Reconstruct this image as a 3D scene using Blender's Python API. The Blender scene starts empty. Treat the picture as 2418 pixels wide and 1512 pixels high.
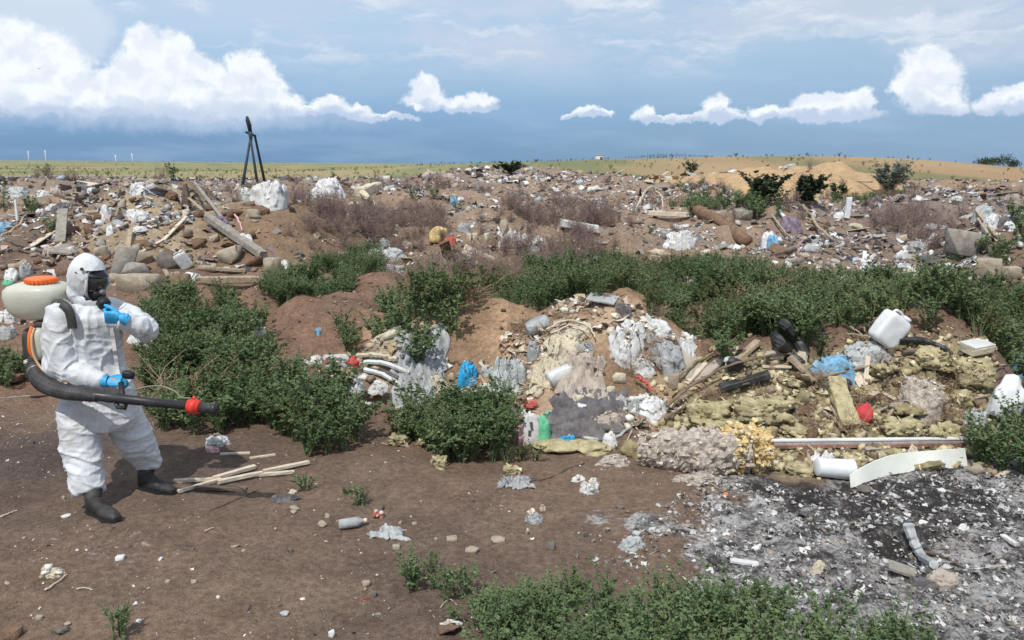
import bpy, math, random
import numpy as np
from mathutils import Vector, Matrix, Euler

# ------------------------------------------------------------------ camera, world, sun, exposure
SC = bpy.context.scene
COL = SC.collection
W0, H0, F0 = 2418.0, 1512.0, 1950.0          # measuring frame used for setting things out
CAMH = 2.5
PITCH = math.radians(10.7)
ROLL = math.radians(0.5)
cam = bpy.data.cameras.new('camera'); camo = bpy.data.objects.new('camera', cam); COL.objects.link(camo)
cam.sensor_width = 36.0; cam.lens = 36.0 * F0 / W0
cam.clip_start = 0.1; cam.clip_end = 12000
_fw = Vector((0, math.cos(PITCH), -math.sin(PITCH)))
_up0 = Vector((0, math.sin(PITCH), math.cos(PITCH)))
_rt0 = Vector((1, 0, 0))
# a positive roll lowers the horizon on the right
_rt = _rt0 * math.cos(ROLL) + _up0 * math.sin(ROLL)
_up = _up0 * math.cos(ROLL) - _rt0 * math.sin(ROLL)
m = Matrix((( _rt.x, _up.x, -_fw.x, 0), (_rt.y, _up.y, -_fw.y, 0), (_rt.z, _up.z, -_fw.z, CAMH), (0, 0, 0, 1)))
camo.matrix_world = m
SC.camera = camo

SUN_EL, SUN_AZ = math.radians(57), math.radians(22)     # shadows fall forward and a little to the right
SUN_STR = 3.5
SKY_STR = 0.1
SC.view_settings.view_transform = 'Standard'
SC.view_settings.look = 'None'
SC.view_settings.exposure = 0.08
SC.view_settings.gamma = 1.0
SC.view_settings.use_curve_mapping = False
SC.cycles.max_bounces = 6
SC.cycles.transparent_max_bounces = 12
SC.cycles.use_denoising = True

sd = Vector((math.sin(SUN_AZ) * math.cos(SUN_EL), math.cos(SUN_AZ) * math.cos(SUN_EL), -math.sin(SUN_EL)))
sl = bpy.data.lights.new('sun', 'SUN'); sl.energy = SUN_STR; sl.angle = math.radians(0.6); sl.color = (1.0, 0.965, 0.9)
so = bpy.data.objects.new('sun', sl); COL.objects.link(so)
so.rotation_euler = sd.to_track_quat('-Z', 'Y').to_euler(); so.location = (-8, -20, 30)


def raydir(px, py):
    return (_fw + _rt * ((px - W0 / 2) / F0) - _up * ((py - H0 / 2) / F0))


def azel(px, py):
    d = raydir(px, py).normalized()
    return math.degrees(math.atan2(d.x, d.y)), math.degrees(math.asin(d.z))


class NT:
    """Small helper round a node tree."""
    def __init__(s, nt):
        s.nt = nt
    def n(s, typ, ins=None, **props):
        nd = s.nt.nodes.new(typ)
        for k, v in props.items():
            setattr(nd, k, v)
        if ins:
            for k, v in ins.items():
                sock = nd.inputs[k]
                if isinstance(v, bpy.types.NodeSocket):
                    s.nt.links.new(v, sock)
                else:
                    sock.default_value = v
        return nd
    def math(s, op, a, b=None, c=None, clamp=False):
        ins = {0: a}
        if b is not None: ins[1] = b
        if c is not None: ins[2] = c
        return s.n('ShaderNodeMath', ins, operation=op, use_clamp=clamp).outputs[0]
    def vmath(s, op, a, b=None, out=0):
        ins = {0: a}
        if b is not None: ins[1] = b
        return s.n('ShaderNodeVectorMath', ins, operation=op).outputs[out]
    def mix(s, f, a, b):
        nd = s.nt.nodes.new('ShaderNodeMix'); nd.data_type = 'RGBA'
        for k, v in ((0, f), (6, a), (7, b)):
            if isinstance(v, bpy.types.NodeSocket): s.nt.links.new(v, nd.inputs[k])
            else: nd.inputs[k].default_value = v if k == 0 else (v[0], v[1], v[2], 1)
        return nd.outputs[2]
    def sstep(s, x, a, b, lo=0.0, hi=1.0):
        nd = s.n('ShaderNodeMapRange', {0: x, 1: a, 2: b, 3: lo, 4: hi}, interpolation_type='SMOOTHSTEP')
        return nd.outputs[0]
    def noise(s, vec, scale, detail=4, rough=0.55, out=0):
        return s.n('ShaderNodeTexNoise', {'Vector': vec, 'Scale': scale, 'Detail': detail, 'Roughness': rough}).outputs[out]


# cumulus clouds: centre and half sizes, in the measuring frame, turned into azimuth / elevation
CLOUDS = [(30, 110, 70, 60), (90, 160, 90, 70), (30, 190, 80, 60), (140, 205, 60, 50), (200, 235, 60, 35), (340, 112, 42, 42),
          (405, 130, 48, 45), (350, 180, 80, 60), (455, 175, 60, 45), (290, 215, 90, 45), (500, 200, 60, 45), (590, 168, 48, 40),
          (620, 210, 52, 46), (560, 230, 90, 45), (650, 245, 60, 32), (430, 235, 120, 40), (250, 250, 120, 26), (100, 240, 110, 32),
          (715, 262, 46, 14), (780, 252, 42, 22), (835, 265, 50, 16), (890, 275, 60, 10), (950, 278, 40, 7),
          (1003, 212, 36, 30), (1012, 238, 52, 22), (1085, 248, 34, 18), (1132, 240, 38, 22), (1110, 256, 60, 10),
          (1347, 272, 20, 8), (1385, 266, 32, 12), (1428, 270, 24, 9),
          (1520, 266, 26, 20), (1560, 279, 50, 10), (1620, 277, 45, 9), (1692, 250, 28, 21), (1690, 272, 62, 14), (1740, 276, 30, 7),
          (1805, 266, 35, 15), (1815, 276, 50, 8), (1918, 247, 45, 22), (1970, 240, 48, 25), (2022, 240, 38, 27), (1955, 268, 105, 17),
          (2185, 148, 44, 34), (2200, 175, 54, 38), (2170, 212, 54, 34), (2200, 235, 58, 34), (2240, 257, 30, 18),
          (2328, 252, 34, 17), (2380, 237, 50, 24), (2415, 228, 44, 24)]


def build_world():
    w = bpy.data.worlds.new('World'); SC.world = w; w.use_nodes = True
    w.node_tree.nodes.clear()
    # node group: cumulus field at an azimuth / elevation
    g = bpy.data.node_groups.new('cumulus_field', 'ShaderNodeTree')
    g.interface.new_socket('V', in_out='INPUT', socket_type='NodeSocketVector')
    g.interface.new_socket('Field', in_out='OUTPUT', socket_type='NodeSocketFloat')
    G = NT(g)
    gi = G.n('NodeGroupInput'); go = G.n('NodeGroupOutput')
    v = gi.outputs[0]
    acc = None
    for (px, py, rx, ry) in CLOUDS:
        a, e = azel(px, py)
        k = 57.3 / F0 * 1.16
        d = G.vmath('SUBTRACT', v, (a, e, 0))
        d = G.vmath('MULTIPLY', d, (1 / (rx * k), 1 / (ry * k), 0))
        L = G.vmath('LENGTH', d, out=1)
        acc = L if acc is None else G.math('SMOOTH_MIN', acc, L, 0.25)
    f = G.math('SUBTRACT', 1.0, acc)
    g.links.new(f, go.inputs[0])

    T = NT(w.node_tree)
    tc = T.n('ShaderNodeTexCoord')
    sep = T.n('ShaderNodeSeparateXYZ', {0: tc.outputs['Generated']})
    az = T.math('MULTIPLY', T.math('ARCTAN2', sep.outputs[0], sep.outputs[1]), 57.2958)
    el = T.math('MULTIPLY', T.math('ARCSINE', sep.outputs[2]), 57.2958)
    ae = T.n('ShaderNodeCombineXYZ', {0: az, 1: el, 2: 0.0}).outputs[0]
    nz = T.noise(ae, 0.55, 6, 0.6, 1)
    nz2 = T.noise(ae, 2.0, 5, 0.6, 1)
    off = T.vmath('MULTIPLY', T.vmath('SUBTRACT', nz, (0.5, 0.5, 0.5)), (1.9, 1.6, 0))
    off2 = T.vmath('MULTIPLY', T.vmath('SUBTRACT', nz2, (0.5, 0.5, 0.5)), (0.6, 0.6, 0))
    vd = T.vmath('ADD', T.vmath('ADD', ae, off), off2)

    def field(vec):
        nd = w.node_tree.nodes.new('ShaderNodeGroup'); nd.node_tree = g
        w.node_tree.links.new(vec, nd.inputs[0]); return nd.outputs[0]
    f0 = field(vd)
    fu = field(T.vmath('ADD', vd, (-0.12, 0.55, 0)))
    fd = field(T.vmath('ADD', vd, (0.12, -0.75, 0)))
    mask = T.sstep(T.math('ADD', f0, T.math('MULTIPLY', T.math('SUBTRACT', T.noise(ae, 1.6, 6, 0.7), 0.5), 0.5)), -0.06, 0.34)
    rel = T.math('SUBTRACT', fd, fu)
    lit = T.sstep(rel, -1.15, 0.05)
    # billows
    b1 = T.noise(vd, 0.6, 5, 0.5); b2 = T.noise(T.vmath('ADD', vd, (-0.2, 0.6, 0)), 0.6, 5, 0.5)
    bil = T.sstep(T.math('SUBTRACT', b1, b2), -0.16, 0.12)
    lit2 = T.math('MULTIPLY', lit, T.math('ADD', 0.62, T.math('MULTIPLY', bil, 0.38)))
    ccol = T.mix(lit2, (5.2, 6.2, 7.9), (9.1, 9.5, 9.9))

    # clear and stormy blue behind
    sky = T.n('ShaderNodeTexSky', sky_type='NISHITA', sun_disc=False, sun_elevation=SUN_EL,
              sun_rotation=math.pi + SUN_AZ, altitude=100, air_density=1.0, dust_density=1.0, ozone_density=1.0).outputs[0]
    ramp = T.n('ShaderNodeValToRGB', {0: T.math('DIVIDE', el, 30.0)})
    cr = ramp.color_ramp
    pts = [(-0.02, (0.155, 0.305, 0.50)), (0.03, (0.155, 0.305, 0.51)), (0.09, (0.195, 0.365, 0.60)), (0.16, (0.30, 0.48, 0.71)),
           (0.26, (0.45, 0.61, 0.80)), (0.40, (0.52, 0.67, 0.84)), (1.0, (0.58, 0.71, 0.86))]
    while len(cr.elements) < len(pts): cr.elements.new(0.5)
    for e_, (p_, c_) in zip(cr.elements, pts):
        e_.position = max(p_, 0); e_.color = (c_[0], c_[1], c_[2], 1)
    rampx = T.vmath('MULTIPLY', ramp.outputs[0], (10, 10, 10))
    # paler towards the right
    rt_ = T.sstep(az, -20, 30)
    rampx = T.mix(T.math('MULTIPLY', rt_, 0.42), rampx, (3.3, 4.7, 6.2))
    base = T.mix(0.92, sky, rampx)
    # soft rain shafts and layers
    lay = T.noise(T.vmath('MULTIPLY', ae, (0.10, 0.55, 1)), 1.0, 5, 0.55)
    base = T.mix(T.math('MULTIPLY', T.sstep(lay, 0.42, 0.72), 0.30), base, (4.3, 5.7, 7.6))
    # high thin layer
    st = T.noise(T.vmath('MULTIPLY', T.vmath('ADD', ae, T.vmath('MULTIPLY', off, (0.8, 0.8, 0))), (0.060, 0.24, 1)), 1.0, 7, 0.58)
    hi = T.math('MULTIPLY', T.sstep(st, 0.40, 0.58), T.sstep(el, 4.2, 8.5))
    hi = T.math('MULTIPLY', hi, T.sstep(az, -19, -4, 0.25, 1.0))
    base = T.mix(T.math('MULTIPLY', hi, 0.8), base, (5.7, 6.4, 7.7))
    st2 = T.noise(T.vmath('MULTIPLY', T.vmath('ADD', ae, off), (0.10, 0.42, 1)), 1.3, 7, 0.6)
    base = T.mix(T.math('MULTIPLY', T.math('MULTIPLY', T.sstep(st2, 0.48, 0.68), T.sstep(el, 5.0, 8.0)), 0.75), base, (7.7, 8.1, 8.8))
    # pale anvil behind the left bank
    a_, e_ = azel(110, 60)
    dd = T.vmath('LENGTH', T.vmath('MULTIPLY', T.vmath('SUBTRACT', vd, (a_, e_, 0)), (1 / 4.0, 1 / 3.0, 0)), out=1)
    base = T.mix(T.math('MULTIPLY', T.sstep(dd, 1.0, 0.72), 0.68), base, (6.6, 7.4, 8.6))
    # grey skirt under the left bank
    a_, e_ = azel(420, 272)
    dd = T.vmath('LENGTH', T.vmath('MULTIPLY', T.vmath('SUBTRACT', vd, (a_, e_, 0)), (1 / 15.0, 1 / 1.25, 0)), out=1)
    base = T.mix(T.math('MULTIPLY', T.sstep(dd, 1.1, 0.35), 0.75), base, (4.6, 5.7, 7.6))
    col = T.mix(T.math('MULTIPLY', mask, 0.97), base, ccol)
    bg = T.n('ShaderNodeBackground', {0: col, 1: SKY_STR})
    out = T.n('ShaderNodeOutputWorld', {0: bg.outputs[0]})
    w.cycles.sampling_method = 'MANUAL'; w.cycles.sample_map_resolution = 512


build_world()

# ------------------------------------------------------------------ numeric helpers
def _hash(i, j, k=0, s=0):
    with np.errstate(over='ignore'):
        n = (i.astype(np.int64) * 374761393 + j.astype(np.int64) * 668265263 + np.asarray(k, dtype=np.int64) * 2147483647 + s * 974634777) & 0xffffffff
        n = ((n ^ (n >> 13)) * 1274126177) & 0xffffffff
        n = ((n ^ (n >> 16)) * 2246822519) & 0xffffffff
        n = n ^ (n >> 15)
    return (n & 0xffffff) / float(0xffffff) * 2 - 1


def vn2(x, y, s=0):
    x = np.asarray(x, float); y = np.asarray(y, float)
    xi = np.floor(x); yi = np.floor(y); fx = x - xi; fy = y - yi
    fx = fx * fx * fx * (fx * (fx * 6 - 15) + 10); fy = fy * fy * fy * (fy * (fy * 6 - 15) + 10)
    a = _hash(xi, yi, 0, s); b = _hash(xi + 1, yi, 0, s); c = _hash(xi, yi + 1, 0, s); d = _hash(xi + 1, yi + 1, 0, s)
    return (a + (b - a) * fx) * (1 - fy) + (c + (d - c) * fx) * fy


def fbm2(x, y, oct=4, s=0, gain=0.5):
    t = 0; a = 1.0; n = 0
    for o in range(oct):
        t = t + a * vn2(x, y, s + o); n += a; a *= gain
        x, y = (x * 1.62 + y * 1.18 + 3.1, -x * 1.18 + y * 1.62 + 1.7)
    return t / n * 1.5


def vn3(p, s=0):
    p = np.asarray(p, float); pi = np.floor(p); f = p - pi; f = f * f * (3 - 2 * f)
    i, j, k = pi[:, 0], pi[:, 1], pi[:, 2]
    def h(a, b, c): return _hash(i + a, j + b, (k + c), s)
    x0 = h(0, 0, 0) * (1 - f[:, 0]) + h(1, 0, 0) * f[:, 0]; x1 = h(0, 1, 0) * (1 - f[:, 0]) + h(1, 1, 0) * f[:, 0]
    x2 = h(0, 0, 1) * (1 - f[:, 0]) + h(1, 0, 1) * f[:, 0]; x3 = h(0, 1, 1) * (1 - f[:, 0]) + h(1, 1, 1) * f[:, 0]
    y0 = x0 * (1 - f[:, 1]) + x1 * f[:, 1]; y1 = x2 * (1 - f[:, 1]) + x3 * f[:, 1]
    return y0 * (1 - f[:, 2]) + y1 * f[:, 2]


def fbm3(p, oct=3, s=0):
    t = 0; a = 1.0; n = 0; p = np.asarray(p, float)
    R = np.array([[0.8, 0.6, 0], [-0.48, 0.64, 0.6], [0.36, -0.48, 0.8]]) * 2.03
    for o in range(oct):
        t = t + a * vn3(p, s + o); n += a; a *= 0.5; p = p @ R.T + 1.3
    return t / n * 1.4


def mesh_np(name, V, F, smooth=False):
    V = np.asarray(V, dtype=np.float32); F = np.asarray(F, dtype=np.int32)
    k = F.shape[1]
    me = bpy.data.meshes.new(name)
    me.vertices.add(len(V)); me.vertices.foreach_set('co', V.ravel())
    me.loops.add(F.size); me.loops.foreach_set('vertex_index', F.ravel())
    me.polygons.add(len(F)); me.polygons.foreach_set('loop_start', np.arange(0, F.size, k, dtype=np.int32))
    me.update(calc_edges=True); me.validate()
    if smooth: me.polygons.foreach_set('use_smooth', np.ones(len(F), dtype=bool))
    return me


def put_colors(me, C, name='Col'):
    C = np.asarray(C, dtype=np.float32)
    if C.shape[1] == 3: C = np.hstack([C, np.ones((len(C), 1), np.float32)])
    at = me.color_attributes.new(name, 'FLOAT_COLOR', 'POINT'); at.data.foreach_set('color', C.ravel())


def lin(r, g, b):
    f = lambda c: (c / 255 / 12.92) if c / 255 <= 0.04045 else ((c / 255 + 0.055) / 1.055) ** 2.4
    return (f(r), f(g), f(b))


# ------------------------------------------------------------------ the lie of the land
# bumps: x centre (measuring frame), distance, half width in the measuring frame, half depth m, height, sharpness
def wx(px, D): return (px - W0 / 2) / F0 * (D * 0.983 + 0.3)
BUMPS = []
def bump(px, D, wpx, dm, h, p=1.3, rot=0.0):
    BUMPS.append((wx(px, D), D, wpx / F0 * D, dm, h, p, rot))
# left rubble heap
bump(410, 18.3, 240, 2.9, 0.95, 1.2); bump(640, 18.2, 150, 2.3, 0.55, 1.3); bump(470, 21.5, 170, 2.5, 0.75)
bump(130, 20, 190, 2.5, 0.7); bump(60, 26, 160, 3, 0.6); bump(800, 21, 150, 3, 0.65)
# low red-brown heaps behind the weeds
bump(770, 11.9, 125, 0.9, 0.42, 1.6); bump(885, 13.6, 85, 0.9, 0.42, 1.6); bump(590, 12.6, 70, 0.8, 0.32, 1.6); bump(905, 11.2, 60, .7, .25)
# middle heap
bump(945, 9.0, 130, 0.8, 0.55, 1.5); bump(1125, 9.3, 120, 0.95, 0.74, 1.4); bump(1390, 9.3, 190, 1.15, 0.86, 1.4); bump(1540, 8.9, 130, 0.9, 0.38, 1.5)
bump(1350, 8.3, 200, 0.8, 0.22, 1.4)
# insulation heap
bump(1780, 8.8, 170, 0.95, 0.58, 1.4); bump(2090, 8.9, 200, 1.05, 0.80, 1.4); bump(2280, 8.7, 110, 0.9, 0.46, 1.5); bump(1940, 8.2, 250, 0.8, 0.12)
# mid and far banks of the dump
bump(1250, 22, 300, 3.5, 0.6); bump(1330, 30, 240, 3.2, 0.85); bump(950, 28, 180, 3, 0.7); bump(2180, 27, 200, 3, 0.75); bump(200, 26, 170, 3, 0.5); bump(1620, 33, 160, 3, 0.8); bump(700, 25, 110, 2.5, 0.5); bump(1900, 22, 140, 2.2, 0.5); bump(1050, 36, 120, 3, 0.7); bump(2380, 32, 120, 3, 0.6); bump(1700, 24, 330, 3.5, 0.45); bump(2150, 21, 320, 3, 0.35); bump(2330, 18.5, 110, 1.6, 0.5)
bump(1160, 52, 270, 7, 1.15, 1.2); bump(1450, 44, 200, 6, 0.55); bump(800, 42, 190, 5, 0.5); bump(630, 36, 110, 4, 0.55)

bump(1820, 44, 170, 3.5, 0.95, 1.3); bump(1975, 43, 150, 3.5, 0.9, 1.4); bump(1690, 47, 120, 3, 0.75); bump(2250, 36, 190, 5, 0.4)
# rising ground beyond on the right
bump(1560, 150, 620, 50, 2.2, 1.0); bump(1950, 150, 520, 45, 2.3, 1.0); bump(1120, 190, 330, 45, 1.6, 1.0); bump(2250, 120, 300, 30, 0.9, 1.0)


def H(x, y, fine=True):
    x = np.asarray(x, float); y = np.asarray(y, float)
    z = np.interp(y, [0, 8.2, 11.5, 16, 25, 45, 72, 105, 4000], [0, 0, 0.12, 0.32, 0.72, 1.0, 0.95, 0.0, 0.0])
    wb = 0.0
    for (cx, cy, rx, ry, h, p, rot) in BUMPS:
        q = ((x - cx) / rx) ** 2 + ((y - cy) / ry) ** 2
        g = np.exp(-np.power(q, p))
        z = z + h * g
    dump = np.clip((y - 13.5) / 6, 0, 1) * np.clip((95 - y) / 30, 0, 1)
    dump = dump * (1 - 0.65 * np.clip((y - 24) / 8, 0, 1) * np.clip((0.02 - x / np.maximum(y, 1)) / 0.2, 0, 1))
    z = z + dump * (0.36 * fbm2(x / 3.0, y / 4.5, 3, 11) + 0.17 * fbm2(x / 0.9, y / 1.1, 3, 21))
    mid = np.clip((y - 7.4) / 1.2, 0, 1) * np.clip((20 - y) / 6, 0, 1)
    z = z + mid * (0.105 * fbm2(x / 0.55, y / 0.6, 4, 31))
    near = np.clip((9 - y) / 2, 0, 1)
    z = z + near * (0.028 * fbm2(x / 0.9, y / 0.9, 4, 41))
    # crater rim in the ashes
    q = ((x - 2.75) / 0.42) ** 2 + ((y - 5.05) / 0.22) ** 2
    z = z - 0.09 * np.exp(-q ** 1.5) + 0.05 * np.exp(-((np.sqrt(q) - 1.6) / 0.5) ** 2) * near
    ashy = np.clip((x - 0.9) / 0.5, 0, 1) * np.clip((6.9 - y) / 0.4, 0, 1)
    z = z + ashy * 0.030 * np.abs(fbm2(x / 0.14, y / 0.14, 3, 61))
    if fine:
        z = z + 0.010 * fbm2(x / 0.16, y / 0.16, 3, 51) * np.clip((14 - y) / 6, 0.3, 1)
    return z


def Hs(x, y): return float(H(np.array([x]), np.array([y]))[0])


_TS = 2.2 * np.power(1.012, np.arange(0, 520))
def hit(px, py):
    d = raydir(px, py)
    xs = d.x * _TS; ys = d.y * _TS; zs = CAMH + d.z * _TS
    below = np.nonzero(zs < H(xs, ys))[0]
    if len(below) == 0:
        i = len(_TS) - 1; t = _TS[i]
        return Vector((d.x * t, d.y * t, Hs(d.x * t, d.y * t)))
    i = below[0]
    lo = _TS[max(i - 1, 0)]; hi = _TS[i]
    tt = np.linspace(lo, hi, 24)
    b = np.nonzero(CAMH + d.z * tt < H(d.x * tt, d.y * tt))[0]
    t = tt[b[0]] if len(b) else hi
    return Vector((d.x * t, d.y * t, CAMH + d.z * t))


def depth_of(p):
    return (Vector(p) - Vector((0, 0, CAMH))).dot(_fw)


def mpp(p):
    """metres per measuring-frame unit at p"""
    return depth_of(p) / F0


def at_depth(px, py, Y):
    d = raydir(px, py); t = Y / d.y
    return Vector((d.x * t, d.y * t, CAMH + d.z * t))


def poly_world(poly):
    return np.array([[*hit(*p)][:2] for p in poly])


def in_poly(x, y, P):
    x = np.asarray(x); y = np.asarray(y)
    inside = np.zeros(x.shape, bool); n = len(P); j = n - 1
    for i in range(n):
        xi, yi = P[i]; xj, yj = P[j]
        c = ((yi > y) != (yj > y)) & (x < (xj - xi) * (y - yi) / (yj - yi + 1e-12) + xi)
        inside ^= c; j = i
    return inside


def soft_poly(x, y, P, soft):
    """1 inside, fading to 0 across soft metres, with a ragged edge"""
    d = np.full(x.shape, 1e9); n = len(P)
    for i in range(n):
        ax, ay = P[i - 1]; bx, by = P[i]
        vx, vy = bx - ax, by - ay; L = vx * vx + vy * vy + 1e-12
        t = np.clip(((x - ax) * vx + (y - ay) * vy) / L, 0, 1)
        d = np.minimum(d, np.hypot(x - ax - t * vx, y - ay - t * vy))
    s = np.where(in_poly(x, y, P), d, -d)
    s = s + soft * 0.9 * fbm2(x / soft * 0.8, y / soft * 0.8, 3, 77)
    return np.clip(s / soft + 0.5, 0, 1)


# ------------------------------------------------------------------ materials
_MC = {}
def M(name, col, rough=0.8, var=0.22, scale=9.0, bump=0.25, bscale=40.0, dirt=0.0, dirtcol=(0.16, 0.11, 0.075), spec=0.3,
      trans=0.0, alpha=1.0, metal=0.0, sub=0.0, attr=False, world=False, dscale=5.0):
    if name in _MC: return _MC[name]
    m = bpy.data.materials.new(name); m.use_nodes = True; m.node_tree.nodes.clear(); _MC[name] = m
    T = NT(m.node_tree)
    tc = T.n('ShaderNodeTexCoord')
    vec = T.n('ShaderNodeNewGeometry').outputs['Position'] if world else tc.outputs['Object']
    if attr:
        base = T.n('ShaderNodeAttribute', attribute_name='Col').outputs['Color']
    else:
        base = T.n('ShaderNodeRGB').outputs[0]; base.default_value = (*col, 1)
    n1 = T.noise(vec, scale, 5, 0.6)
    k = T.sstep(n1, 0.3, 0.7, 1 - var, 1 + var)
    c = T.vmath('SCALE', base); c.node.inputs[3].default_value = 1; m.node_tree.links.new(k, c.node.inputs[3])
    if dirt > 0:
        n2 = T.noise(vec, dscale, 6, 0.65)
        c = T.mix(T.math('MULTIPLY', T.sstep(n2, 0.45, 0.68), dirt), c, dirtcol)
    b = T.n('ShaderNodeBsdfPrincipled', {'Base Color': c, 'Roughness': rough, 'Metallic': metal, 'Specular IOR Level': spec})
    if bump > 0:
        bn = T.noise(vec, bscale, 5, 0.65)
        bp = T.n('ShaderNodeBump', {'Strength': bump, 'Distance': 0.02, 'Height': bn})
        m.node_tree.links.new(bp.outputs[0], b.inputs['Normal'])
    sh = b.outputs[0]
    if trans > 0:
        tr = T.n('ShaderNodeBsdfTranslucent', {0: c})
        mx = T.n('ShaderNodeMixShader', {0: trans, 1: sh, 2: tr.outputs[0]}); sh = mx.outputs[0]
    if alpha < 1:
        tp = T.n('ShaderNodeBsdfTransparent')
        mx = T.n('ShaderNodeMixShader', {0: alpha, 1: tp.outputs[0], 2: sh}); sh = mx.outputs[0]
    T.n('ShaderNodeOutputMaterial', {0: sh})
    return m


# ------------------------------------------------------------------ object helpers
def link(o, parent=None):
    COL.objects.link(o)
    if parent is not None: o.parent = parent
    return o


def tag(o, label=None, cat=None, group=None, kind=None):
    if label: o['label'] = label
    if cat: o['category'] = cat
    if group: o['group'] = group
    if kind: o['kind'] = kind
    return o


def thing(name, loc, label, cat, group=None):
    o = bpy.data.objects.new(name, None); o.empty_display_size = 0.05
    link(o); o.location = loc
    return tag(o, label, cat, group)


def part(name, V, F, mat, parent, origin=None, smooth=True):
    """a mesh given in world coordinates, put under parent (all parents are unrotated)"""
    o0 = origin
    if o0 is None:
        q = parent; o0 = Vector((0, 0, 0))
        while q is not None: o0 = o0 + Vector(q.location); q = q.parent
    V = np.asarray(V, float) - np.array(o0)
    if isinstance(F, np.ndarray): me = mesh_np(name, V, F, smooth)
    else:
        me = bpy.data.meshes.new(name); me.from_pydata([tuple(v) for v in V], [], F); me.update()
        if smooth: me.polygons.foreach_set('use_smooth', [True] * len(me.polygons))
    for q in (mat if isinstance(mat, (list, tuple)) else [mat]): me.materials.append(q)
    o = bpy.data.objects.new(name, me)
    return link(o, parent)


def single(name, V, F, mat, label, cat, group=None, smooth=False):
    V = np.asarray(V, float)
    org = np.array([V[:, 0].mean(), V[:, 1].mean(), V[:, 2].min()])
    if isinstance(F, np.ndarray): me = mesh_np(name, V - org, F, smooth)
    else:
        me = bpy.data.meshes.new(name); me.from_pydata([tuple(v) for v in V - org], [], F); me.update()
        if smooth: me.polygons.foreach_set('use_smooth', [True] * len(me.polygons))
    me.materials.append(mat)
    o = bpy.data.objects.new(name, me); link(o); o.location = org
    return tag(o, label, cat, group)


# ------------------------------------------------------------------ shapes (arrays of vertices and faces)
_ICO = {}
def ico(sub):
    if sub in _ICO: return _ICO[sub]
    import bmesh
    bm = bmesh.new(); bmesh.ops.create_icosphere(bm, subdivisions=sub, radius=1.0)
    V = np.array([v.co[:] for v in bm.verts]); F = np.array([[v.index for v in f.verts] for f in bm.faces], dtype=np.int32)
    bm.free(); _ICO[sub] = (V, F); return V, F


def rotm(e): return np.array(Euler(e).to_matrix())


def lump(w, d, h, seed, sub=3, rough=0.35, freq=1.6, crease=0.3):
    """crumpled bag or soft bundle; sits on z = 0"""
    V, F = ico(sub); s = seed * 7.13
    n = fbm3(V * freq + s, 3, seed)
    rs = np.random.RandomState(seed)
    def pits(k):
        Q = rs.normal(size=(k, 3)); Q /= np.linalg.norm(Q, axis=1)[:, None]
        D = np.sort(np.linalg.norm((V + 0.10 * np.stack([vn3(V * 3 + s), vn3(V * 3 + s + 5), vn3(V * 3 + s + 9)], 1))[:, None] - Q[None], axis=2), axis=1)
        return D[:, 0] * math.sqrt(k) / 2 - 0.45
    r = 1 + rough * n + crease * 1.15 * pits(15) + crease * 0.60 * pits(60) - crease * 0.3 * np.abs(vn3(V * 7 + s))
    if sub > 3: r = r + crease * 0.28 * pits(200)
    P = V * r[:, None]
    P[:, 2] = np.where(P[:, 2] < -0.45, -0.45 + (P[:, 2] + 0.45) * 0.15, P[:, 2])
    P = P * np.array([w / 2, d / 2, h * 0.66])
    P[:, 2] -= P[:, 2].min()
    return P, F


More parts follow.
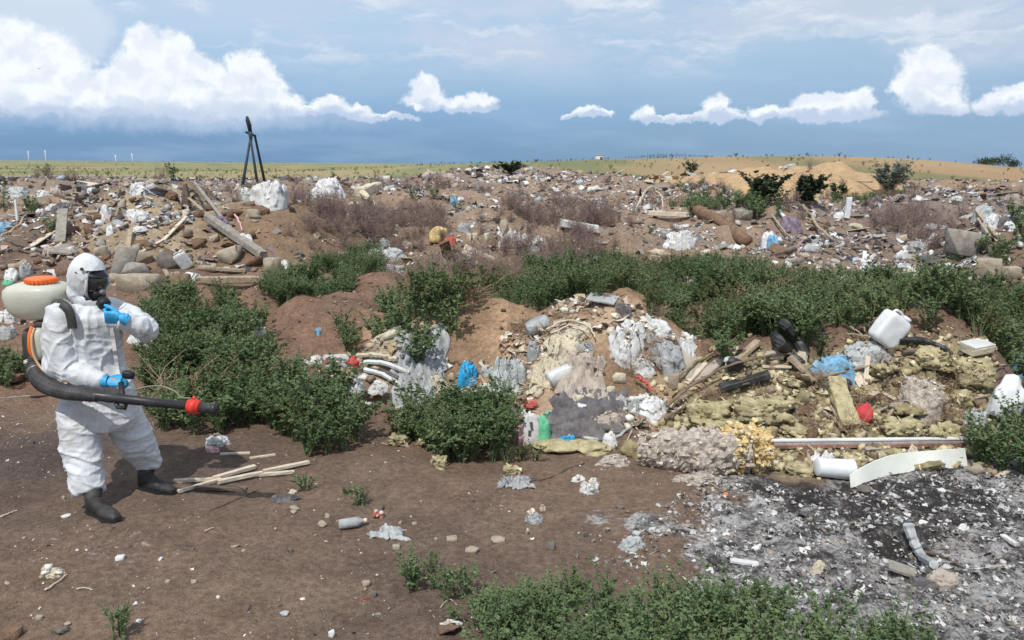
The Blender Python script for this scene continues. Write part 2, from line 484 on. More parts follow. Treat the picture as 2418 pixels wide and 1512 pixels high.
def crumple(w, d, h, seed, n=30, m_=38, ragged=0.22, crease=1.0, p=2.0, peak=0.0):
    """a limp heap of film or cloth: ragged foot, sharp folds, widest at the ground"""
    s = seed * 3.7
    t = np.linspace(0, 1, n) ** 0.8; a = np.linspace(0, 2 * np.pi, m_, endpoint=False); T_, A = np.meshgrid(t, a, indexing='ij')
    ca, sa = np.cos(A), np.sin(A)
    R = 1 + ragged * (1.2 * vn2(ca * 1.1 + s, sa * 1.1 + s, seed) + 0.9 * vn2(ca * 2.6 + s, sa * 2.6, seed + 1) + 0.5 * vn2(ca * 6 + s, sa * 6, seed + 2))
    X = ca * T_ * R; Y = sa * T_ * R
    dx = 0.10 * crease * fbm2(X * 2.6 + s, Y * 2.6, 3, seed + 3); dy = 0.10 * crease * fbm2(X * 2.6 + s, Y * 2.6, 3, seed + 4)
    X2 = X + dx; Y2 = Y + dy
    def rd(f, q, k=1.6): return np.clip(1 - np.abs(vn2(X2 * f + s, Y2 * f - s, seed + q)) * k, 0, 1) ** 1.7
    lob = 0.75 + 0.45 * fbm2(X * 1.7 + s, Y * 1.7 + s, 2, seed + 6)
    Z = (1 - T_ ** p) * lob + crease * (1 - T_ ** 5) * (0.17 * rd(1.9, 7) + 0.13 * rd(4.1, 8) + 0.08 * rd(8.1, 9) + 0.04 * rd(16, 10) - 0.16)
    Z = np.maximum(Z, 0.02 * (1 - T_)) - 0.03 * T_
    Z = np.sign(Z) * (1 - np.exp(-1.9 * np.abs(Z))); Z = Z / max(Z.max(), 1e-6)
    q3 = np.stack([X2.ravel() * 2.2 + s, Y2.ravel() * 2.2, Z.ravel() * 3.4], 1)
    bx = (np.abs(vn3(q3, seed + 11)) - 0.3).reshape(X.shape); by = (np.abs(vn3(q3 * 2.1, seed + 12)) - 0.3).reshape(X.shape)
    sag = 0.30 * crease * np.sin(np.pi * np.clip(Z, 0, 1)) * (bx + 0.6 * by)
    X2 = X2 + ca * sag; Y2 = Y2 + sa * sag
    V = np.stack([X2.ravel() * w / 2, Y2.ravel() * d / 2, Z.ravel() * h], 1)
    I = np.arange((n - 1) * m_); i = I // m_; j = I % m_; a0 = i * m_ + j; b0 = i * m_ + (j + 1) % m_
    F = np.stack([a0, a0 + m_, b0 + m_, b0], 1)
    # tucked-in foot so that the heap is closed below
    foot = V[(n - 1) * m_:] * [0.6, 0.6, 0] - [0, 0, 0.04 * h + 0.01]; k = len(V); V = np.vstack([V, foot, [[0, 0, -0.04 * h - 0.01]] * m_])
    j = np.arange(m_); e = (n - 1) * m_; F = np.vstack([F, np.stack([e + j, k + j, k + (j + 1) % m_, e + (j + 1) % m_], 1), np.stack([k + j, k + m_ + j, k + m_ + (j + 1) % m_, k + (j + 1) % m_], 1)])
    return V, F.astype(np.int32)


def hullrock(w, d, h, seed, boxy=False, n=13):
    """a broken stone or block with straight edges"""
    import bmesh
    rs = np.random.RandomState(seed)
    if boxy:
        P = np.array([(a, b, c) for a in (-1, 1) for b in (-1, 1) for c in (-1, 1)], float); P = P * rs.uniform(0.72, 1.0, P.shape)
        k = rs.randint(8); q = P[k].copy(); P = np.delete(P, k, 0); P = np.vstack([P, q * [0.45, 1, 1], q * [1, 0.5, 1], q * [1, 1, 0.35]])
        P = np.vstack([P, rs.uniform(-0.98, 0.98, (4, 3))])
    else:
        P = rs.normal(size=(n, 3)); P /= np.linalg.norm(P, axis=1)[:, None]; P = np.sign(P) * np.abs(P) ** 0.8
    bm = bmesh.new()
    for p in P: bm.verts.new(p)
    r = bmesh.ops.convex_hull(bm, input=bm.verts)
    bmesh.ops.delete(bm, geom=[v for v in bm.verts if not v.link_faces], context='VERTS')
    bmesh.ops.bevel(bm, geom=list(bm.edges), offset=0.05, segments=1, affect='EDGES')
    bmesh.ops.triangulate(bm, faces=bm.faces); bm.verts.index_update()
    V = np.array([v.co[:] for v in bm.verts]); F = np.array([[v.index for v in f.verts] for f in bm.faces], dtype=np.int32); bm.free()
    V = V / np.maximum(V.max(axis=0) - V.min(axis=0), 1e-6) * np.array([w, d, h]); V = V - [V[:, 0].mean(), V[:, 1].mean(), V[:, 2].min()]
    return V, F


def rock(w, d, h, seed, sub=3, nplane=9, lumps=0.05, boxy=False):
    V, F = ico(sub); rs = np.random.RandomState(seed)
    if boxy:
        N = np.array([[1, 0, 0], [-1, 0, 0], [0, 1, 0], [0, -1, 0], [0, 0, 1], [0, 0, -1]], float) + rs.normal(0, 0.10, (6, 3))
        N /= np.linalg.norm(N, axis=1)[:, None]; o = np.full(6, 0.72) * rs.uniform(0.9, 1.1, 6)
        N2 = rs.normal(size=(5, 3)); N2 /= np.linalg.norm(N2, axis=1)[:, None]
        N = np.vstack([N, N2]); o = np.concatenate([o, rs.uniform(0.92, 1.08, 5)])
    else:
        N = rs.normal(size=(nplane, 3)); N /= np.linalg.norm(N, axis=1)[:, None]; o = rs.uniform(0.45, 0.95, nplane)
    dn = V @ N.T
    t = np.where(dn > 0.05, o[None, :] / np.maximum(dn, 0.05), 9).min(axis=1)
    t = np.minimum(t, 1.5)
    P = V * t[:, None] * (1 + lumps * fbm3(V * 3.2 + seed, 3, seed) + lumps * 0.6 * fbm3(V * 9 + seed, 2, seed + 4))[:, None]
    P = P / np.abs(P).max(axis=0) * np.array([w / 2, d / 2, h / 2])
    P[:, 2] -= P[:, 2].min()
    return P, F


def beam(a, b, w, t, seed=0, seg=6, bend=0.0, taper=0.0, jit=0.06, twist=0.0):
    """a plank or squared timber from a to b (world), w wide, t thick"""
    a = np.array(a, float); b = np.array(b, float); ax = b - a; L = np.linalg.norm(ax); ax /= L + 1e-9
    up = np.array([0, 0, 1.0]) if abs(ax[2]) < 0.9 else np.array([0, 1.0, 0])
    sd_ = np.cross(ax, up); sd_ /= np.linalg.norm(sd_); up = np.cross(sd_, ax)
    rs = np.random.RandomState(seed + 5); V = []
    for i in range(seg + 1):
        u = i / seg; c = a + ax * L * u + up * bend * math.sin(math.pi * u)
        k = 1 - taper * u; tw = twist * u
        s2 = sd_ * math.cos(tw) + up * math.sin(tw); u2 = -sd_ * math.sin(tw) + up * math.cos(tw)
        bv = 0.12 * min(w, t)
        for (x, z) in ((-w / 2, -t / 2 + bv), (-w / 2 + bv, -t / 2), (w / 2 - bv, -t / 2), (w / 2, -t / 2 + bv), (w / 2, t / 2 - bv), (w / 2 - bv, t / 2), (-w / 2 + bv, t / 2), (-w / 2, t / 2 - bv)):
            j = rs.normal(0, jit, 3) * min(w, t) * 0.5
            V.append(c + s2 * x * k + u2 * z * k + j + ax * (j[0] * 3 if i in (0, seg) else 0))
    F = []
    for i in range(seg):
        for k in range(8):
            F.append((i * 8 + k, i * 8 + (k + 1) % 8, i * 8 + 8 + (k + 1) % 8, i * 8 + 8 + k))
    F.append(tuple(range(7, -1, -1))); F.append(tuple(range(seg * 8, seg * 8 + 8)))
    return np.array(V), F


def catmull(pts, n=8):
    P = [np.array(p, float) for p in pts]; out = []
    P = [2 * P[0] - P[1]] + P + [2 * P[-1] - P[-2]]
    for i in range(1, len(P) - 2):
        for k in range(n):
            t = k / n
            out.append(0.5 * ((2 * P[i]) + (-P[i - 1] + P[i + 1]) * t + (2 * P[i - 1] - 5 * P[i] + 4 * P[i + 1] - P[i + 2]) * t * t + (-P[i - 1] + 3 * P[i] - 3 * P[i + 1] + P[i + 2]) * t ** 3))
    out.append(P[-2]); return out


def tube(pts, radii, n=8, cap=True, ribs=0.0, ribn=0):
    P = [np.array(p, float) for p in pts]; m_ = len(P)
    if not hasattr(radii, '__len__'): radii = [radii] * m_
    V = []; T0 = None; up = np.array([0.13, 0.2, 0.97])
    for i in range(m_):
        t = P[min(i + 1, m_ - 1)] - P[max(i - 1, 0)]; t /= np.linalg.norm(t) + 1e-12
        s_ = np.cross(t, up)
        if np.linalg.norm(s_) < 1e-3: s_ = np.cross(t, np.array([1.0, 0, 0]))
        s_ /= np.linalg.norm(s_); u_ = np.cross(s_, t); up = u_
        r = radii[i] * (1 + (ribs if (i % 2) else 0))
        for k in range(n):
            a = 2 * math.pi * k / n; V.append(P[i] + (s_ * math.cos(a) + u_ * math.sin(a)) * r)
    F = [(i * n + k, i * n + (k + 1) % n, i * n + n + (k + 1) % n, i * n + n + k) for i in range(m_ - 1) for k in range(n)]
    if cap:
        F.append(tuple(range(n - 1, -1, -1))); F.append(tuple(range((m_ - 1) * n, m_ * n)))
    return np.array(V), F


def lathe(prof, n=20, squash=1.0):
    """profile of (radius, z) turned round z; closed at ends"""
    V = []; 
    for (r, z) in prof:
        for k in range(n):
            a = 2 * math.pi * k / n; V.append((r * math.cos(a), r * math.sin(a) * squash, z))
    m_ = len(prof)
    F = [(i * n + k, i * n + (k + 1) % n, i * n + n + (k + 1) % n, i * n + n + k) for i in range(m_ - 1) for k in range(n)]
    F.append(tuple(range(n - 1, -1, -1))); F.append(tuple(range((m_ - 1) * n, m_ * n)))
    return np.array(V), F


def join(parts):
    V = []; F = []; o = 0
    for v, f in parts:
        V.append(np.asarray(v, float)); F += [tuple(int(i) + o for i in q) for q in f]; o += len(v)
    return np.vstack(V), F


def place(V, loc, e=(0, 0, 0)):
    return np.asarray(V) @ rotm(e).T + np.array(loc)


def rbox(w, d, h, r=0.2, sub=3, p=5.0):
    """rounded box: superellipsoid"""
    V, F = ico(sub)
    q = (np.abs(V) ** p).sum(axis=1) ** (-1 / p)
    P = V * q[:, None] * np.array([w / 2, d / 2, h / 2])
    return P, F


def voxel(V, F, size, smooth_it=4, factor=0.5):
    me = bpy.data.meshes.new('tmp'); me.from_pydata([tuple(v) for v in V], [], [tuple(f) for f in F]); me.update()
    o = bpy.data.objects.new('tmp', me); COL.objects.link(o)
    md = o.modifiers.new('r', 'REMESH'); md.mode = 'VOXEL'; md.voxel_size = size
    sm = o.modifiers.new('s', 'SMOOTH'); sm.iterations = smooth_it; sm.factor = factor
    dg = bpy.context.evaluated_depsgraph_get(); ev = o.evaluated_get(dg); m2 = bpy.data.meshes.new_from_object(ev)
    n = len(m2.vertices); P = np.empty(n * 3, np.float32); m2.vertices.foreach_get('co', P); P = P.reshape(-1, 3).astype(float)
    N = np.empty(n * 3, np.float32); m2.vertices.foreach_get('normal', N); N = N.reshape(-1, 3).astype(float)
    Q = [tuple(p.vertices) for p in m2.polygons]
    bpy.data.objects.remove(o); bpy.data.meshes.remove(me); bpy.data.meshes.remove(m2)
    return P, N, Q

# ------------------------------------------------------------------ ground zones (outlines found on the ground)
ASH = poly_world([(1490, 1215), (1620, 1175), (1800, 1135), (2010, 1120), (2290, 1085), (2560, 1110), (2700, 1250), (2700, 1600), (1850, 1600), (1650, 1480), (1560, 1400), (1480, 1330)])
ASH2 = poly_world([(60, 1180), (220, 1225), (360, 1290), (330, 1345), (200, 1350), (90, 1290)])
ASH3 = poly_world([(-100, 980), (120, 1000), (140, 1120), (-100, 1180)])
BLACK = poly_world([(1800, 1140), (1990, 1130), (2180, 1150), (2330, 1150), (2390, 1230), (2300, 1290), (2140, 1300), (1960, 1240), (1850, 1200)])
OLIVE = poly_world([(1575, 1000), (1570, 950), (1700, 860), (1850, 830), (2060, 800), (2240, 800), (2350, 870), (2380, 1040), (2290, 1110), (1900, 1120), (1640, 1080)])
PALE3 = poly_world([(850, 870), (900, 790), (1030, 745), (1020, 790), (930, 840), (900, 900)])
EARTH3 = poly_world([(820, 870), (850, 800), (940, 760), (1050, 725), (1120, 700), (1260, 730), (1420, 715), (1560, 735), (1660, 840), (1640, 960), (1500, 1010), (1200, 1010), (1000, 940), (860, 900)])
TRASH3 = poly_world([(1170, 1000), (1180, 900), (1250, 760), (1420, 730), (1640, 800), (1660, 880), (1500, 1000), (1260, 1040)])


def soil_color(x, y, z):
    n1 = fbm2(x / 2.2, y / 2.2, 4, 101); n2 = fbm2(x / 0.5, y / 0.5, 4, 111); n3 = fbm2(x / 12, y / 12, 3, 121)
    def mixc(c, d, f):
        f = np.clip(f, 0, 1)[:, None]; return c * (1 - f) + np.array(d) * f
    c = np.tile(np.array((0.185, 0.125, 0.090)), (len(x), 1))
    c = mixc(c, (0.118, 0.083, 0.067), np.clip(n1 * 0.9 + 0.15, 0, 0.75))
    c = mixc(c, (0.21, 0.15, 0.105), np.clip(n2 * 0.7 - 0.1, 0, 0.6))
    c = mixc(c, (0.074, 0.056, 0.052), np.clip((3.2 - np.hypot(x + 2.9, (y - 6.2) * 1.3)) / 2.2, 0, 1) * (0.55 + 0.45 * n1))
    # heaps of red-brown earth
    c = mixc(c, (0.215, 0.130, 0.088), np.clip((y - 8.0) / 0.9, 0, 1) * np.clip((16 - y) / 3, 0, 1) * (0.8 + 0.3 * n2))
    # pale loam of the rubble heap
    q = ((x - wx(420, 18)) / 2.3) ** 2 + ((y - 18) / 2.6) ** 2
    c = mixc(c, (0.35, 0.265, 0.175), np.clip((1.3 - q) * 1.2, 0, 1) * (0.85 + 0.3 * n2))
    q = ((x - wx(660, 18)) / 1.5) ** 2 + ((y - 18) / 2.6) ** 2
    c = mixc(c, (0.235, 0.155, 0.10), np.clip((1.2 - q) * 1.5, 0, 1))
    # the dump: mauve-grey brown rubbish
    d = np.clip((y - 16) / 5, 0, 1) * np.clip((88 - y) / 16 + 0.3 * n1, 0, 1)
    dc = mixc(np.tile(np.array((0.29, 0.205, 0.145)), (len(x), 1)), (0.21, 0.16, 0.14), np.clip(n3 * 1.2 + 0.4 + 0.5 * n2, 0, 1))
    dc = mixc(dc, (0.27, 0.225, 0.19), np.clip(n2 * 1.1 - 0.15, 0, 0.7))
    q = ((x - wx(420, 18)) / 3.0) ** 2 + ((y - 18) / 3.2) ** 2
    d = d * np.clip(q * 1.1 - 0.8, 0, 1)
    f = d[:, None]; c = c * (1 - f) + dc * f
    # sand
    q = np.minimum(((x - wx(1860, 43)) / (225 / F0 * 43)) ** 2 + ((y - 43) / 6.5) ** 2, ((x - wx(1690, 48)) / 5.0) ** 2 + ((y - 48) / 5.0) ** 2)
    c = mixc(c, (0.44, 0.30, 0.17), np.clip((1.35 - q + 0.25 * n2) * 3, 0, 1))
    # the plain beyond
    pl = np.clip((y - 80 + 24 * np.clip(x / np.maximum(y, 1) * 5 - 0.6, 0, 1) + 8 * n1) / 12, 0, 1)
    pc = mixc(np.tile(np.array((0.235, 0.225, 0.105)), (len(x), 1)), (0.29, 0.215, 0.115), np.clip((x / np.maximum(y, 1) + 0.05) * 3.5 + 0.25 * n3, 0, 1))
    pc = mixc(pc, (0.33, 0.215, 0.125), np.clip((x / np.maximum(y, 1) - 0.08) * 6, 0, 1) * np.clip((150 - y) / 40, 0, 1) * 0.85)
    pn = fbm2(x / 14, y / 45, 4, 131)
    pc = mixc(pc, (0.135, 0.155, 0.075), np.clip(pn * 1.5 - 0.1, 0, 0.7))
    pc = mixc(pc, (0.36, 0.26, 0.15), np.clip(-pn * 1.5 - 0.25, 0, 0.6))
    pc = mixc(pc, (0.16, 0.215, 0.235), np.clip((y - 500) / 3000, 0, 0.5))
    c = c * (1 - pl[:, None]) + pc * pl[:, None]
    ash = np.zeros(len(x)); blk = np.zeros(len(x))
    s = y < 16; xs, ys = x[s], y[s]
    a = soft_poly(xs, ys, ASH, 0.5); a2 = soft_poly(xs, ys, ASH2, 0.5) * 0.30; a3 = soft_poly(xs, ys, ASH3, 0.6) * 0.22
    ash[s] = np.maximum(np.maximum(a, a2), a3); blk[s] = soft_poly(xs, ys, BLACK, 0.35)
    cs = c[s]
    o = soft_poly(xs, ys, OLIVE, 0.25)[:, None]
    cs = cs * (1 - o) + np.array((0.30, 0.245, 0.15)) * o
    o = soft_poly(xs, ys, EARTH3, 0.3)[:, None] * 0.85
    cs = cs * (1 - o) + np.array((0.36, 0.235, 0.145)) * o * np.clip(1 + 0.25 * n2[s], 0.7, 1.3)[:, None]
    o = soft_poly(xs, ys, PALE3, 0.15)[:, None]
    cs = cs * (1 - o) + np.array((0.42, 0.34, 0.22)) * o
    o = soft_poly(xs, ys, TRASH3, 0.3)[:, None] * np.clip(0.45 + 0.8 * n2[s], 0, 1)[:, None]
    cs = cs * (1 - o) + np.array((0.46, 0.34, 0.235)) * o
    c[s] = cs
    return c, ash, blk


def build_ground():
    fine = np.linspace(-38, 38, 640); left = np.concatenate([np.arange(-180, -44, 4.5), np.arange(-44, -38, 1.0)])
    ang = np.radians(np.concatenate([left, fine, -left[::-1]]))
    r = [0.25]
    while r[-1] < 7000:
        q = r[-1]; r.append(q * (1.25 if q < 2.4 else 1.0085 if q < 75 else 1.03 if q < 400 else 1.12))
    r = np.array(r); R, A = np.meshgrid(r, ang, indexing='ij')
    X = (R * np.sin(A)).ravel(); Y = (R * np.cos(A)).ravel()
    Z = H(X, Y)
    n, k = len(r), len(ang)
    I = np.arange((n - 1) * (k - 1)); i = I // (k - 1); j = I % (k - 1)
    a = i * k + j
    F = np.stack([a, a + 1, a + k + 1, a + k], 1)[:, ::-1]
    # close the seam behind the camera and the middle
    i2 = np.arange(n - 1); F2 = np.stack([i2 * k + k - 1, i2 * k, (i2 + 1) * k, (i2 + 1) * k + k - 1], 1)[:, ::-1]
    F = np.vstack([F, F2])
    me = mesh_np('ground', np.stack([X, Y, Z], 1), F, True)
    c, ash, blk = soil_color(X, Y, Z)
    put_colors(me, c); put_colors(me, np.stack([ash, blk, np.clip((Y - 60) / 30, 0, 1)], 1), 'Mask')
    m = bpy.data.materials.new('soil'); m.use_nodes = True; m.node_tree.nodes.clear(); T = NT(m.node_tree)
    pos = T.n('ShaderNodeNewGeometry').outputs['Position']
    base = T.n('ShaderNodeAttribute', attribute_name='Col').outputs['Color']
    mk = T.n('ShaderNodeSeparateColor', {0: T.n('ShaderNodeAttribute', attribute_name='Mask').outputs['Color']})
    na = T.noise(pos, 3.0, 6, 0.65); nb = T.noise(pos, 22.0, 5, 0.65); nc = T.noise(pos, 90.0, 3, 0.6)
    k1 = T.math('MULTIPLY', T.sstep(na, 0.3, 0.7, 0.84, 1.15), T.math('MULTIPLY', T.sstep(nb, 0.28, 0.72, 0.72, 1.28), T.sstep(nc, 0.3, 0.7, 0.82, 1.18)))
    c = T.vmath('SCALE', base); m.node_tree.links.new(k1, c.node.inputs[3])
    # small stones and crumbs
    vo = T.n('ShaderNodeTexVoronoi', {'Vector': pos, 'Scale': 42.0, 'Randomness': 1.0})
    sp = T.math('MULTIPLY', T.sstep(vo.outputs['Distance'], 0.22, 0.10), T.sstep(T.n('ShaderNodeSeparateColor', {0: vo.outputs['Color']}).outputs[0], 0.80, 0.84))
    far = mk.outputs[2]
    sp = T.math('MULTIPLY', sp, T.math('SUBTRACT', 1.0, far))
    c = T.mix(T.math('MULTIPLY', sp, 0.55), c, (0.36, 0.31, 0.27))
    # ashes
    nz = T.noise(pos, 5.0, 7, 0.72); nd = T.noise(T.vmath('MULTIPLY', pos, (1, 0.8, 1)), 26.0, 7, 0.85)
    av = T.math('ADD', T.math('MULTIPLY', nz, 0.62), T.math('MULTIPLY', nd, 0.50))
    av = T.math('MULTIPLY_ADD', T.math('SUBTRACT', T.math('SUBTRACT', av, T.math('MULTIPLY', mk.outputs[1], 0.085)), 0.545), 1.6, 0.553)
    ar = T.n('ShaderNodeValToRGB', {0: av}); cr = ar.color_ramp
    pts = [(0.40, (0.040, 0.037, 0.036)), (0.48, (0.095, 0.088, 0.086)), (0.54, (0.20, 0.185, 0.18)), (0.60, (0.38, 0.36, 0.35)), (0.70, (0.60, 0.58, 0.56))]
    while len(cr.elements) < len(pts): cr.elements.new(0.5)
    for e_, (p_, c_) in zip(cr.elements, pts): e_.position = p_; e_.color = (*c_, 1)
    af = T.math('MULTIPLY', T.sstep(T.math('ADD', mk.outputs[0], T.math('MULTIPLY', T.math('SUBTRACT', nb, 0.5), 0.9)), 0.30, 0.62), 0.95)
    c = T.mix(af, c, ar.outputs[0])
    b = T.n('ShaderNodeBsdfPrincipled', {'Base Color': c, 'Roughness': 0.95, 'Specular IOR Level': 0.15})
    hgt = T.math('ADD', T.math('MULTIPLY', nb, 0.6), T.math('ADD', T.math('MULTIPLY', nc, 0.35), T.math('MULTIPLY', nd, T.math('MULTIPLY', mk.outputs[0], 0.8))))
    bp = T.n('ShaderNodeBump', {'Strength': 1.0, 'Distance': 0.04, 'Height': hgt})
    m.node_tree.links.new(bp.outputs[0], b.inputs['Normal'])
    T.n('ShaderNodeOutputMaterial', {0: b.outputs[0]})
    me.materials.append(m)
    o = link(bpy.data.objects.new('ground', me)); o['kind'] = 'structure'


build_ground()

# ------------------------------------------------------------------ vegetation
def leaf_material(name, col, col2, sub=0.35, rough=0.6):
    if name in _MC: return _MC[name]
    m = bpy.data.materials.new(name); m.use_nodes = True; m.node_tree.nodes.clear(); _MC[name] = m; T = NT(m.node_tree)
    geo = T.n('ShaderNodeNewGeometry'); pos = geo.outputs['Position']
    oi = T.n('ShaderNodeObjectInfo').outputs['Random']
    at = T.n('ShaderNodeAttribute', attribute_name='Col').outputs['Fac']
    n1 = T.noise(pos, 1.1, 3, 0.5)
    f = T.math('ADD', T.math('MULTIPLY', T.sstep(n1, 0.35, 0.65), 0.45), T.math('ADD', T.math('MULTIPLY', oi, 0.25), T.math('MULTIPLY', at, 0.45)), clamp=True)
    c = T.mix(f, col, col2)
    b = T.n('ShaderNodeBsdfPrincipled', {'Base Color': c, 'Roughness': rough, 'Specular IOR Level': 0.25})
    tr = T.n('ShaderNodeBsdfTranslucent', {0: c})
    mx = T.n('ShaderNodeMixShader', {0: sub, 1: b.outputs[0], 2: tr.outputs[0]})
    T.n('ShaderNodeOutputMaterial', {0: mx.outputs[0]})
    return m


LEAF = leaf_material('weed_leaf', (0.070, 0.125, 0.046), (0.235, 0.300, 0.145))
LEAFG = leaf_material('grey_leaf', (0.17, 0.21, 0.17), (0.30, 0.33, 0.27))
LEAFD = leaf_material('dark_leaf', (0.040, 0.066, 0.038), (0.095, 0.125, 0.070))
LEAFY = leaf_material('yellow_green_leaf', (0.09, 0.11, 0.04), (0.17, 0.17, 0.075))
STEM = M('weed_stem', (0.12, 0.15, 0.07), rough=0.8, bump=0)
TWIG = M('dead_twig', (0.245, 0.175, 0.150), rough=0.9, bump=0, var=0.4, scale=3)
TWIG2 = M('dead_straw', (0.33, 0.23, 0.15), rough=0.9, bump=0, var=0.4, scale=3)


def weed_arrays(seed, h=0.5, spread=0.28, nst=9, nleaf=330, ls=0.034, lean=0.5, bare=0.12):
    rs = np.random.RandomState(seed)
    SV = []; SF = []; LV = []; LF = []; LC = []
    stems = []
    for s in range(nst):
        a = rs.uniform(0, 2 * math.pi); l = h * rs.uniform(0.6, 1.08); out = spread * rs.uniform(0.25, 1.05)
        p0 = np.array([math.cos(a), math.sin(a), 0]) * 0.03
        p2 = np.array([math.cos(a) * out, math.sin(a) * out, l]); p1 = np.array([math.cos(a) * out * 0.25, math.sin(a) * out * 0.25, l * 0.6])
        pts = [(1 - t) ** 2 * p0 + 2 * t * (1 - t) * p1 + t * t * p2 for t in np.linspace(0, 1, 5)]
        stems.append(pts)
        v, f = tube(pts, [0.005, 0.0045, 0.004, 0.003, 0.0015], 3, False)
        SF += [tuple(i + len(SV) for i in q) for q in f]; SV += list(v)
        # side branches
        for b in range(3):
            t = rs.uniform(0.3, 0.85); i = int(t * 4); q = pts[i] + (pts[i + 1] - pts[i]) * (t * 4 - i)
            a2 = a + rs.uniform(-1.6, 1.6); bl = h * rs.uniform(0.15, 0.4) * (1.1 - t)
            e = q + np.array([math.cos(a2) * bl, math.sin(a2) * bl, bl * rs.uniform(0.3, 0.9)])
            stems.append([q, (q + e) / 2 + [0, 0, bl * 0.1], e])
    per = max(3, nleaf // len(stems))
    for pts in stems:
        n = len(pts) - 1
        k = int(per * (1.6 if n == 4 else 0.9))
        for j in range(k):
            t = 1 - rs.uniform(0, 1) ** 1.3 * (1 - bare); t = min(t, 0.999)
            i = int(t * n); q = np.array(pts[i]) + (np.array(pts[i + 1]) - pts[i]) * (t * n - i)
            a = rs.uniform(0, 2 * math.pi); el = rs.uniform(-0.25, 0.9)
            d = np.array([math.cos(a) * math.cos(el), math.sin(a) * math.cos(el), math.sin(el)])
            sd_ = np.cross(d, [0, 0, 1]); sd_ /= np.linalg.norm(sd_) + 1e-9
            up = np.cross(sd_, d); tl = rs.uniform(-0.7, 0.7); sd_ = sd_ * math.cos(tl) + up * math.sin(tl); up = np.cross(sd_, d)
            L = ls * rs.uniform(0.6, 1.35) * (1.15 - 0.45 * t); w = L * rs.uniform(0.30, 0.46)
            o = len(LV)
            LV += [q, q + d * L * 0.45 + sd_ * w + up * w * 0.3, q + d * L - up * L * 0.12, q + d * L * 0.45 - sd_ * w + up * w * 0.3]
            LF += [(o, o + 1, o + 2), (o, o + 2, o + 3)]; c = rs.uniform(0, 1) ** 1.5; LC += [c] * 4
    return np.array(SV), SF, np.array(LV), LF, LC


def weed_joined(name, seed, leafmat, stemmat=None, **kw):
    SV, SF, LV, LF, LC = weed_arrays(seed, **kw)
    V = np.vstack([SV, LV]); F = SF + [tuple(i + len(SV) for i in f) for f in LF]
    me = bpy.data.meshes.new(name); me.from_pydata([tuple(v) for v in V], [], F); me.update()
    me.materials.append(stemmat or STEM); me.materials.append(leafmat)
    me.polygons.foreach_set('material_index', [0] * len(SF) + [1] * len(LF))
    C = np.zeros((len(V), 3)); C[len(SV):] = np.array(LC)[:, None]; put_colors(me, C)
    return me


def twig_mesh(name, seed, mat, h=0.55, spread=0.35, n=26, r=0.0035):
    rs = np.random.RandomState(seed); V = []; F = []
    for s in range(n):
        a = rs.uniform(0, 2 * math.pi); l = h * rs.uniform(0.4, 1.1); out = spread * rs.uniform(0.1, 1.0)
        p0 = np.array([rs.normal(0, 0.05), rs.normal(0, 0.05), 0])
        p2 = p0 + [math.cos(a) * out, math.sin(a) * out, l]; p1 = p0 + [math.cos(a) * out * 0.4 + rs.normal(0, 0.03), math.sin(a) * out * 0.4, l * 0.6]
        segs = [[p0, p1, p2]]
        for b in range(4):
            t = rs.uniform(0.25, 0.95); q = p0 * (1 - t) + p2 * t if t > 0.6 else p0 + (p1 - p0) * t / 0.6
            e = q + rs.normal(0, 1, 3) * [0.10, 0.10, 0.07] + [0, 0, 0.06]
            segs.append([q, (q + e) / 2 + rs.normal(0, 0.01, 3), e])
        for sg in segs:
            v, f = tube(sg, [r, r * 0.8, r * 0.35], 3, False); F += [tuple(i + len(V) for i in q) for q in f]; V += list(v)
    me = bpy.data.meshes.new(name); me.from_pydata([tuple(v) for v in V], [], F); me.update(); me.materials.append(mat)
    return me


def source_collection(name, meshes):
    c = bpy.data.collections.new(name)
    for me in meshes:
        c.objects.link(bpy.data.objects.new(me.name, me))
    return c


def scatter(name, pts, yaw, tilt, scale, idx, coll, label):
    n = len(pts)
    me = bpy.data.meshes.new(name); me.vertices.add(n); me.vertices.foreach_set('co', np.asarray(pts, np.float32).ravel())
    a = me.attributes.new('rot', 'FLOAT_VECTOR', 'POINT'); R = np.stack([tilt[:, 0], tilt[:, 1], yaw], 1).astype(np.float32); a.data.foreach_set('vector', R.ravel())
    a = me.attributes.new('scl', 'FLOAT', 'POINT'); a.data.foreach_set('value', np.asarray(scale, np.float32))
    a = me.attributes.new('idx', 'INT', 'POINT'); a.data.foreach_set('value', np.asarray(idx, np.int32))
    o = link(bpy.data.objects.new(name, me)); tag(o, label, None, None, 'stuff')
    ng = bpy.data.node_groups.new(name, 'GeometryNodeTree')
    ng.interface.new_socket('Geometry', in_out='INPUT', socket_type='NodeSocketGeometry')
    ng.interface.new_socket('Geometry', in_out='OUTPUT', socket_type='NodeSocketGeometry')
    T = NT(ng)
    gi = T.n('NodeGroupInput'); go = T.n('NodeGroupOutput')
    ci = T.n('GeometryNodeCollectionInfo'); ci.inputs[0].default_value = coll; ci.inputs[1].default_value = True; ci.inputs[2].default_value = True
    def at(nm, dt):
        q = T.n('GeometryNodeInputNamedAttribute', data_type=dt); q.inputs[0].default_value = nm; return q.outputs[0]
    ip = T.n('GeometryNodeInstanceOnPoints')
    L = ng.links.new
    L(gi.outputs[0], ip.inputs['Points']); L(ci.outputs[0], ip.inputs['Instance']); ip.inputs['Pick Instance'].default_value = True
    L(at('idx', 'INT'), ip.inputs['Instance Index'])
    e2r = T.n('FunctionNodeEulerToRotation'); L(at('rot', 'FLOAT_VECTOR'), e2r.inputs[0]); L(e2r.outputs[0], ip.inputs['Rotation'])
    L(at('scl', 'FLOAT'), ip.inputs['Scale'])
    L(ip.outputs[0], go.inputs[0])
    md = o.modifiers.new('scatter', 'NODES'); md.node_group = ng
    return o


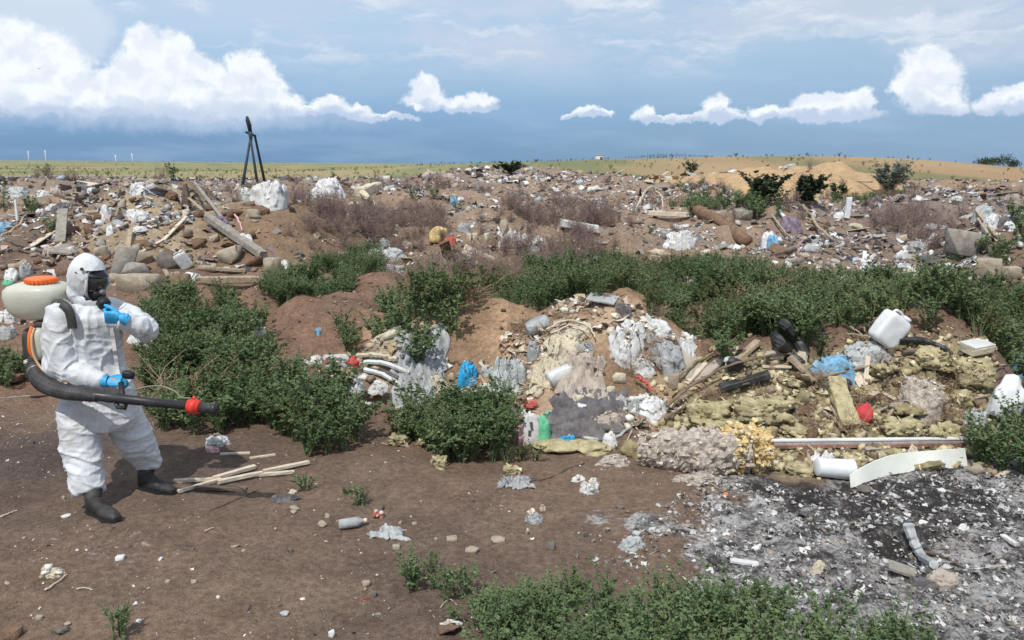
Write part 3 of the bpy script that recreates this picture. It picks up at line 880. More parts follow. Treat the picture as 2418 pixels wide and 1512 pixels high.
WEEDS = source_collection('weed_kinds', [weed_joined('weed_kind', 10 + i, LEAF, h=0.5, nleaf=620, ls=0.036) for i in range(6)])
WEEDN = source_collection('near_weed_kinds', [weed_joined('near_weed_kind', 30 + i, LEAF, h=0.42, nleaf=460, ls=0.030, spread=0.24) for i in range(6)])
WEEDF = source_collection('far_weed_kinds', [weed_joined('far_weed_kind', 50 + i, LEAF, h=0.5, nleaf=260, ls=0.06, spread=0.33) for i in range(4)])
WEEDY = source_collection('pale_weed_kinds', [weed_joined('pale_weed_kind', 60 + i, LEAFY, h=0.4, nleaf=260, ls=0.035, spread=0.25) for i in range(3)])
TWIGS = source_collection('twig_kinds', [twig_mesh('twig_kind', 70 + i, TWIG) for i in range(4)])
STRAWS = source_collection('straw_kinds', [twig_mesh('straw_kind', 80 + i, TWIG2, h=0.25, spread=0.35, n=30, r=0.003) for i in range(3)])


def sample_poly(P, dens, rs, soft=0.0):
    x0, y0 = P.min(axis=0) - soft; x1, y1 = P.max(axis=0) + soft
    n = int((x1 - x0) * (y1 - y0) * dens)
    x = rs.uniform(x0, x1, n); y = rs.uniform(y0, y1, n)
    if soft > 0: ok = soft_poly(x, y, P, soft) > rs.uniform(0.2, 0.8, n)
    else: ok = in_poly(x, y, P)
    return x[ok], y[ok]


def weed_field(name, polys, dens, coll, nk, smin, smax, seed, label, soft=0.3, gap=0.35, holes=()):
    rs = np.random.RandomState(seed); X = []; Y = []
    for P in polys:
        x, y = sample_poly(P, dens, rs, soft); X.append(x); Y.append(y)
    x = np.concatenate(X); y = np.concatenate(Y)
    if gap:
        g = fbm2(x / 0.7, y / 0.7, 3, seed); k = g > -0.9 + gap * rs.uniform(0.3, 1.2, len(x)); x, y = x[k], y[k]
    for Hh in holes:
        k = ~in_poly(x, y, Hh); x, y = x[k], y[k]
    z = H(x, y) - 0.01
    n = len(x); big = fbm2(x / 0.9, y / 0.9, 2, seed + 3)
    scale = rs.uniform(smin, smax, n) * (1 + 0.25 * big)
    print(name, n)
    return scatter(name, np.stack([x, y, z], 1), rs.uniform(0, 6.28, n), rs.normal(0, 0.12, (n, 2)), scale, rs.randint(0, nk, n), coll, label)


# outlines of where the plants root, in the measuring frame, thrown on to the ground
PA = poly_world([(330, 860), (345, 760), (440, 735), (560, 745), (600, 830), (655, 905), (720, 940), (790, 985), (870, 1030), (885, 1075), (840, 1100), (775, 1098), (700, 1082), (610, 1040), (500, 1012), (390, 1005), (350, 960)])
weed_field('weed_patch', [PA], 40, WEEDS, 6, 0.55, 1.12, 1, 'dense dark green leafy weeds filling the ground beside the person', 0.28, 0.35)
PB = poly_world([(915, 1030), (960, 1000), (1080, 990), (1180, 1005), (1215, 1050), (1200, 1085), (1130, 1100), (1050, 1098), (985, 1060)])
weed_field('weed_patch', [PB], 55, WEEDS, 6, 0.7, 1.02, 2, 'dark leafy weed clump in front of the middle heap', 0.12, 0.0)
PC = poly_world([(945, 735), (1100, 705), (1300, 665), (1450, 640), (1750, 650), (2050, 675), (2250, 700), (2560, 720), (2560, 850), (2418, 850), (2340, 830), (2200, 790), (2080, 770), (1980, 800), (1880, 800), (1700, 840), (1655, 800), (1560, 745), (1420, 705), (1250, 725), (1130, 700), (1100, 735), (1090, 770), (1030, 790), (1030, 745), (950, 775), (915, 760)])
HC = [poly_world([(1790, 700), (1870, 695), (1880, 725), (1800, 735)])]
weed_field('weed_patch', [PC], 22, WEEDS, 6, 0.6, 1.15, 3, 'broad band of green weeds across the dump behind the heaps', 0.45, 0.75, HC)
weed_field('dry_stalks', [PC, PA], 0.7, STRAWS, 3, 0.9, 1.5, 17, 'dry stalks standing among the green weeds', 0.3, 0.5)
weed_field('pale_weeds', [PC, PA, PB], 4.5, WEEDY, 3, 0.7, 1.5, 16, 'paler yellowish plants mixed into the green weeds', 0.3, 0.3)
PD = poly_world([(2300, 1080), (2340, 1050), (2560, 1010), (2560, 1150), (2418, 1150), (2370, 1125)])
weed_field('weed_patch', [PD], 40, WEEDS, 6, 0.6, 0.95, 4, 'dark green weeds at the right edge beside the ash', 0.12, 0.0)
PE = poly_world([(1110, 1512), (1130, 1490), (1200, 1465), (1290, 1440), (1400, 1440), (1500, 1450), (1600, 1470), (1720, 1460), (1850, 1465), (1990, 1490), (2100, 1520), (2250, 1560), (2250, 1700), (1110, 1700)])
weed_field('weed_patch', [PE], 50, WEEDN, 6, 0.50, 0.92, 5, 'green weeds growing along the bottom edge of the picture', 0.14, 0.6)
PE2 = poly_world([(965, 1385), (1010, 1360), (1120, 1390), (1230, 1420), (1290, 1440), (1110, 1480), (1060, 1430), (975, 1410)])
weed_field('weed_patch', [PE2], 55, WEEDN, 6, 0.35, 0.6, 6, 'low straggling weeds creeping over the bare earth', 0.10, 0.3)
PF = [poly_world([(740, 645), (760, 615), (860, 605), (905, 625), (890, 650), (800, 660)]), poly_world([(610, 690), (640, 660), (740, 660), (830, 680), (840, 690), (700, 700)]),
      poly_world([(-60, 905), (-60, 870), (90, 865), (105, 890), (60, 910)]), poly_world([(770, 845), (790, 800), (850, 800), (830, 850)])]
weed_field('weed_patch', PF, 36, WEEDS, 6, 0.55, 0.85, 7, 'small green weed clumps between the earth heaps', 0.15, 0.1)
PG = [poly_world([(2335, 640), (2350, 590), (2560, 580), (2560, 690), (2400, 670)]), poly_world([(1620, 500), (1640, 470), (1760, 475), (1810, 500), (1800, 520), (1660, 515)]),
      poly_world([(80, 560), (110, 545), (150, 560), (140, 575)]), poly_world([(955, 475), (1010, 465), (1010, 485)]), poly_world([(20, 475), (80, 462), (90, 485)]),
      poly_world([(1970, 480), (2060, 470), (2060, 490)]), poly_world([(265, 475), (300, 465), (330, 480)]), poly_world([(1000, 610), (1040, 600), (1050, 615)])]
weed_field('weed_patch', PG, 5, WEEDF, 4, 0.6, 1.15, 8, 'green bushy weeds scattered over the far dump', 0.6, 0.1)
PY = [poly_world([(1180, 1115), (1200, 1085), (1260, 1075), (1285, 1095), (1250, 1115)]), poly_world([(1290, 1000), (1150, 900), (1170, 990)])]
weed_field('weed_patch', [PY[0]], 50, WEEDY, 3, 0.45, 0.75, 9, 'yellowish green weed tuft beside the dark clump', 0.08, 0.1)
PT = [poly_world([(670, 570), (690, 500), (780, 480), (950, 500), (1070, 540), (1040, 590), (900, 590), (760, 600)]),
      poly_world([(1500, 560), (1250, 560), (1100, 620), (1330, 640), (1450, 610)]), poly_world([(2080, 500), (2200, 480), (2260, 560), (2180, 590), (2080, 560)]),
      poly_world([(960, 660), (1150, 640), (1350, 650), (1200, 690)]), poly_world([(1120, 520), (1400, 500), (1500, 540), (1300, 560)])]
weed_field('dead_weeds', PT, 9, TWIGS, 4, 0.6, 1.15, 10, 'mauve brown dead twiggy weeds standing on the dump', 0.6, 0.3)
PS = [poly_world([(1230, 760), (1420, 735), (1560, 770), (1600, 860), (1500, 930), (1330, 900), (1240, 830)]), poly_world([(1580, 960), (1700, 880), (2100, 850), (2250, 900), (2200, 1010), (1700, 1030)]),
      poly_world([(900, 640), (1400, 600), (1700, 620), (1500, 650), (1000, 670)])]
weed_field('dry_straw', PS, 12, STRAWS, 3, 0.35, 0.8, 11, 'dry straw and thin twigs lying over the heaps', 0.3, 0.4)
DB = np.array([(wx(-100, 30), 19.0), (wx(2500, 19), 19.0), (wx(2600, 42), 42), (wx(-200, 42), 42)])
weed_field('dead_weeds', [DB], 0.5, TWIGS, 4, 0.5, 1.0, 12, 'sparse dead stalks scattered over the far dump', 0, 0.6)
weed_field('scattered_weeds', [DB], 0.16, WEEDF, 4, 0.5, 1.2, 13, 'scattered small green plants over the far dump', 0, 0.9)
DP = np.array([(wx(-200, 75), 75.0), (wx(2600, 75), 75.0), (wx(2700, 260), 260), (wx(-300, 260), 260)])
weed_field('steppe_tufts', [DP], 0.05, WEEDY, 3, 0.6, 1.5, 14, 'dry yellowish grass tufts dotted over the plain', 0, 0.7)
weed_field('steppe_bushes', [DP], 0.006, WEEDF, 4, 0.7, 1.6, 15, 'low dark shrubs dotted over the plain', 0, 0.7)


def plant(px, py, h, label, leafmat=LEAF, seed=0, spread=None, nleaf=420, ls=0.034, nst=9, name='weed_plant', cat='plant', stemmat=None, group=None):
    p = hit(px, py)
    t = thing(name, p, label, cat, group)
    SV, SF, LV, LF, LC = weed_arrays(seed, h=h, spread=spread or h * 0.55, nst=nst, nleaf=nleaf, ls=ls)
    part('stem', SV + np.array(p), SF, stemmat or STEM, t, smooth=False)
    o = part('foliage', LV + np.array(p), LF, leafmat, t, smooth=False)
    put_colors(o.data, np.repeat(np.array(LC)[:, None], 3, 1))
    return t


plant(280, 1512, 0.20, 'small green weed tuft alone on bare earth at the bottom left', seed=101, nleaf=260, ls=0.022)
plant(722, 1158, 0.16, 'small low weed at the right end of the pale broken sticks', seed=102, nleaf=220, ls=0.022, spread=0.13)
plant(852, 1195, 0.15, 'small weed on bare brown earth right of the broken sticks', seed=103, nleaf=200, ls=0.022, spread=0.11)
plant(822, 1168, 0.07, 'tiny weed sprig on bare earth just above the small weed', seed=104, nleaf=70, ls=0.02, spread=0.09)
plant(1190, 1000, 0.62, 'tall thin weed stalk rising above the clump beside the blue bag', seed=105, nleaf=150, ls=0.028, spread=0.08, nst=2)
plant(955, 1000, 0.42, 'narrow upright weed left of the striped pipes', seed=106, nleaf=160, ls=0.028, spread=0.1, nst=3)
plant(975, 1395, 0.12, 'small round weed at the left tip of the bottom weeds', seed=107, nleaf=200, ls=0.022, spread=0.1)
plant(2098, 462, 1.5, 'large round grey green shrub beside the sand heap', leafmat=LEAFG, seed=110, nleaf=4200, ls=0.13, spread=1.15, nst=46, name='shrub', cat='shrub')
plant(1905, 484, 0.85, 'dark pointed bush standing in front of the sand heap', leafmat=LEAFD, seed=111, nleaf=2000, ls=0.13, spread=0.7, nst=16, name='shrub', cat='shrub')
plant(1803, 482, 0.8, 'dark green bush at the left foot of the sand heap', leafmat=LEAFD, seed=112, nleaf=2000, ls=0.13, spread=0.7, nst=16, name='shrub', cat='shrub')
plant(1205, 410, 0.7, 'low dark bush on the crest of the central rubbish bank', leafmat=LEAFD, seed=113, nleaf=2400, ls=0.14, spread=1.1, nst=18, name='shrub', cat='shrub')
plant(1980, 478, 0.9, 'small bush at the right foot of the sand heap', leafmat=LEAFD, seed=114, nleaf=500, ls=0.12, spread=0.5, nst=12, name='shrub', cat='shrub')
plant(1632, 415, 0.9, 'low flat bush left of the sand heap', leafmat=LEAFD, seed=115, nleaf=600, ls=0.12, spread=0.9, nst=12, name='shrub', cat='shrub')

# ------------------------------------------------------------------ the person and the sprayer
Y0 = 5.92
def pt(px, py, dy=0.0): return np.array(at_depth(px, py, Y0 + dy))
PU = mpp(pt(215, 800))


def loft(secs, n=18, yd=(0.25, 1, 0)):
    """secs: (px, py, dy, half width in measuring units, half depth m)"""
    C = [pt(*s[:3]) for s in secs]; V = []
    yd = np.array(yd, float); yd /= np.linalg.norm(yd)
    m_ = len(secs)
    for i, s in enumerate(secs):
        t = C[min(i + 1, m_ - 1)] - C[max(i - 1, 0)]; t /= np.linalg.norm(t)
        a = np.cross(t, yd); a /= np.linalg.norm(a); b = np.cross(a, t); b /= np.linalg.norm(b)
        for k in range(n):
            th = 2 * math.pi * k / n
            V.append(C[i] + a * math.cos(th) * s[3] * PU + b * math.sin(th) * s[4])
    F = [(i * n + k, i * n + (k + 1) % n, i * n + n + (k + 1) % n, i * n + n + k) for i in range(m_ - 1) for k in range(n)]
    F.append(tuple(range(n - 1, -1, -1))); F.append(tuple(range((m_ - 1) * n, m_ * n)))
    return np.array(V), F


def ell(px, py, dy, rx, ry, rz, sub=3, e=(0, 0, 0)):
    V, F = ico(sub); P = (V * [rx, ry, rz]) @ rotm(e).T + pt(px, py, dy)
    return P, [tuple(f) for f in F]


HEADC = pt(211, 661, -0.02)
HF = np.array([0.90, -0.36, -0.20]); HF /= np.linalg.norm(HF)           # where the face looks
HL = np.cross([0, 0, 1.0], HF); HL /= np.linalg.norm(HL); HU = np.cross(HF, HL)
def hp(f, l, u): return HEADC + HF * f + HL * l + HU * u


def hellipsoid(f0, l0, u0, rf, rl, ru, sub=3):
    V, F = ico(sub); c = hp(f0, l0, u0)
    return c + V[:, :1] * rf * HF + V[:, 1:2] * rl * HL + V[:, 2:] * ru * HU, [tuple(q) for q in F]


SUIT = M('white_coverall', (0.67, 0.685, 0.71), rough=0.62, var=0.05, scale=14, bump=0.45, bscale=22, dirt=0.42, dirtcol=(0.50, 0.47, 0.43), dscale=4.5, trans=0.10)
GLOVE = M('blue_nitrile', (0.035, 0.34, 0.62), rough=0.42, var=0.18, scale=30, bump=0.3, bscale=60, spec=0.5)
BOOT = M('dusty_black_boot', (0.028, 0.027, 0.026), rough=0.55, var=0.3, bump=0.3, dirt=0.3, dirtcol=(0.10, 0.085, 0.075), dscale=9)
SKIN = M('skin', (0.42, 0.24, 0.17), rough=0.6, var=0.08, bump=0.1)
RUB = M('black_rubber', (0.022, 0.022, 0.024), rough=0.5, var=0.2, bump=0.2)
RUBG = M('dull_dark_rubber', (0.05, 0.048, 0.048), rough=0.6, var=0.3, bump=0.3, dirt=0.4, dirtcol=(0.14, 0.12, 0.11), dscale=8)


def build_person():
    base = Vector(((hit(245, 1210) + hit(370, 1160)) / 2)); base.z = Hs(base.x, base.y)
    P = thing('person', base, 'person in white hooded coverall, black gas mask and blue gloves holding a spray tube', 'person')
    # ---- body under the clothes: one continuous figure with a head
    parts = [hellipsoid(0, 0, 0, 0.098, 0.078, 0.122), hellipsoid(0.03, 0, -0.075, 0.07, 0.058, 0.055),
             hellipsoid(0.108, 0, -0.012, 0.020, 0.014, 0.026, 2), hellipsoid(0.093, 0, -0.062, 0.014, 0.026, 0.010, 2), hellipsoid(0.093, 0, -0.076, 0.013, 0.022, 0.009, 2),
             hellipsoid(0.088, 0, 0.034, 0.016, 0.052, 0.014, 2), hellipsoid(-0.01, 0.078, -0.01, 0.02, 0.012, 0.032, 2), hellipsoid(-0.01, -0.078, -0.01, 0.02, 0.012, 0.032, 2),
             loft([(207, 690, 0, 18, 0.055), (202, 730, 0, 22, 0.07), (205, 750, 0, 40, 0.15), (208, 800, 0, 55, 0.15), (215, 870, 0, 55, 0.13), (232, 950, 0, 58, 0.15), (238, 985, 0, 50, 0.14)]),
             loft([(205, 960, -0.08, 28, 0.085), (198, 1060, -0.16, 22, 0.065), (212, 1140, -0.24, 18, 0.055), (230, 1195, -0.28, 13, 0.04), (262, 1215, -0.33, 12, 0.04)]),
             loft([(280, 960, 0.1, 28, 0.085), (332, 1040, 0.14, 22, 0.065), (350, 1095, 0.22, 18, 0.055), (352, 1135, 0.24, 13, 0.04), (395, 1152, 0.22, 11, 0.035)]),
             loft([(165, 735, -0.14, 20, 0.06), (138, 790, -0.18, 18, 0.055), (140, 850, -0.2, 15, 0.045), (195, 885, -0.24, 12, 0.04), (252, 900, -0.27, 9, 0.028), (280, 903, -0.27, 12, 0.02)]),
             loft([(240, 735, 0.14, 20, 0.06), (300, 750, 0.1, 18, 0.055), (345, 780, -0.02, 15, 0.045), (315, 762, -0.12, 11, 0.036), (288, 750, -0.18, 8, 0.028), (262, 748, -0.2, 11, 0.02)])]
    V, F = join(parts); V, N, Q = voxel(V, F, 0.011, 6)
    b = part('body', V, Q, SKIN, P)
    for s in (-1, 1):
        v, f = hellipsoid(0.094, 0.032 * s, 0.012, 0.013, 0.014, 0.010, 2); part('eye', v, f, M('eye_white', (0.6, 0.58, 0.55), rough=0.2, bump=0), b)
        v, f = hellipsoid(0.105, 0.032 * s, 0.012, 0.004, 0.006, 0.006, 2); part('pupil', v, f, RUB, b)
    # ---- coverall
    torso = loft([(200, 716, 0.0, 28.9, 0.11), (203, 728, 0.0, 54.0, 0.17), (205, 745, 0.0, 71.4, 0.215), (209, 775, 0, 73.3, 0.215), (212, 805, 0, 73.3, 0.20), (213, 850, 0, 76.2, 0.19),
                  (219, 890, 0, 80.1, 0.19), (228, 925, 0, 86.8, 0.195), (236, 955, 0.0, 94.6, 0.20), (241, 985, 0.0, 93.6, 0.195), (243, 1005, 0.0, 81.1, 0.17)], 28)
    hood = [hellipsoid(-0.022, 0, 0.012, 0.140, 0.128, 0.168), hellipsoid(-0.05, 0, -0.09, 0.105, 0.115, 0.11), hellipsoid(0.015, 0, -0.14, 0.11, 0.105, 0.06)]
    legr = loft([(196, 960, -0.06, 51.9, 0.14), (190, 990, -0.08, 50.1, 0.145), (191, 1025, -0.11, 48.2, 0.14), (194, 1065, -0.15, 44.6, 0.125), (200, 1105, -0.19, 40.0, 0.115), (206, 1140, -0.23, 36.4, 0.11), (210, 1163, -0.255, 34.6, 0.105)], 22)
    legl = loft([(278, 955, 0.08, 50.4, 0.14), (292, 985, 0.1, 49.5, 0.14), (308, 1015, 0.12, 45.0, 0.135), (325, 1045, 0.15, 40.5, 0.12), (338, 1072, 0.19, 35.1, 0.11), (348, 1092, 0.215, 29.7, 0.10), (350, 1101, 0.22, 27.9, 0.095)], 22)
    armr = loft([(172, 728, -0.12, 27.6, 0.09), (148, 745, -0.15, 36.8, 0.095), (139, 780, -0.18, 35.0, 0.095), (137, 820, -0.2, 34.0, 0.09), (144, 856, -0.21, 35.0, 0.09), (165, 880, -0.22, 29.4, 0.082), (200, 890, -0.24, 24.8, 0.072), (232, 897, -0.26, 21.2, 0.06), (247, 901, -0.265, 18.4, 0.05)], 20)
    arml = loft([(245, 728, 0.15, 27.9, 0.09), (275, 738, 0.14, 28.8, 0.09), (305, 752, 0.10, 28.8, 0.088), (335, 768, 0.03, 28.8, 0.082), (347, 779, -0.04, 25.1, 0.075), (333, 776, -0.1, 25.1, 0.07), (312, 765, -0.14, 22.3, 0.06), (297, 756, -0.165, 18.6, 0.052), (289, 752, -0.175, 15.8, 0.045)], 20)
    elbow = ell(140, 862, -0.21, 0.115, 0.09, 0.10); elbow2 = ell(345, 778, -0.035, 0.088, 0.08, 0.085)
    bust = ell(232, 800, 0.02, 0.17, 0.17, 0.2)
    V, F = join([torso, legr, legl, armr, arml, elbow, elbow2, bust] + hood)
    V, N, Q = voxel(V, F, 0.0088, 7)
    # folds: ridges running round the limbs and slanting over the chest
    L = V - np.array(base)
    h = L[:, 2]
    wob = np.stack([fbm3(L * 3.1, 2, 5), fbm3(L * 3.1 + 9, 2, 6), fbm3(L * 3.1 + 19, 2, 7)], 1) * 0.10
    Q1 = (L + wob)
    def ridge(p, s): return 1 - np.abs(vn3(p, s)) * 2.2
    legs = np.clip((0.98 - h) / 0.12, 0, 1)
    r1 = ridge(Q1 * [4.0, 4.0, 13.0] + Q1[:, [2]] * 0 + Q1[:, [0]] * [0, 0, 5.0], 1)
    r2 = ridge(Q1 * [6.5, 5.0, 9.0] + Q1[:, [0]] * [0, 0, 7.0], 2)
    r3 = ridge(Q1 * [9, 9, 22.0], 3)
    fold = legs * r1 + (1 - legs) * (0.55 * r2 + 0.45 * r1)
    head = np.clip((h - 1.56) / 0.06, 0, 1)
    sharp = lambda r: np.clip(r, 0, 1) ** 2.2
    r4 = ridge(Q1 * [7.5, 7.5, 4.0] + Q1[:, [0]] * [0, 0, -9.0] + 3.3, 9)
    amp = 0.017 * (1 - 0.6 * head) * (1 + 0.25 * legs)
    d = amp * (0.7 * sharp(fold) + 0.8 * sharp(r4) * (1 - 0.5 * legs)) + 0.007 * sharp(r3) * (1 - 0.5 * head) + 0.012 * fbm3(L * 4.5, 2, 8) * (1 - 0.5 * head)
    # gathers at the knees, elbow and cuffs
    for (c, rad, fr) in ((pt(195, 1120, -0.2), 0.17, 120), (pt(340, 1075, 0.18), 0.13, 130), (pt(150, 860, -0.2), 0.15, 110), (pt(236, 940, 0.0), 0.13, 95)):
        q = np.linalg.norm(V - c, axis=1); g = np.exp(-(q / rad) ** 2)
        d = d + g * 0.0035 * np.sin(fr * (h + wob[:, 2] * 1.2 + 0.15 * L[:, 0]))
    V = V + N * d[:, None]
    # open the hood round the face
    rel = V - HEADC; f_ = rel @ HF; l_ = rel @ HL; u_ = rel @ HU
    inface = (f_ > 0.045) & (np.abs(l_) < 0.094) & (u_ > -0.125) & (u_ < 0.100)
    Q = [q for q in Q if not all(inface[i] for i in q)]
    used = np.zeros(len(V), bool)
    for q in Q:
        for i in q: used[i] = True
    mp = np.cumsum(used) - 1; V = V[used]; Q = [tuple(int(mp[i]) for i in q) for q in Q]
    cov = part('coverall', V, Q, SUIT, P)
    # zip flap down the front
    zp = [pt(262, 790, -0.175), pt(272, 830, -0.165), pt(279, 870, -0.165), pt(286, 905, -0.17), pt(296, 935, -0.17)]
    # zip flap and seams pressed on to the suit
    Vw = V; rel_ = Vw - np.array([0, 0, CAMH]); dz = rel_ @ np.array(_fw); ppx = W0 / 2 + F0 * (rel_ @ np.array(_rt)) / dz; ppy = H0 / 2 - F0 * (rel_ @ np.array(_up)) / dz
    def on_suit(px, py, off=0.004):
        q = np.hypot(ppx - px, ppy - py); c = np.nonzero(q < 9)[0]
        if len(c) == 0: c = np.array([np.argmin(q)])
        i = c[np.argmin(dz[c])]; u = raydir(px, py); u = np.array(u); return np.array([0, 0, CAMH]) + u * (dz[i] - off)
    def ribbon(pts, w, name, mat):
        C = [on_suit(*q) for q in pts]; vv = []
        for i, c in enumerate(C):
            t = C[min(i + 1, len(C) - 1)] - C[max(i - 1, 0)]; t /= np.linalg.norm(t); s_ = np.cross(t, [0.35, -0.9, 0.2]); s_ /= np.linalg.norm(s_)
            n_ = np.cross(s_, t)
            vv += [c - s_ * w + n_ * 0.0, c + s_ * w, c + s_ * w + [0, 0.006, 0], c - s_ * w + [0, 0.006, 0]]
        ff = [(i * 4 + k, i * 4 + (k + 1) % 4, i * 4 + 4 + (k + 1) % 4, i * 4 + 4 + k) for i in range(len(C) - 1) for k in range(4)] + [(3, 2, 1, 0), tuple(range(len(vv) - 4, len(vv)))]
        part(name, np.array(vv), ff, mat, cov, smooth=False)
    ribbon([(259 + (y - 745) * 0.14, y) for y in range(775, 965, 9)], 0.013, 'zip_flap', M('zip_flap_white', (0.62, 0.60, 0.58), rough=0.7, bump=0.1))
    ribbon([(264 + (y - 745) * 0.14, y) for y in range(775, 965, 9)], 0.0022, 'zip', M('zip_grey', (0.35, 0.35, 0.36), rough=0.5, bump=0))
    # elastic hood edge
    ring = [hp(0.085 - 0.035 * abs(math.sin(a)), 0.098 * math.cos(a), -0.012 + 0.115 * math.sin(a)) for a in np.linspace(0, 2 * math.pi, 26)]
    v, f = tube(ring, 0.011, 8, False); part('hood_edge', v, f, SUIT, cov)
    # ---- mask
    MASK = M('mask_rubber', (0.018, 0.018, 0.02), rough=0.42, var=0.2, bump=0.15)
    VIS = M('dark_visor', (0.030, 0.027, 0.026), rough=0.08, var=0.0, bump=0.0, spec=0.8, alpha=0.74)
    def shell(rf, rl, ru, c, azr, elr, na=22, ne=16, th=0.0):
        VV = []
        for i in range(ne + 1):
            for j in range(na + 1):
                a = math.radians(-azr + 2 * azr * j / na); e = math.radians(elr[0] + (elr[1] - elr[0]) * i / ne)
                VV.append(hp(c[0] + rf * math.cos(a) * math.cos(e), c[1] + rl * math.sin(a) * math.cos(e), c[2] + ru * math.sin(e)))
        FF = [(i * (na + 1) + j, i * (na + 1) + j + 1, (i + 1) * (na + 1) + j + 1, (i + 1) * (na + 1) + j) for i in range(ne) for j in range(na)]
        return np.array(VV), FF
    v, f = shell(0.128, 0.098, 0.112, (0.0, 0, -0.005), 78, (-38, 42))
    mk = thing  # noqa
    msk = part('gas_mask', *hellipsoid(0.085, 0, -0.085, 0.052, 0.062, 0.046), MASK, P)
    part('visor', v, f, VIS, msk)
    # frame round the visor
    def edge(e_deg, a0, a1, n=16): return [hp(0.130 * math.cos(a) * math.cos(e_deg), 0.100 * math.sin(a) * math.cos(e_deg), -0.005 + 0.113 * math.sin(e_deg)) for a in np.linspace(a0, a1, n)]
    A = math.radians(78); top = edge(math.radians(42), -A, A); bot = edge(math.radians(-38), A, -A)
    lside = [hp(0.130 * math.cos(A) * math.cos(e), 0.100 * math.sin(A) * math.cos(e), -0.005 + 0.113 * math.sin(e)) for e in np.linspace(math.radians(42), math.radians(-38), 10)]
    rside = [hp(0.130 * math.cos(A) * math.cos(e), -0.100 * math.sin(A) * math.cos(e), -0.005 + 0.113 * math.sin(e)) for e in np.linspace(math.radians(-38), math.radians(42), 10)]
    v, f = tube(top + lside + bot + rside + [top[0]], 0.010, 8, False); part('visor_frame', v, f, MASK, msk)
    # brow band with its peak
    v, f = shell(0.136, 0.110, 0.125, (0.0, 0, -0.002), 82, (30, 50), 18, 5)
    v2, f2 = shell(0.150, 0.104, 0.100, (0.008, 0, 0.018), 60, (22, 30), 14, 2)
    part('brow_band', *join([(v, f), (v2, f2)]), MASK, msk)
    # filter
    fc = hp(0.125, -0.01, -0.105); fd = HF * 0.8 - HU * 0.6; fd /= np.linalg.norm(fd)
    v, f = tube([fc, fc + fd * 0.02, fc + fd * 0.022, fc + fd * 0.065, fc + fd * 0.067, fc + fd * 0.075], [0.028, 0.028, 0.046, 0.046, 0.038, 0.036], 18); part('filter', v, f, RUB, msk)
    v, f = tube([hp(0.118, 0.0, -0.055), hp(0.145, 0.0, -0.062)], [0.022, 0.018], 12); part('speech_port', v, f, M('grey_plastic', (0.16, 0.17, 0.18), rough=0.4, bump=0), msk)
    for a in (-1, 1):
        v, f = tube([hp(0.05, 0.1 * a, 0.045), hp(0.0, 0.125 * a, 0.072)], [0.008, 0.006], 6); part('strap', v, f, MASK, msk)
    # small dark badge on the hood
    v, f = tube([pt(193, 636, -0.150), pt(193, 636, -0.158)], [0.013, 0.012], 8); part('hood_badge', v, f, RUBG, cov)
    # ---- gloves
    def hand(wrist, d, n, s, curl, thumb, sc=1.0, spread=0.06):
        """wrist point, direction of the fingers, palm normal (palm side), direction to the thumb side"""
        d = np.array(d, float); d /= np.linalg.norm(d); n = np.array(n, float); n -= d * (n @ d); n /= np.linalg.norm(n); s = np.cross(d, n) * (1 if np.cross(d, n) @ np.array(s) > 0 else -1)
        ps = []
        secs = [(-0.03, 0.033, 0.027), (0.0, 0.032, 0.024), (0.03, 0.040, 0.022), (0.07, 0.045, 0.019), (0.095, 0.043, 0.016)]
        VV = []; nn = 14
        for (t, a, b_) in secs:
            for k in range(nn):
                th = 2 * math.pi * k / nn; VV.append(wrist + (d * t + s * math.cos(th) * a + n * math.sin(th) * b_) * sc)
        FF = [(i * nn + k, i * nn + (k + 1) % nn, i * nn + nn + (k + 1) % nn, i * nn + nn + k) for i in range(len(secs) - 1) for k in range(nn)] + [tuple(range(nn - 1, -1, -1)), tuple(range((len(secs) - 1) * nn, len(secs) * nn))]
        ps.append((np.array(VV), FF))
        for i, (off, L) in enumerate(((0.031, 0.072), (0.011, 0.081), (-0.010, 0.075), (-0.030, 0.060))):
            p = wrist + (d * 0.088 + s * off) * sc; ang = 0.0; pts = [p - d * 0.02 * sc, p]; c = curl[i]; lat = off * spread / 0.03
            for j, fr in enumerate((0.45, 0.30, 0.25)):
                ang += c[j]
                p = p + (d * math.cos(ang) + n * math.sin(ang) + s * lat) * L * fr * sc; pts.append(p)
            ps.append(tube(pts, [0.0105 * sc, 0.0105 * sc, 0.0098 * sc, 0.0092 * sc, 0.0078 * sc], 8))
        p = wrist + (d * 0.022 + s * 0.030 + n * 0.004) * sc; pts = [p - s * 0.02 * sc]
        for (a, b_, c) in thumb:
            v_ = d * a + s * b_ + n * c; pts.append(p); p = p + v_ * sc
        pts.append(p)
        ps.append(tube(pts, [0.013 * sc, 0.0135 * sc, 0.012 * sc, 0.0105 * sc, 0.008 * sc][:len(pts)], 8))
        return ps
    # left hand at the chin, fingers closed round the filter
    wl = pt(290, 752, -0.20)
    ps = hand(wl, (-0.93, -0.25, 0.10), (0.10, 0.85, 0.35), (0.1, -0.2, 0.95), [(1.15, 1.3, 0.9), (1.25, 1.35, 0.9), (1.25, 1.35, 0.9), (1.3, 1.35, 0.9)], ((0.035, 0.018, 0.02), (0.028, 0.0, 0.02), (0.02, -0.006, 0.016)), 1.22, 0.02)
    v, f = join(ps); v, n_, q = voxel(v, f, 0.0036, 3); part('glove', v, q, GLOVE, P)
    v, f = tube([pt(300, 757, -0.185), wl, wl + np.array([-0.02, -0.008, 0])], [0.047, 0.043, 0.040], 14, False); part('glove_cuff', v, f, GLOVE, P)
    # right hand on the handle
    wr = pt(250, 901, -0.275)
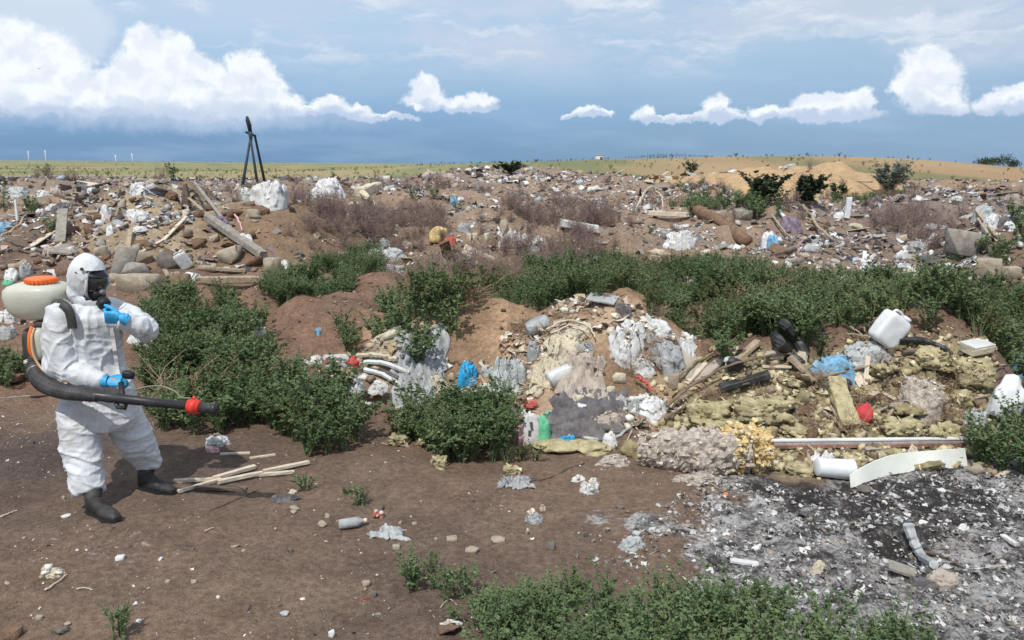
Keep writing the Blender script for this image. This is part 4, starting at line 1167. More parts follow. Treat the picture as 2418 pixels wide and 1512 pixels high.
    ps = hand(wr, (0.95, 0.1, 0.02), (0.15, 0.55, -0.75), (0.1, 0.6, 0.75), [(0.20, 0.15, 0.1), (0.75, 0.9, 0.5), (0.85, 1.0, 0.6), (0.9, 1.0, 0.6)], ((0.03, 0.02, 0.005), (0.032, 0.008, 0.01), (0.026, 0.0, 0.006)), 1.15, 0.03)
    v, f = join(ps); v, n_, q = voxel(v, f, 0.0036, 3); part('glove', v, q, GLOVE, P)
    v, f = tube([pt(240, 899, -0.268), wr, wr + np.array([0.02, 0, 0])], [0.048, 0.044, 0.041], 14, False); part('glove_cuff', v, f, GLOVE, P)
    # ---- boots
    def boot(top, ankle, heel, toe, wide):
        g = lambda p: np.array([p[0], p[1], p[2]])
        top, ankle = np.array(top), np.array(ankle); heel, toe = np.array(heel), np.array(toe)
        fd = toe - heel; L = np.linalg.norm(fd); fd /= L; up = np.array([0, 0, 1.0]); sd_ = np.cross(fd, up); sd_ /= np.linalg.norm(sd_)
        ps = [tube([top, (top + ankle) / 2, ankle, ankle + [0, 0, -0.03]], [0.072, 0.062, 0.055, 0.05], 14)]
        VV = []; secs = [(0.0, 0.034, 0.05), (0.10, 0.042, 0.062), (0.30, 0.046, 0.068), (0.50, 0.048, 0.052), (0.72, 0.054, 0.040), (0.9, 0.044, 0.034), (1.0, 0.026, 0.022)]
        for (t, a, hh) in secs:
            for k in range(14):
                th = 2 * math.pi * k / 14; z = hh * (1 + math.sin(th)) if math.sin(th) > -0.7 else 0.0
                VV.append(heel + fd * L * t + sd_ * math.cos(th) * a * wide + up * max(z, 0.0))
        FF = [(i * 14 + k, i * 14 + (k + 1) % 14, i * 14 + 14 + (k + 1) % 14, i * 14 + 14 + k) for i in range(6) for k in range(14)] + [tuple(range(13, -1, -1)), tuple(range(84, 98))]
        ps.append((np.array(VV), FF))
        v, f = join(ps); v, n_, q = voxel(v, f, 0.007, 5)
        v = v + n_ * (0.004 * fbm3(v * 18, 2, 3))[:, None]
        bt = part('boot', v, q, BOOT, P)
        sv = []
        for t, a in ((0.0, 0.036), (0.15, 0.045), (0.3, 0.042), (0.5, 0.046), (0.75, 0.058), (0.92, 0.046), (1.02, 0.026)):
            for s in (1, -1):
                for z in (-0.004, 0.018): sv.append(heel + fd * L * t + sd_ * s * a * wide + up * z)
        sf = []
        for i in range(6):
            o = i * 4; sf += [(o, o + 1, o + 5, o + 4), (o + 3, o + 2, o + 6, o + 7), (o + 1, o + 3, o + 7, o + 5), (o + 2, o, o + 4, o + 6)]
        sf += [(0, 2, 3, 1), (24, 25, 27, 26)]
        part('sole', np.array(sv), sf, RUB, bt, smooth=False)
    h1 = hit(212, 1208); t1 = hit(277, 1234); h2 = hit(333, 1152); t2 = hit(412, 1168)
    boot(pt(219, 1150, -0.25), np.array(h1) + [0.035, -0.01, 0.10], h1, t1, 1.05)
    boot(pt(350, 1092, 0.215), np.array(h2) + [0.04, -0.01, 0.10], h2, t2, 1.05)
    return P


PERSON = build_person()


def build_sprayer():
    base = pt(90, 760, 0.0)
    S = thing('backpack_sprayer', Vector(base), 'backpack sprayer with cream tank, orange lid and long black spray tube', 'sprayer')
    CREAM = M('cream_tank_plastic', (0.72, 0.72, 0.62), rough=0.35, var=0.06, scale=6, bump=0.12, dirt=0.3, dirtcol=(0.50, 0.48, 0.38), dscale=5, trans=0.3)
    ORG = M('orange_plastic', (0.85, 0.17, 0.04), rough=0.4, var=0.08, bump=0.1)
    RED = M('red_plastic', (0.72, 0.05, 0.035), rough=0.4, var=0.1, bump=0.1, dirt=0.2, dscale=30)
    CORR = M('grey_black_hose', (0.045, 0.043, 0.045), rough=0.55, var=0.3, bump=0.2, dirt=0.35, dirtcol=(0.13, 0.12, 0.115), dscale=7)
    BLK = M('black_tube', (0.032, 0.032, 0.034), rough=0.35, var=0.2, bump=0.1, dirt=0.25, dirtcol=(0.12, 0.11, 0.10))
    # tank: wide at the shoulder, rounded below
    n = 26; prof = [(0.02, 716 - 692, 0), ]
    secs = [(752, 24, 0.08), (745, 44, 0.125), (732, 57, 0.15), (715, 66, 0.17), (698, 71, 0.18), (684, 71, 0.18), (674, 62, 0.165), (668, 46, 0.125), (665, 34, 0.09)]
    V = []
    for (py, hw, hd) in secs:
        c = pt(88 + (752 - py) * 0.04, py, 0.03)
        for k in range(n):
            a = 2 * math.pi * k / n; ca, sa = math.cos(a), math.sin(a); q = (abs(ca) ** 3 + abs(sa) ** 3) ** (-1 / 3)
            V.append(c + np.array([ca * q * hw * PU, sa * q * hd, 0]))
    F = [(i * n + k, i * n + (k + 1) % n, i * n + n + (k + 1) % n, i * n + n + k) for i in range(len(secs) - 1) for k in range(n)] + [tuple(range(n - 1, -1, -1)), tuple(range((len(secs) - 1) * n, len(secs) * n))]
    tank = part('tank', np.array(V), F, CREAM, S)
    lidc = pt(98, 668, 0.0)
    v, f = lathe([(0.098, 0.0), (0.104, 0.005), (0.104, 0.030), (0.098, 0.038), (0.084, 0.041), (0.080, 0.038), (0.03, 0.046), (0.01, 0.047)], 30)
    v = v + lidc; lid = part('lid', v, f, ORG, tank)
    rib = []
    for k in range(24):
        a = 2 * math.pi * k / 24; c = lidc + np.array([math.cos(a) * 0.105, math.sin(a) * 0.105, 0.017]); rib.append(place_box(c, 0.010, 0.010, 0.024, a))
    part('lid_grip', *join(rib), ORG, tank, smooth=False)
    for dx in (-1, 1):
        v, f = beam(lidc + [0.02 * dx - 0.05, 0, 0.036], lidc + [0.02 * dx + 0.05, 0, 0.036], 0.012, 0.012, jit=0); part('lid_bar', v, f, ORG, tank, smooth=False)
    # frame, fan housing, engine
    v, f = rbox(0.22, 0.20, 0.30, p=4); part('engine_cover', v + pt(98, 815, 0.07), f, M('dark_engine_plastic', (0.05, 0.045, 0.042), rough=0.5, dirt=0.3, dscale=9), S)
    v, f = rbox(0.085, 0.12, 0.24, p=4); part('fuel_tank', v + pt(97, 812, -0.06), f, CREAM, S)
    v, f = rbox(0.13, 0.16, 0.05, p=4); part('tank_cradle', v + pt(110, 762, 0.0), f, RUBG, S)
    v, f = tube(catmull([pt(76, 772, -0.06), pt(70, 800, -0.09), pt(73, 830, -0.09), pt(86, 850, -0.07)]), 0.017, 8); part('fuel_hose', v, f, ORG, S)
    v, f = tube(catmull([pt(82, 775, -0.10), pt(75, 800, -0.13), pt(80, 840, -0.15), pt(100, 872, -0.18), pt(130, 893, -0.24), pt(158, 908, -0.30)]), 0.0095, 8)
    part('feed_hose', v, f, M('yellowed_hose', (0.55, 0.36, 0.19), rough=0.4, var=0.15, bump=0.1), S)
    v, f = beam(pt(70, 850, -0.02), pt(112, 858, -0.02), 0.15, 0.022); part('base_plate', v, f, CREAM, S, smooth=False)
    # straps
    def strap(pts, w):
        C = catmull(pts, 5); VV = []
        for i, c in enumerate(C):
            t = C[min(i + 1, len(C) - 1)] - C[max(i - 1, 0)]; t /= np.linalg.norm(t); nrm = np.array([0.15, -1, 0.35]); s = np.cross(t, nrm); s /= np.linalg.norm(s); nn = np.cross(s, t)
            for (a, b_) in ((-w, 0), (w, 0), (w, 0.010), (-w, 0.010)): VV.append(c + s * a + nn * b_ * (1 if nn @ nrm > 0 else -1))
        FF = [(i * 4 + k, i * 4 + (k + 1) % 4, i * 4 + 4 + (k + 1) % 4, i * 4 + 4 + k) for i in range(len(C) - 1) for k in range(4)]
        return np.array(VV), FF
    v, f = strap([pt(118, 728, -0.05), pt(138, 716, -0.17), pt(156, 724, -0.245), pt(167, 745, -0.265), pt(172, 776, -0.262)], 0.030); part('shoulder_strap', v, f, RUBG, S)
    # corrugated hose from the fan to the spray tube
    path = catmull([pt(92, 838, -0.02), pt(84, 868, -0.08), pt(98, 900, -0.20), pt(140, 922, -0.32), pt(190, 932, -0.38), pt(232, 938, -0.40)], 14)
    rr = [0.058] * 12 + list(np.linspace(0.058, 0.062, 20)) + list(np.linspace(0.062, 0.034, len(path) - 32))
    v, f = tube(path, rr, 16, ribs=0.07); part('corrugated_hose', v, f, CORR, S, smooth=False)
    v, f = tube([path[18], path[19]], [0.063, 0.063], 16); part('hose_clamp', v, f, M('grey_metal_band', (0.3, 0.3, 0.3), rough=0.4, metal=0.6, bump=0), S)
    a = pt(205, 933, -0.39); b = pt(330, 947, -0.42); c = pt(452, 960, -0.45)
    v, f = tube([a, a + (b - a) * 0.15, a + (b - a) * 0.5, a + (b - a) * 0.51, b, b + (c - b) * 0.02, c], [0.038, 0.036, 0.036, 0.033, 0.033, 0.030, 0.030], 16); part('spray_tube', v, f, BLK, S)
    v, f = tube([pt(275, 951, -0.41), pt(278, 962, -0.41), pt(295, 964, -0.41), pt(298, 951, -0.41)], 0.016, 8); part('tube_clip', v, f, BLK, S)
    r0 = pt(443, 958, -0.45); r1 = pt(472, 962, -0.455); ax = (r1 - r0)
    v, f = tube([r0, r0 + ax * 0.06, r0 + ax * 0.3, r0 + ax * 0.32, r0 + ax * 0.7, r0 + ax * 0.72, r0 + ax * 0.95, r1], [0.036, 0.047, 0.047, 0.053, 0.053, 0.047, 0.047, 0.036], 18); part('nozzle_ring', v, f, RED, S)
    v, f = tube([pt(457, 945, -0.45), pt(459, 936, -0.45)], [0.014, 0.010], 8); part('nozzle_inlet', v, f, RED, S)
    e = pt(512, 967, -0.46)
    v, f = tube([r1, r1 + (e - r1) * 0.55, r1 + (e - r1) * 0.8, e], [0.034, 0.034, 0.040, 0.046], 18); part('nozzle', v, f, BLK, S)
    v, f = tube(catmull([pt(318, 921, -0.36), pt(345, 914, -0.38), pt(380, 912, -0.41), pt(412, 924, -0.43), pt(428, 938, -0.44), pt(452, 941, -0.45)]), 0.0055, 6); part('liquid_hose', v, f, M('clear_green_hose', (0.28, 0.33, 0.22), rough=0.25, bump=0, trans=0.3), S)
    # grip and throttle knob in the right hand
    v, f = tube([pt(290, 945, -0.40), pt(288, 925, -0.34), pt(286, 905, -0.29)], [0.020, 0.019, 0.021], 12); part('handle', v, f, RUB, S)
    v, f = rbox(0.085, 0.06, 0.06, p=3); part('throttle_grip', place(v, pt(303, 885, -0.27), (0, 0.2, 0.1)), f, RUB, S)
    return S


def place_box(c, w, d, h, a):
    V = np.array([(x, y, z) for x in (-w / 2, w / 2) for y in (-d / 2, d / 2) for z in (-h / 2, h / 2)]); V = place(V, c, (0, 0, a))
    return V, [(0, 1, 3, 2), (4, 6, 7, 5), (0, 4, 5, 1), (2, 3, 7, 6), (0, 2, 6, 4), (1, 5, 7, 3)]


SPRAYER = build_sprayer()

# ------------------------------------------------------------------ loose rubbish: materials
WHITE = lambda d=0.3: M('white_plastic_%d' % int(d * 10), (0.72, 0.72, 0.71), rough=0.5, var=0.08, scale=12, bump=0.5, bscale=22, dirt=d, dirtcol=(0.34, 0.28, 0.22), dscale=7, trans=0.15)
CLEANW = M('clean_white_plastic', (0.78, 0.79, 0.80), rough=0.38, var=0.04, bump=0.15, bscale=14, dirt=0.35, dirtcol=(0.5, 0.47, 0.42), dscale=6, trans=0.12)
GREYB = M('grey_plastic_bag', (0.33, 0.335, 0.34), rough=0.45, var=0.25, bump=0.6, bscale=25, dirt=0.35, dirtcol=(0.22, 0.18, 0.15), dscale=8)
LGREY = M('light_grey_film', (0.50, 0.52, 0.52), rough=0.3, var=0.2, bump=0.6, bscale=22, dirt=0.3, dirtcol=(0.30, 0.24, 0.19), trans=0.2)
DGREY = M('dark_grey_rag', (0.13, 0.12, 0.125), rough=0.85, var=0.35, bump=0.8, bscale=30, dirt=0.4, dirtcol=(0.20, 0.16, 0.13), dscale=6)
BLACKP = M('black_plastic', (0.035, 0.035, 0.038), rough=0.4, var=0.3, bump=0.3, dirt=0.35, dirtcol=(0.13, 0.11, 0.10), dscale=9)
BLUE = M('blue_plastic', (0.03, 0.36, 0.66), rough=0.4, var=0.2, bump=0.5, dirt=0.15, trans=0.15)
LBLUE = M('light_blue_plastic', (0.20, 0.42, 0.60), rough=0.35, var=0.3, bump=0.5, dirt=0.3, dirtcol=(0.45, 0.45, 0.42), trans=0.15)
BEIGE = M('beige_cloth', (0.42, 0.355, 0.30), rough=0.9, var=0.18, bump=0.7, bscale=22, dirt=0.4, dirtcol=(0.26, 0.20, 0.16), dscale=7)
CREAMF = M('cream_foam', (0.60, 0.53, 0.40), rough=0.9, var=0.18, bump=0.8, bscale=45, dirt=0.35, dirtcol=(0.36, 0.27, 0.17), dscale=8)
YELF = M('yellow_foam', (0.62, 0.45, 0.20), rough=0.9, var=0.3, bump=0.9, bscale=45, dirt=0.35, dirtcol=(0.60, 0.53, 0.38), dscale=14)
OLIVEM = M('olive_mineral_wool', (0.45, 0.385, 0.225), rough=0.97, var=0.3, scale=14, bump=1.0, bscale=60, dirt=0.5, dirtcol=(0.56, 0.49, 0.33), dscale=11, spec=0.05)
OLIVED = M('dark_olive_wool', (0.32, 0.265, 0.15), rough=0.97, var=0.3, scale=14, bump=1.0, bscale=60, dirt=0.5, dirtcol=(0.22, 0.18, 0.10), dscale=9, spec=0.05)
GLASSW = M('pinkish_grey_shredded_wool', (0.52, 0.45, 0.39), rough=0.97, var=0.35, scale=26, bump=1.0, bscale=70, dirt=0.6, dirtcol=(0.25, 0.20, 0.16), dscale=22, spec=0.05)
STONE = M('pale_rubble', (0.37, 0.31, 0.24), rough=0.92, var=0.22, bump=0.8, bscale=35, dirt=0.8, dirtcol=(0.26, 0.19, 0.13), dscale=5)
STONEG = M('grey_concrete', (0.30, 0.275, 0.24), rough=0.92, var=0.2, bump=0.8, bscale=35, dirt=0.75, dirtcol=(0.21, 0.16, 0.12), dscale=5)
STONED = M('dark_rubble', (0.15, 0.13, 0.115), rough=0.92, var=0.25, bump=0.6, bscale=35, dirt=0.4, dirtcol=(0.22, 0.17, 0.12), dscale=5)
CLOD = M('earth_clod', (0.20, 0.125, 0.085), rough=0.97, var=0.25, bump=0.9, bscale=30, spec=0.1)
WOOD = M('weathered_wood', (0.37, 0.29, 0.21), rough=0.88, var=0.25, scale=14, bump=0.5, bscale=50, dirt=0.4, dirtcol=(0.22, 0.16, 0.11), dscale=8)
WOODD = M('dark_wood', (0.12, 0.088, 0.07), rough=0.9, var=0.3, bump=0.5, dirt=0.3, dirtcol=(0.22, 0.17, 0.13))
WOODL = M('pale_split_wood', (0.60, 0.51, 0.40), rough=0.85, var=0.18, bump=0.4, dirt=0.35, dirtcol=(0.30, 0.23, 0.17), dscale=10)
BRANCH = M('brown_branch', (0.19, 0.14, 0.10), rough=0.92, var=0.3, bump=0.5)
REDP = M('red_plastic_scrap', (0.62, 0.06, 0.07), rough=0.5, var=0.15, bump=0.5, bscale=70, dirt=0.15, dscale=18)
REDR = M('dull_red_rag', (0.50, 0.10, 0.075), rough=0.8, var=0.25, bump=0.5, dirt=0.3)
PURP = M('purple_cloth', (0.20, 0.155, 0.20), rough=0.85, var=0.35, bump=0.6, dirt=0.3, dirtcol=(0.35, 0.3, 0.33))
GREENP = M('green_print', (0.13, 0.48, 0.27), rough=0.45, var=0.2, bump=0.3, dirt=0.2)
PINKP = M('pink_print', (0.70, 0.40, 0.42), rough=0.45, var=0.15, bump=0.3, dirt=0.2)
ORANGEP = M('faded_orange_plastic', (0.55, 0.20, 0.09), rough=0.6, var=0.2, bump=0.4, dirt=0.3)
MATS = dict(w=WHITE(0.45), ww=CLEANW, wd=WHITE(0.8), g=GREYB, lg=LGREY, dg=DGREY, k=BLACKP, b=BLUE, lb=LBLUE, be=BEIGE, cf=CREAMF, yf=YELF, o=OLIVEM, od=OLIVED,
            gw=GLASSW, s=STONE, sg=STONEG, sk=STONED, cl=CLOD, wo=WOOD, wk=WOODD, wl=WOODL, br=BRANCH, r=REDP, rr=REDR, pu=PURP, gr=GREENP, pk=PINKP, op=ORANGEP)
SOFT = set('w wd g lg dg b lb be cf pu pk gr gw rr'.split()); CLUT = []; CLUY = []; CLUO = []
_sd = [200]
def seed(): _sd[0] += 1; return _sd[0]


def lumpy(name, px, py, w, h, mt, label, cat, depth=0.8, rough=0.35, crease=0.3, rot=0.0, yaw=None, freq=1.6, sub=3, sink=0.12, group=None, up=0.0, solid=False):
    """px, py = middle of the foot; w, h as seen"""
    p = hit(px, py); k = mpp(p); s = seed(); sub = 4 if (w >= 55 and sub == 3) else sub
    yw = (s * 0.7) % 0.8 - 0.4 if yaw is None else yaw
    if mt in SOFT and not solid:
        big = w * 1.0 >= 40
        V, F = crumple(w * k * 1.02, max(w * 0.85, h * 1.1) * k * depth, h * k * 0.80, s, 34 if big else 16, 44 if big else 20, 0.16 + rough * 0.25, 0.5 + crease * 1.5, 2.4 if h < w * 0.8 else 3.2)
        # settle the foot on the ground it lies on
        V = place(V, (0, 0, 0), (0, rot * 0.5, yw)) + np.array(p); hz = H(V[:, 0], V[:, 1], False) - p[2]
        f = np.clip(1 - (V[:, 2] - p[2]) / (h * k + 1e-6), 0, 1); V[:, 2] += hz * np.clip(f * 1.3, 0, 1) + up
        rs = np.random.RandomState(s); q = rs.choice(len(V), int(3 + w * h / 160))
        for i in q: CLUT.append((V[i, 0], V[i, 1], V[i, 2], rs.uniform(0.012, 0.05)))
    else:
        V, F = lump(w * k, max(w, h) * k * depth, h * k, s, sub, rough, freq, crease)
        V = V / np.maximum(V.max(axis=0) - V.min(axis=0), 1e-6) * np.array([w * k, max(w, h) * k * depth, h * k * (1 + sink)])
        V = place(V, (0, 0, -h * k * sink + up), (0, rot, yw)); V = V + np.array(p)
    return single(name, V, F, MATS[mt], label, cat, group)


def stone(name, px, py, w, h, mt, label, cat, depth=0.8, boxy=False, rot=0.0, yaw=None, sink=0.2, sub=2, lumps=0.05, group=None, tilt=0.0):
    p = hit(px, py); k = mpp(p); s = seed()
    if lumps <= 0.05: V, F = hullrock(w * k, max(w, h) * k * depth, h * k * (1 + sink), s, boxy)
    else: V, F = rock(w * k, max(w, h) * k * depth, h * k * (1 + sink), s, sub, boxy=boxy, lumps=lumps)
    V = V - [0, 0, h * k * sink]
    V = place(V, p, (tilt, rot, (s * 1.3) % 1.0 - 0.5 if yaw is None else yaw))
    return single(name, V, F, MATS[mt], label, cat, group)


def sheet(name, px, py, w, h, mt, label, cat, amp=0.03, rot=0.0, seg=34, lift=0.02, ragged=0.12, group=None):
    """film, rag or paper lying over the ground: w, h as seen"""
    p = hit(px, py); k = mpp(p); s = seed()
    d = np.array(p) - [0, 0, CAMH]; gr = max(0.12, -d[2] / np.linalg.norm(d) + 0.10)
    L = h * k / gr; L = min(L, 1.25 * w * k)
    u = np.linspace(-0.5, 0.5, seg + 1); U, Vv = np.meshgrid(u, u, indexing='ij')
    a = np.arctan2(Vv, U); rr = np.hypot(U, Vv)
    f = 1 + ragged * 2 * vn2(np.cos(a) * 1.3 + s, np.sin(a) * 1.3 + s, s) + ragged * 1.3 * vn2(np.cos(a) * 4, np.sin(a) * 4 + s, s + 1) + ragged * 0.8 * vn2(np.cos(a) * 11, np.sin(a) * 11 + s, s + 2)
    q = 1 / np.maximum(1, (np.maximum(np.abs(U), np.abs(Vv)) ** 1 + 1e-6) / (rr + 1e-6) * 1.0)
    X = U * w * k * f; Y = Vv * L * f
    c, s_ = math.cos(rot), math.sin(rot); X, Y = (X * c - Y * s_).ravel() + p[0], (X * s_ + Y * c).ravel() + p[1]
    fr = 3.2 / (w * k)
    Z = H(X, Y, False) + lift + amp * (1 - np.abs(fbm2(X * fr + s, Y * fr, 3, s)) * 1.6) + amp * 0.5 * fbm2(X * fr * 2.5, Y * fr * 2.5, 2, s + 5) + amp * 0.7 * (1 - np.abs(vn2(X * fr * 4.5, Y * fr * 4.5, s + 6)) * 2)
    edge = np.clip((0.5 - np.maximum(np.abs(U), np.abs(Vv))).ravel() * 6, 0, 1); Z = H(X, Y, False) + (Z - H(X, Y, False)) * (0.25 + 0.75 * edge)
    V = np.stack([X, Y, Z], 1); n = seg + 1
    V2 = V - [0, 0, 0.006]
    F = []
    for i in range(seg):
        for j in range(seg):
            o = i * n + j; F.append((o, o + n, o + n + 1, o + 1)); F.append((o + n * n, o + 1 + n * n, o + n + 1 + n * n, o + n + n * n))
    return single(name, np.vstack([V, V2]), np.array(F, dtype=np.int32), MATS[mt], label, cat, group)


def plank(name, x0, y0, x1, y1, w, mt, label, cat, t=None, lift=None, bend=0.0, seg=6, z1=0.0, z0=0.0, jit=0.06, twist=0.0, group=None, taper=0.0):
    a = hit(x0, y0); b = hit(x1, y1); k = (mpp(a) + mpp(b)) / 2; w_ = w * k; t_ = (t if t else w * 0.35) * k
    l = t_ * 0.5 if lift is None else lift
    V, F = beam(np.array(a) + [0, 0, l + z0], np.array(b) + [0, 0, l + z1], w_, t_, seed(), seg, bend, taper, jit, twist)
    return single(name, V, F, MATS[mt], label, cat, group)


def stick(name, pts, r, mt, label, cat, lift=0.01, zs=None, n=6, group=None, taper=0.6):
    P = [np.array(hit(*q)) for q in pts]; k = mpp(P[0])
    if zs: P = [p + [0, 0, z] for p, z in zip(P, zs)]
    P = [p + [0, 0, lift] for p in P]; C = catmull(P, 5); rs = np.random.RandomState(seed())
    nz_ = 0.35 if r < 6 else 0.10
    C = [c + rs.normal(0, r * k * nz_, 3) for c in C]
    R = np.linspace(1, taper, len(C)) * r * k * rs.uniform(1 - nz_ * 0.4, 1 + nz_ * 0.4, len(C))
    V, F = tube(C, R, n)
    return single(name, V, F, MATS[mt], label, cat, group)


# ------------------------------------------------------------------ rubbish too small to count
PAL = {'far': [(0.62, 0.62, 0.62), (0.45, 0.45, 0.46), (0.34, 0.31, 0.30), (0.20, 0.17, 0.16), (0.08, 0.075, 0.075), (0.36, 0.28, 0.21), (0.24, 0.17, 0.13), (0.52, 0.46, 0.40), (0.42, 0.48, 0.55), (0.26, 0.20, 0.23), (0.17, 0.14, 0.16), (0.46, 0.33, 0.30)],
       'earth': [(0.27, 0.18, 0.12), (0.16, 0.105, 0.075), (0.30, 0.22, 0.15), (0.12, 0.085, 0.065), (0.27, 0.18, 0.12)],
       'pale': [(0.62, 0.55, 0.46), (0.50, 0.42, 0.33), (0.40, 0.32, 0.25), (0.66, 0.63, 0.58), (0.30, 0.22, 0.16), (0.45, 0.36, 0.24), (0.22, 0.17, 0.13)],
       'ash': [(0.52, 0.50, 0.49), (0.40, 0.38, 0.37), (0.24, 0.23, 0.225), (0.09, 0.085, 0.085), (0.05, 0.05, 0.05), (0.17, 0.16, 0.155), (0.54, 0.52, 0.50), (0.30, 0.25, 0.21)],
       'olive': [(0.43, 0.365, 0.21), (0.52, 0.45, 0.28), (0.30, 0.25, 0.14), (0.58, 0.51, 0.35), (0.26, 0.19, 0.13), (0.14, 0.11, 0.08)],
       'foam': [(0.62, 0.46, 0.21), (0.66, 0.55, 0.33), (0.50, 0.34, 0.15), (0.68, 0.60, 0.42)],
       'speck': [(0.50, 0.46, 0.42), (0.36, 0.32, 0.29), (0.62, 0.58, 0.54), (0.12, 0.10, 0.10), (0.26, 0.22, 0.20)]}
SCRAP = M('mixed_scraps', (1, 1, 1), rough=0.75, var=0.12, scale=20, bump=0.3, attr=True, spec=0.2)


def litter(name, x, y, size, pal, label, seed_, mix=(0.45, 0.3, 0.25), flat=0.5, lift=0.0, weights=None, zz=None):
    """crumpled flakes, blocks and sticks joined into one mesh"""
    rs = np.random.RandomState(seed_); n = len(x); z = H(x, y) if zz is None else zz; size = np.asarray(size)
    kind = rs.choice(3, n, p=mix); P = np.array(PAL[pal]); ci = rs.choice(len(P), n, p=weights)
    C0 = P[ci] * rs.uniform(0.8, 1.15, (n, 1))
    Vs = []; Fs = []; Cs = []; off = 0
    def rotmats(k, tl):
        a = rs.uniform(0, 2 * np.pi, k); b = rs.normal(0, tl, k); c = rs.normal(0, tl, k)
        ca, sa, cb, sb, cc, sc = np.cos(a), np.sin(a), np.cos(b), np.sin(b), np.cos(c), np.sin(c)
        Rz = np.zeros((k, 3, 3)); Rz[:, 0, 0] = ca; Rz[:, 0, 1] = -sa; Rz[:, 1, 0] = sa; Rz[:, 1, 1] = ca; Rz[:, 2, 2] = 1
        Rx = np.zeros((k, 3, 3)); Rx[:, 0, 0] = 1; Rx[:, 1, 1] = cb; Rx[:, 1, 2] = -sb; Rx[:, 2, 1] = sb; Rx[:, 2, 2] = cb
        Ry = np.zeros((k, 3, 3)); Ry[:, 1, 1] = 1; Ry[:, 0, 0] = cc; Ry[:, 0, 2] = sc; Ry[:, 2, 0] = -sc; Ry[:, 2, 2] = cc
        return Rz @ Rx @ Ry
    # flakes: a 3 x 3 crumpled patch
    I = np.nonzero(kind == 0)[0]; k = len(I)
    if k:
        g = np.array([(i, j, 0) for i in (-1, 0, 1) for j in (-1, 0, 1)], float)
        L = g[None] * np.stack([size[I], size[I] * rs.uniform(0.4, 1, k), size[I] * 0], 1)[:, None, :] * 0.5
        L = L + rs.normal(0, 0.13, (k, 9, 3)) * size[I][:, None, None]
        L = np.einsum('kij,kvj->kvi', rotmats(k, 0.45), L)
        L = L + np.stack([x[I], y[I], z[I] + lift + size[I] * 0.18], 1)[:, None, :]
        q = np.array([(0, 3, 4, 1), (1, 4, 5, 2), (3, 6, 7, 4), (4, 7, 8, 5)])
        Vs.append(L.reshape(-1, 3)); Fs.append((q[None] + (np.arange(k) * 9)[:, None, None]).reshape(-1, 4) + off); Cs.append(np.repeat(C0[I], 9, 0)); off += 9 * k
    cube = np.array([(a, b, c) for a in (-1, 1) for b in (-1, 1) for c in (-1, 1)], float)
    cf = np.array([(0, 1, 3, 2), (4, 6, 7, 5), (0, 4, 5, 1), (2, 3, 7, 6), (0, 2, 6, 4), (1, 5, 7, 3)])
    for kd in (1, 2):
        I = np.nonzero(kind == kd)[0]; k = len(I)
        if not k: continue
        if kd == 1: D = np.stack([size[I] * rs.uniform(0.5, 1, k), size[I] * rs.uniform(0.4, 0.8, k), size[I] * rs.uniform(0.2, 0.2 + flat, k)], 1)
        else: D = np.stack([size[I] * rs.uniform(1.2, 3.0, k), size[I] * rs.uniform(0.06, 0.16, k), size[I] * rs.uniform(0.04, 0.12, k)], 1)
        L = cube[None] * D[:, None, :] * 0.5 * (1 + rs.normal(0, 0.16, (k, 8, 3)))
        L = np.einsum('kij,kvj->kvi', rotmats(k, 0.35), L) + np.stack([x[I], y[I], z[I] + lift + D[:, 2] * 0.25], 1)[:, None, :]
        Vs.append(L.reshape(-1, 3)); Fs.append((cf[None] + (np.arange(k) * 8)[:, None, None]).reshape(-1, 4) + off); Cs.append(np.repeat(C0[I], 8, 0)); off += 8 * k
    me = mesh_np(name, np.vstack(Vs), np.vstack(Fs)); put_colors(me, np.vstack(Cs)); me.materials.append(SCRAP)
    o = link(bpy.data.objects.new(name, me)); tag(o, label, None, None, 'stuff'); print(name, n)
    return o


def far_points(n, y0, y1, s, power=1.6):
    rs = np.random.RandomState(s); y = y0 * (y1 / y0) ** rs.uniform(0, 1, n); x = y * rs.uniform(-0.68, 0.68, n)
    return x, y, rs


x, y, rs = far_points(52000, 15.5, 82, 301)
keep = (fbm2(x / 2.2, y / 2.6, 3, 302) > rs.uniform(-0.8, 0.45, len(x)))
q = ((x - wx(650, 18)) / 1.6) ** 2 + ((y - 18.3) / 2.4) ** 2; keep &= ~((q < 1) & (rs.uniform(0, 1, len(x)) < 0.85))
q = ((x - wx(1860, 43)) / (215 / F0 * 43)) ** 2 + ((y - 43) / 5.0) ** 2; keep &= ~(q < 1.0)
x, y = x[keep], y[keep]
litter('rubbish', x, y, (0.04 + (0.24 + 0.14 * fbm2(x / 1.5, y / 1.5, 2, 307)) * rs.uniform(0, 1, len(x)) ** 2.8) * np.clip(y / 30, 0.75, 1.5), 'far', 'mixed grey, white and brown rubbish scattered all over the far dump', 303, weights=[.045, .055, .10, .17, .10, .15, .18, .07, .01, .04, .05, .03])
# thicker white litter in drifts
DR = [((1180, 470), (1500, 500), 900), ((1330, 440), (1620, 470), 900), ((0, 450), (400, 480), 900), ((2060, 600), (2330, 640), 700), ((1560, 520), (1650, 590), 260), ((2230, 470), (2418, 520), 500),
      ((0, 510), (300, 560), 600), ((1750, 560), (2100, 610), 420), ((840, 560), (960, 610), 200), ((300, 470), (450, 520), 300), ((1100, 410), (1320, 440), 500), ((1960, 490), (2120, 540), 300), ((0, 640), (90, 800), 260)]
rs = np.random.RandomState(305); X = []; Y = []
for (a, b), (c, d), n in DR:
    P0 = poly_world([(a, d), (a, b), (c, b), (c, d)]); cx = P0.mean(axis=0); sx = P0.std(axis=0)
    X.append(rs.normal(cx[0], sx[0] * 0.8, n)); Y.append(np.clip(rs.normal(cx[1], sx[1] * 0.8, n), 12, 90))
x = np.concatenate(X); y = np.concatenate(Y)
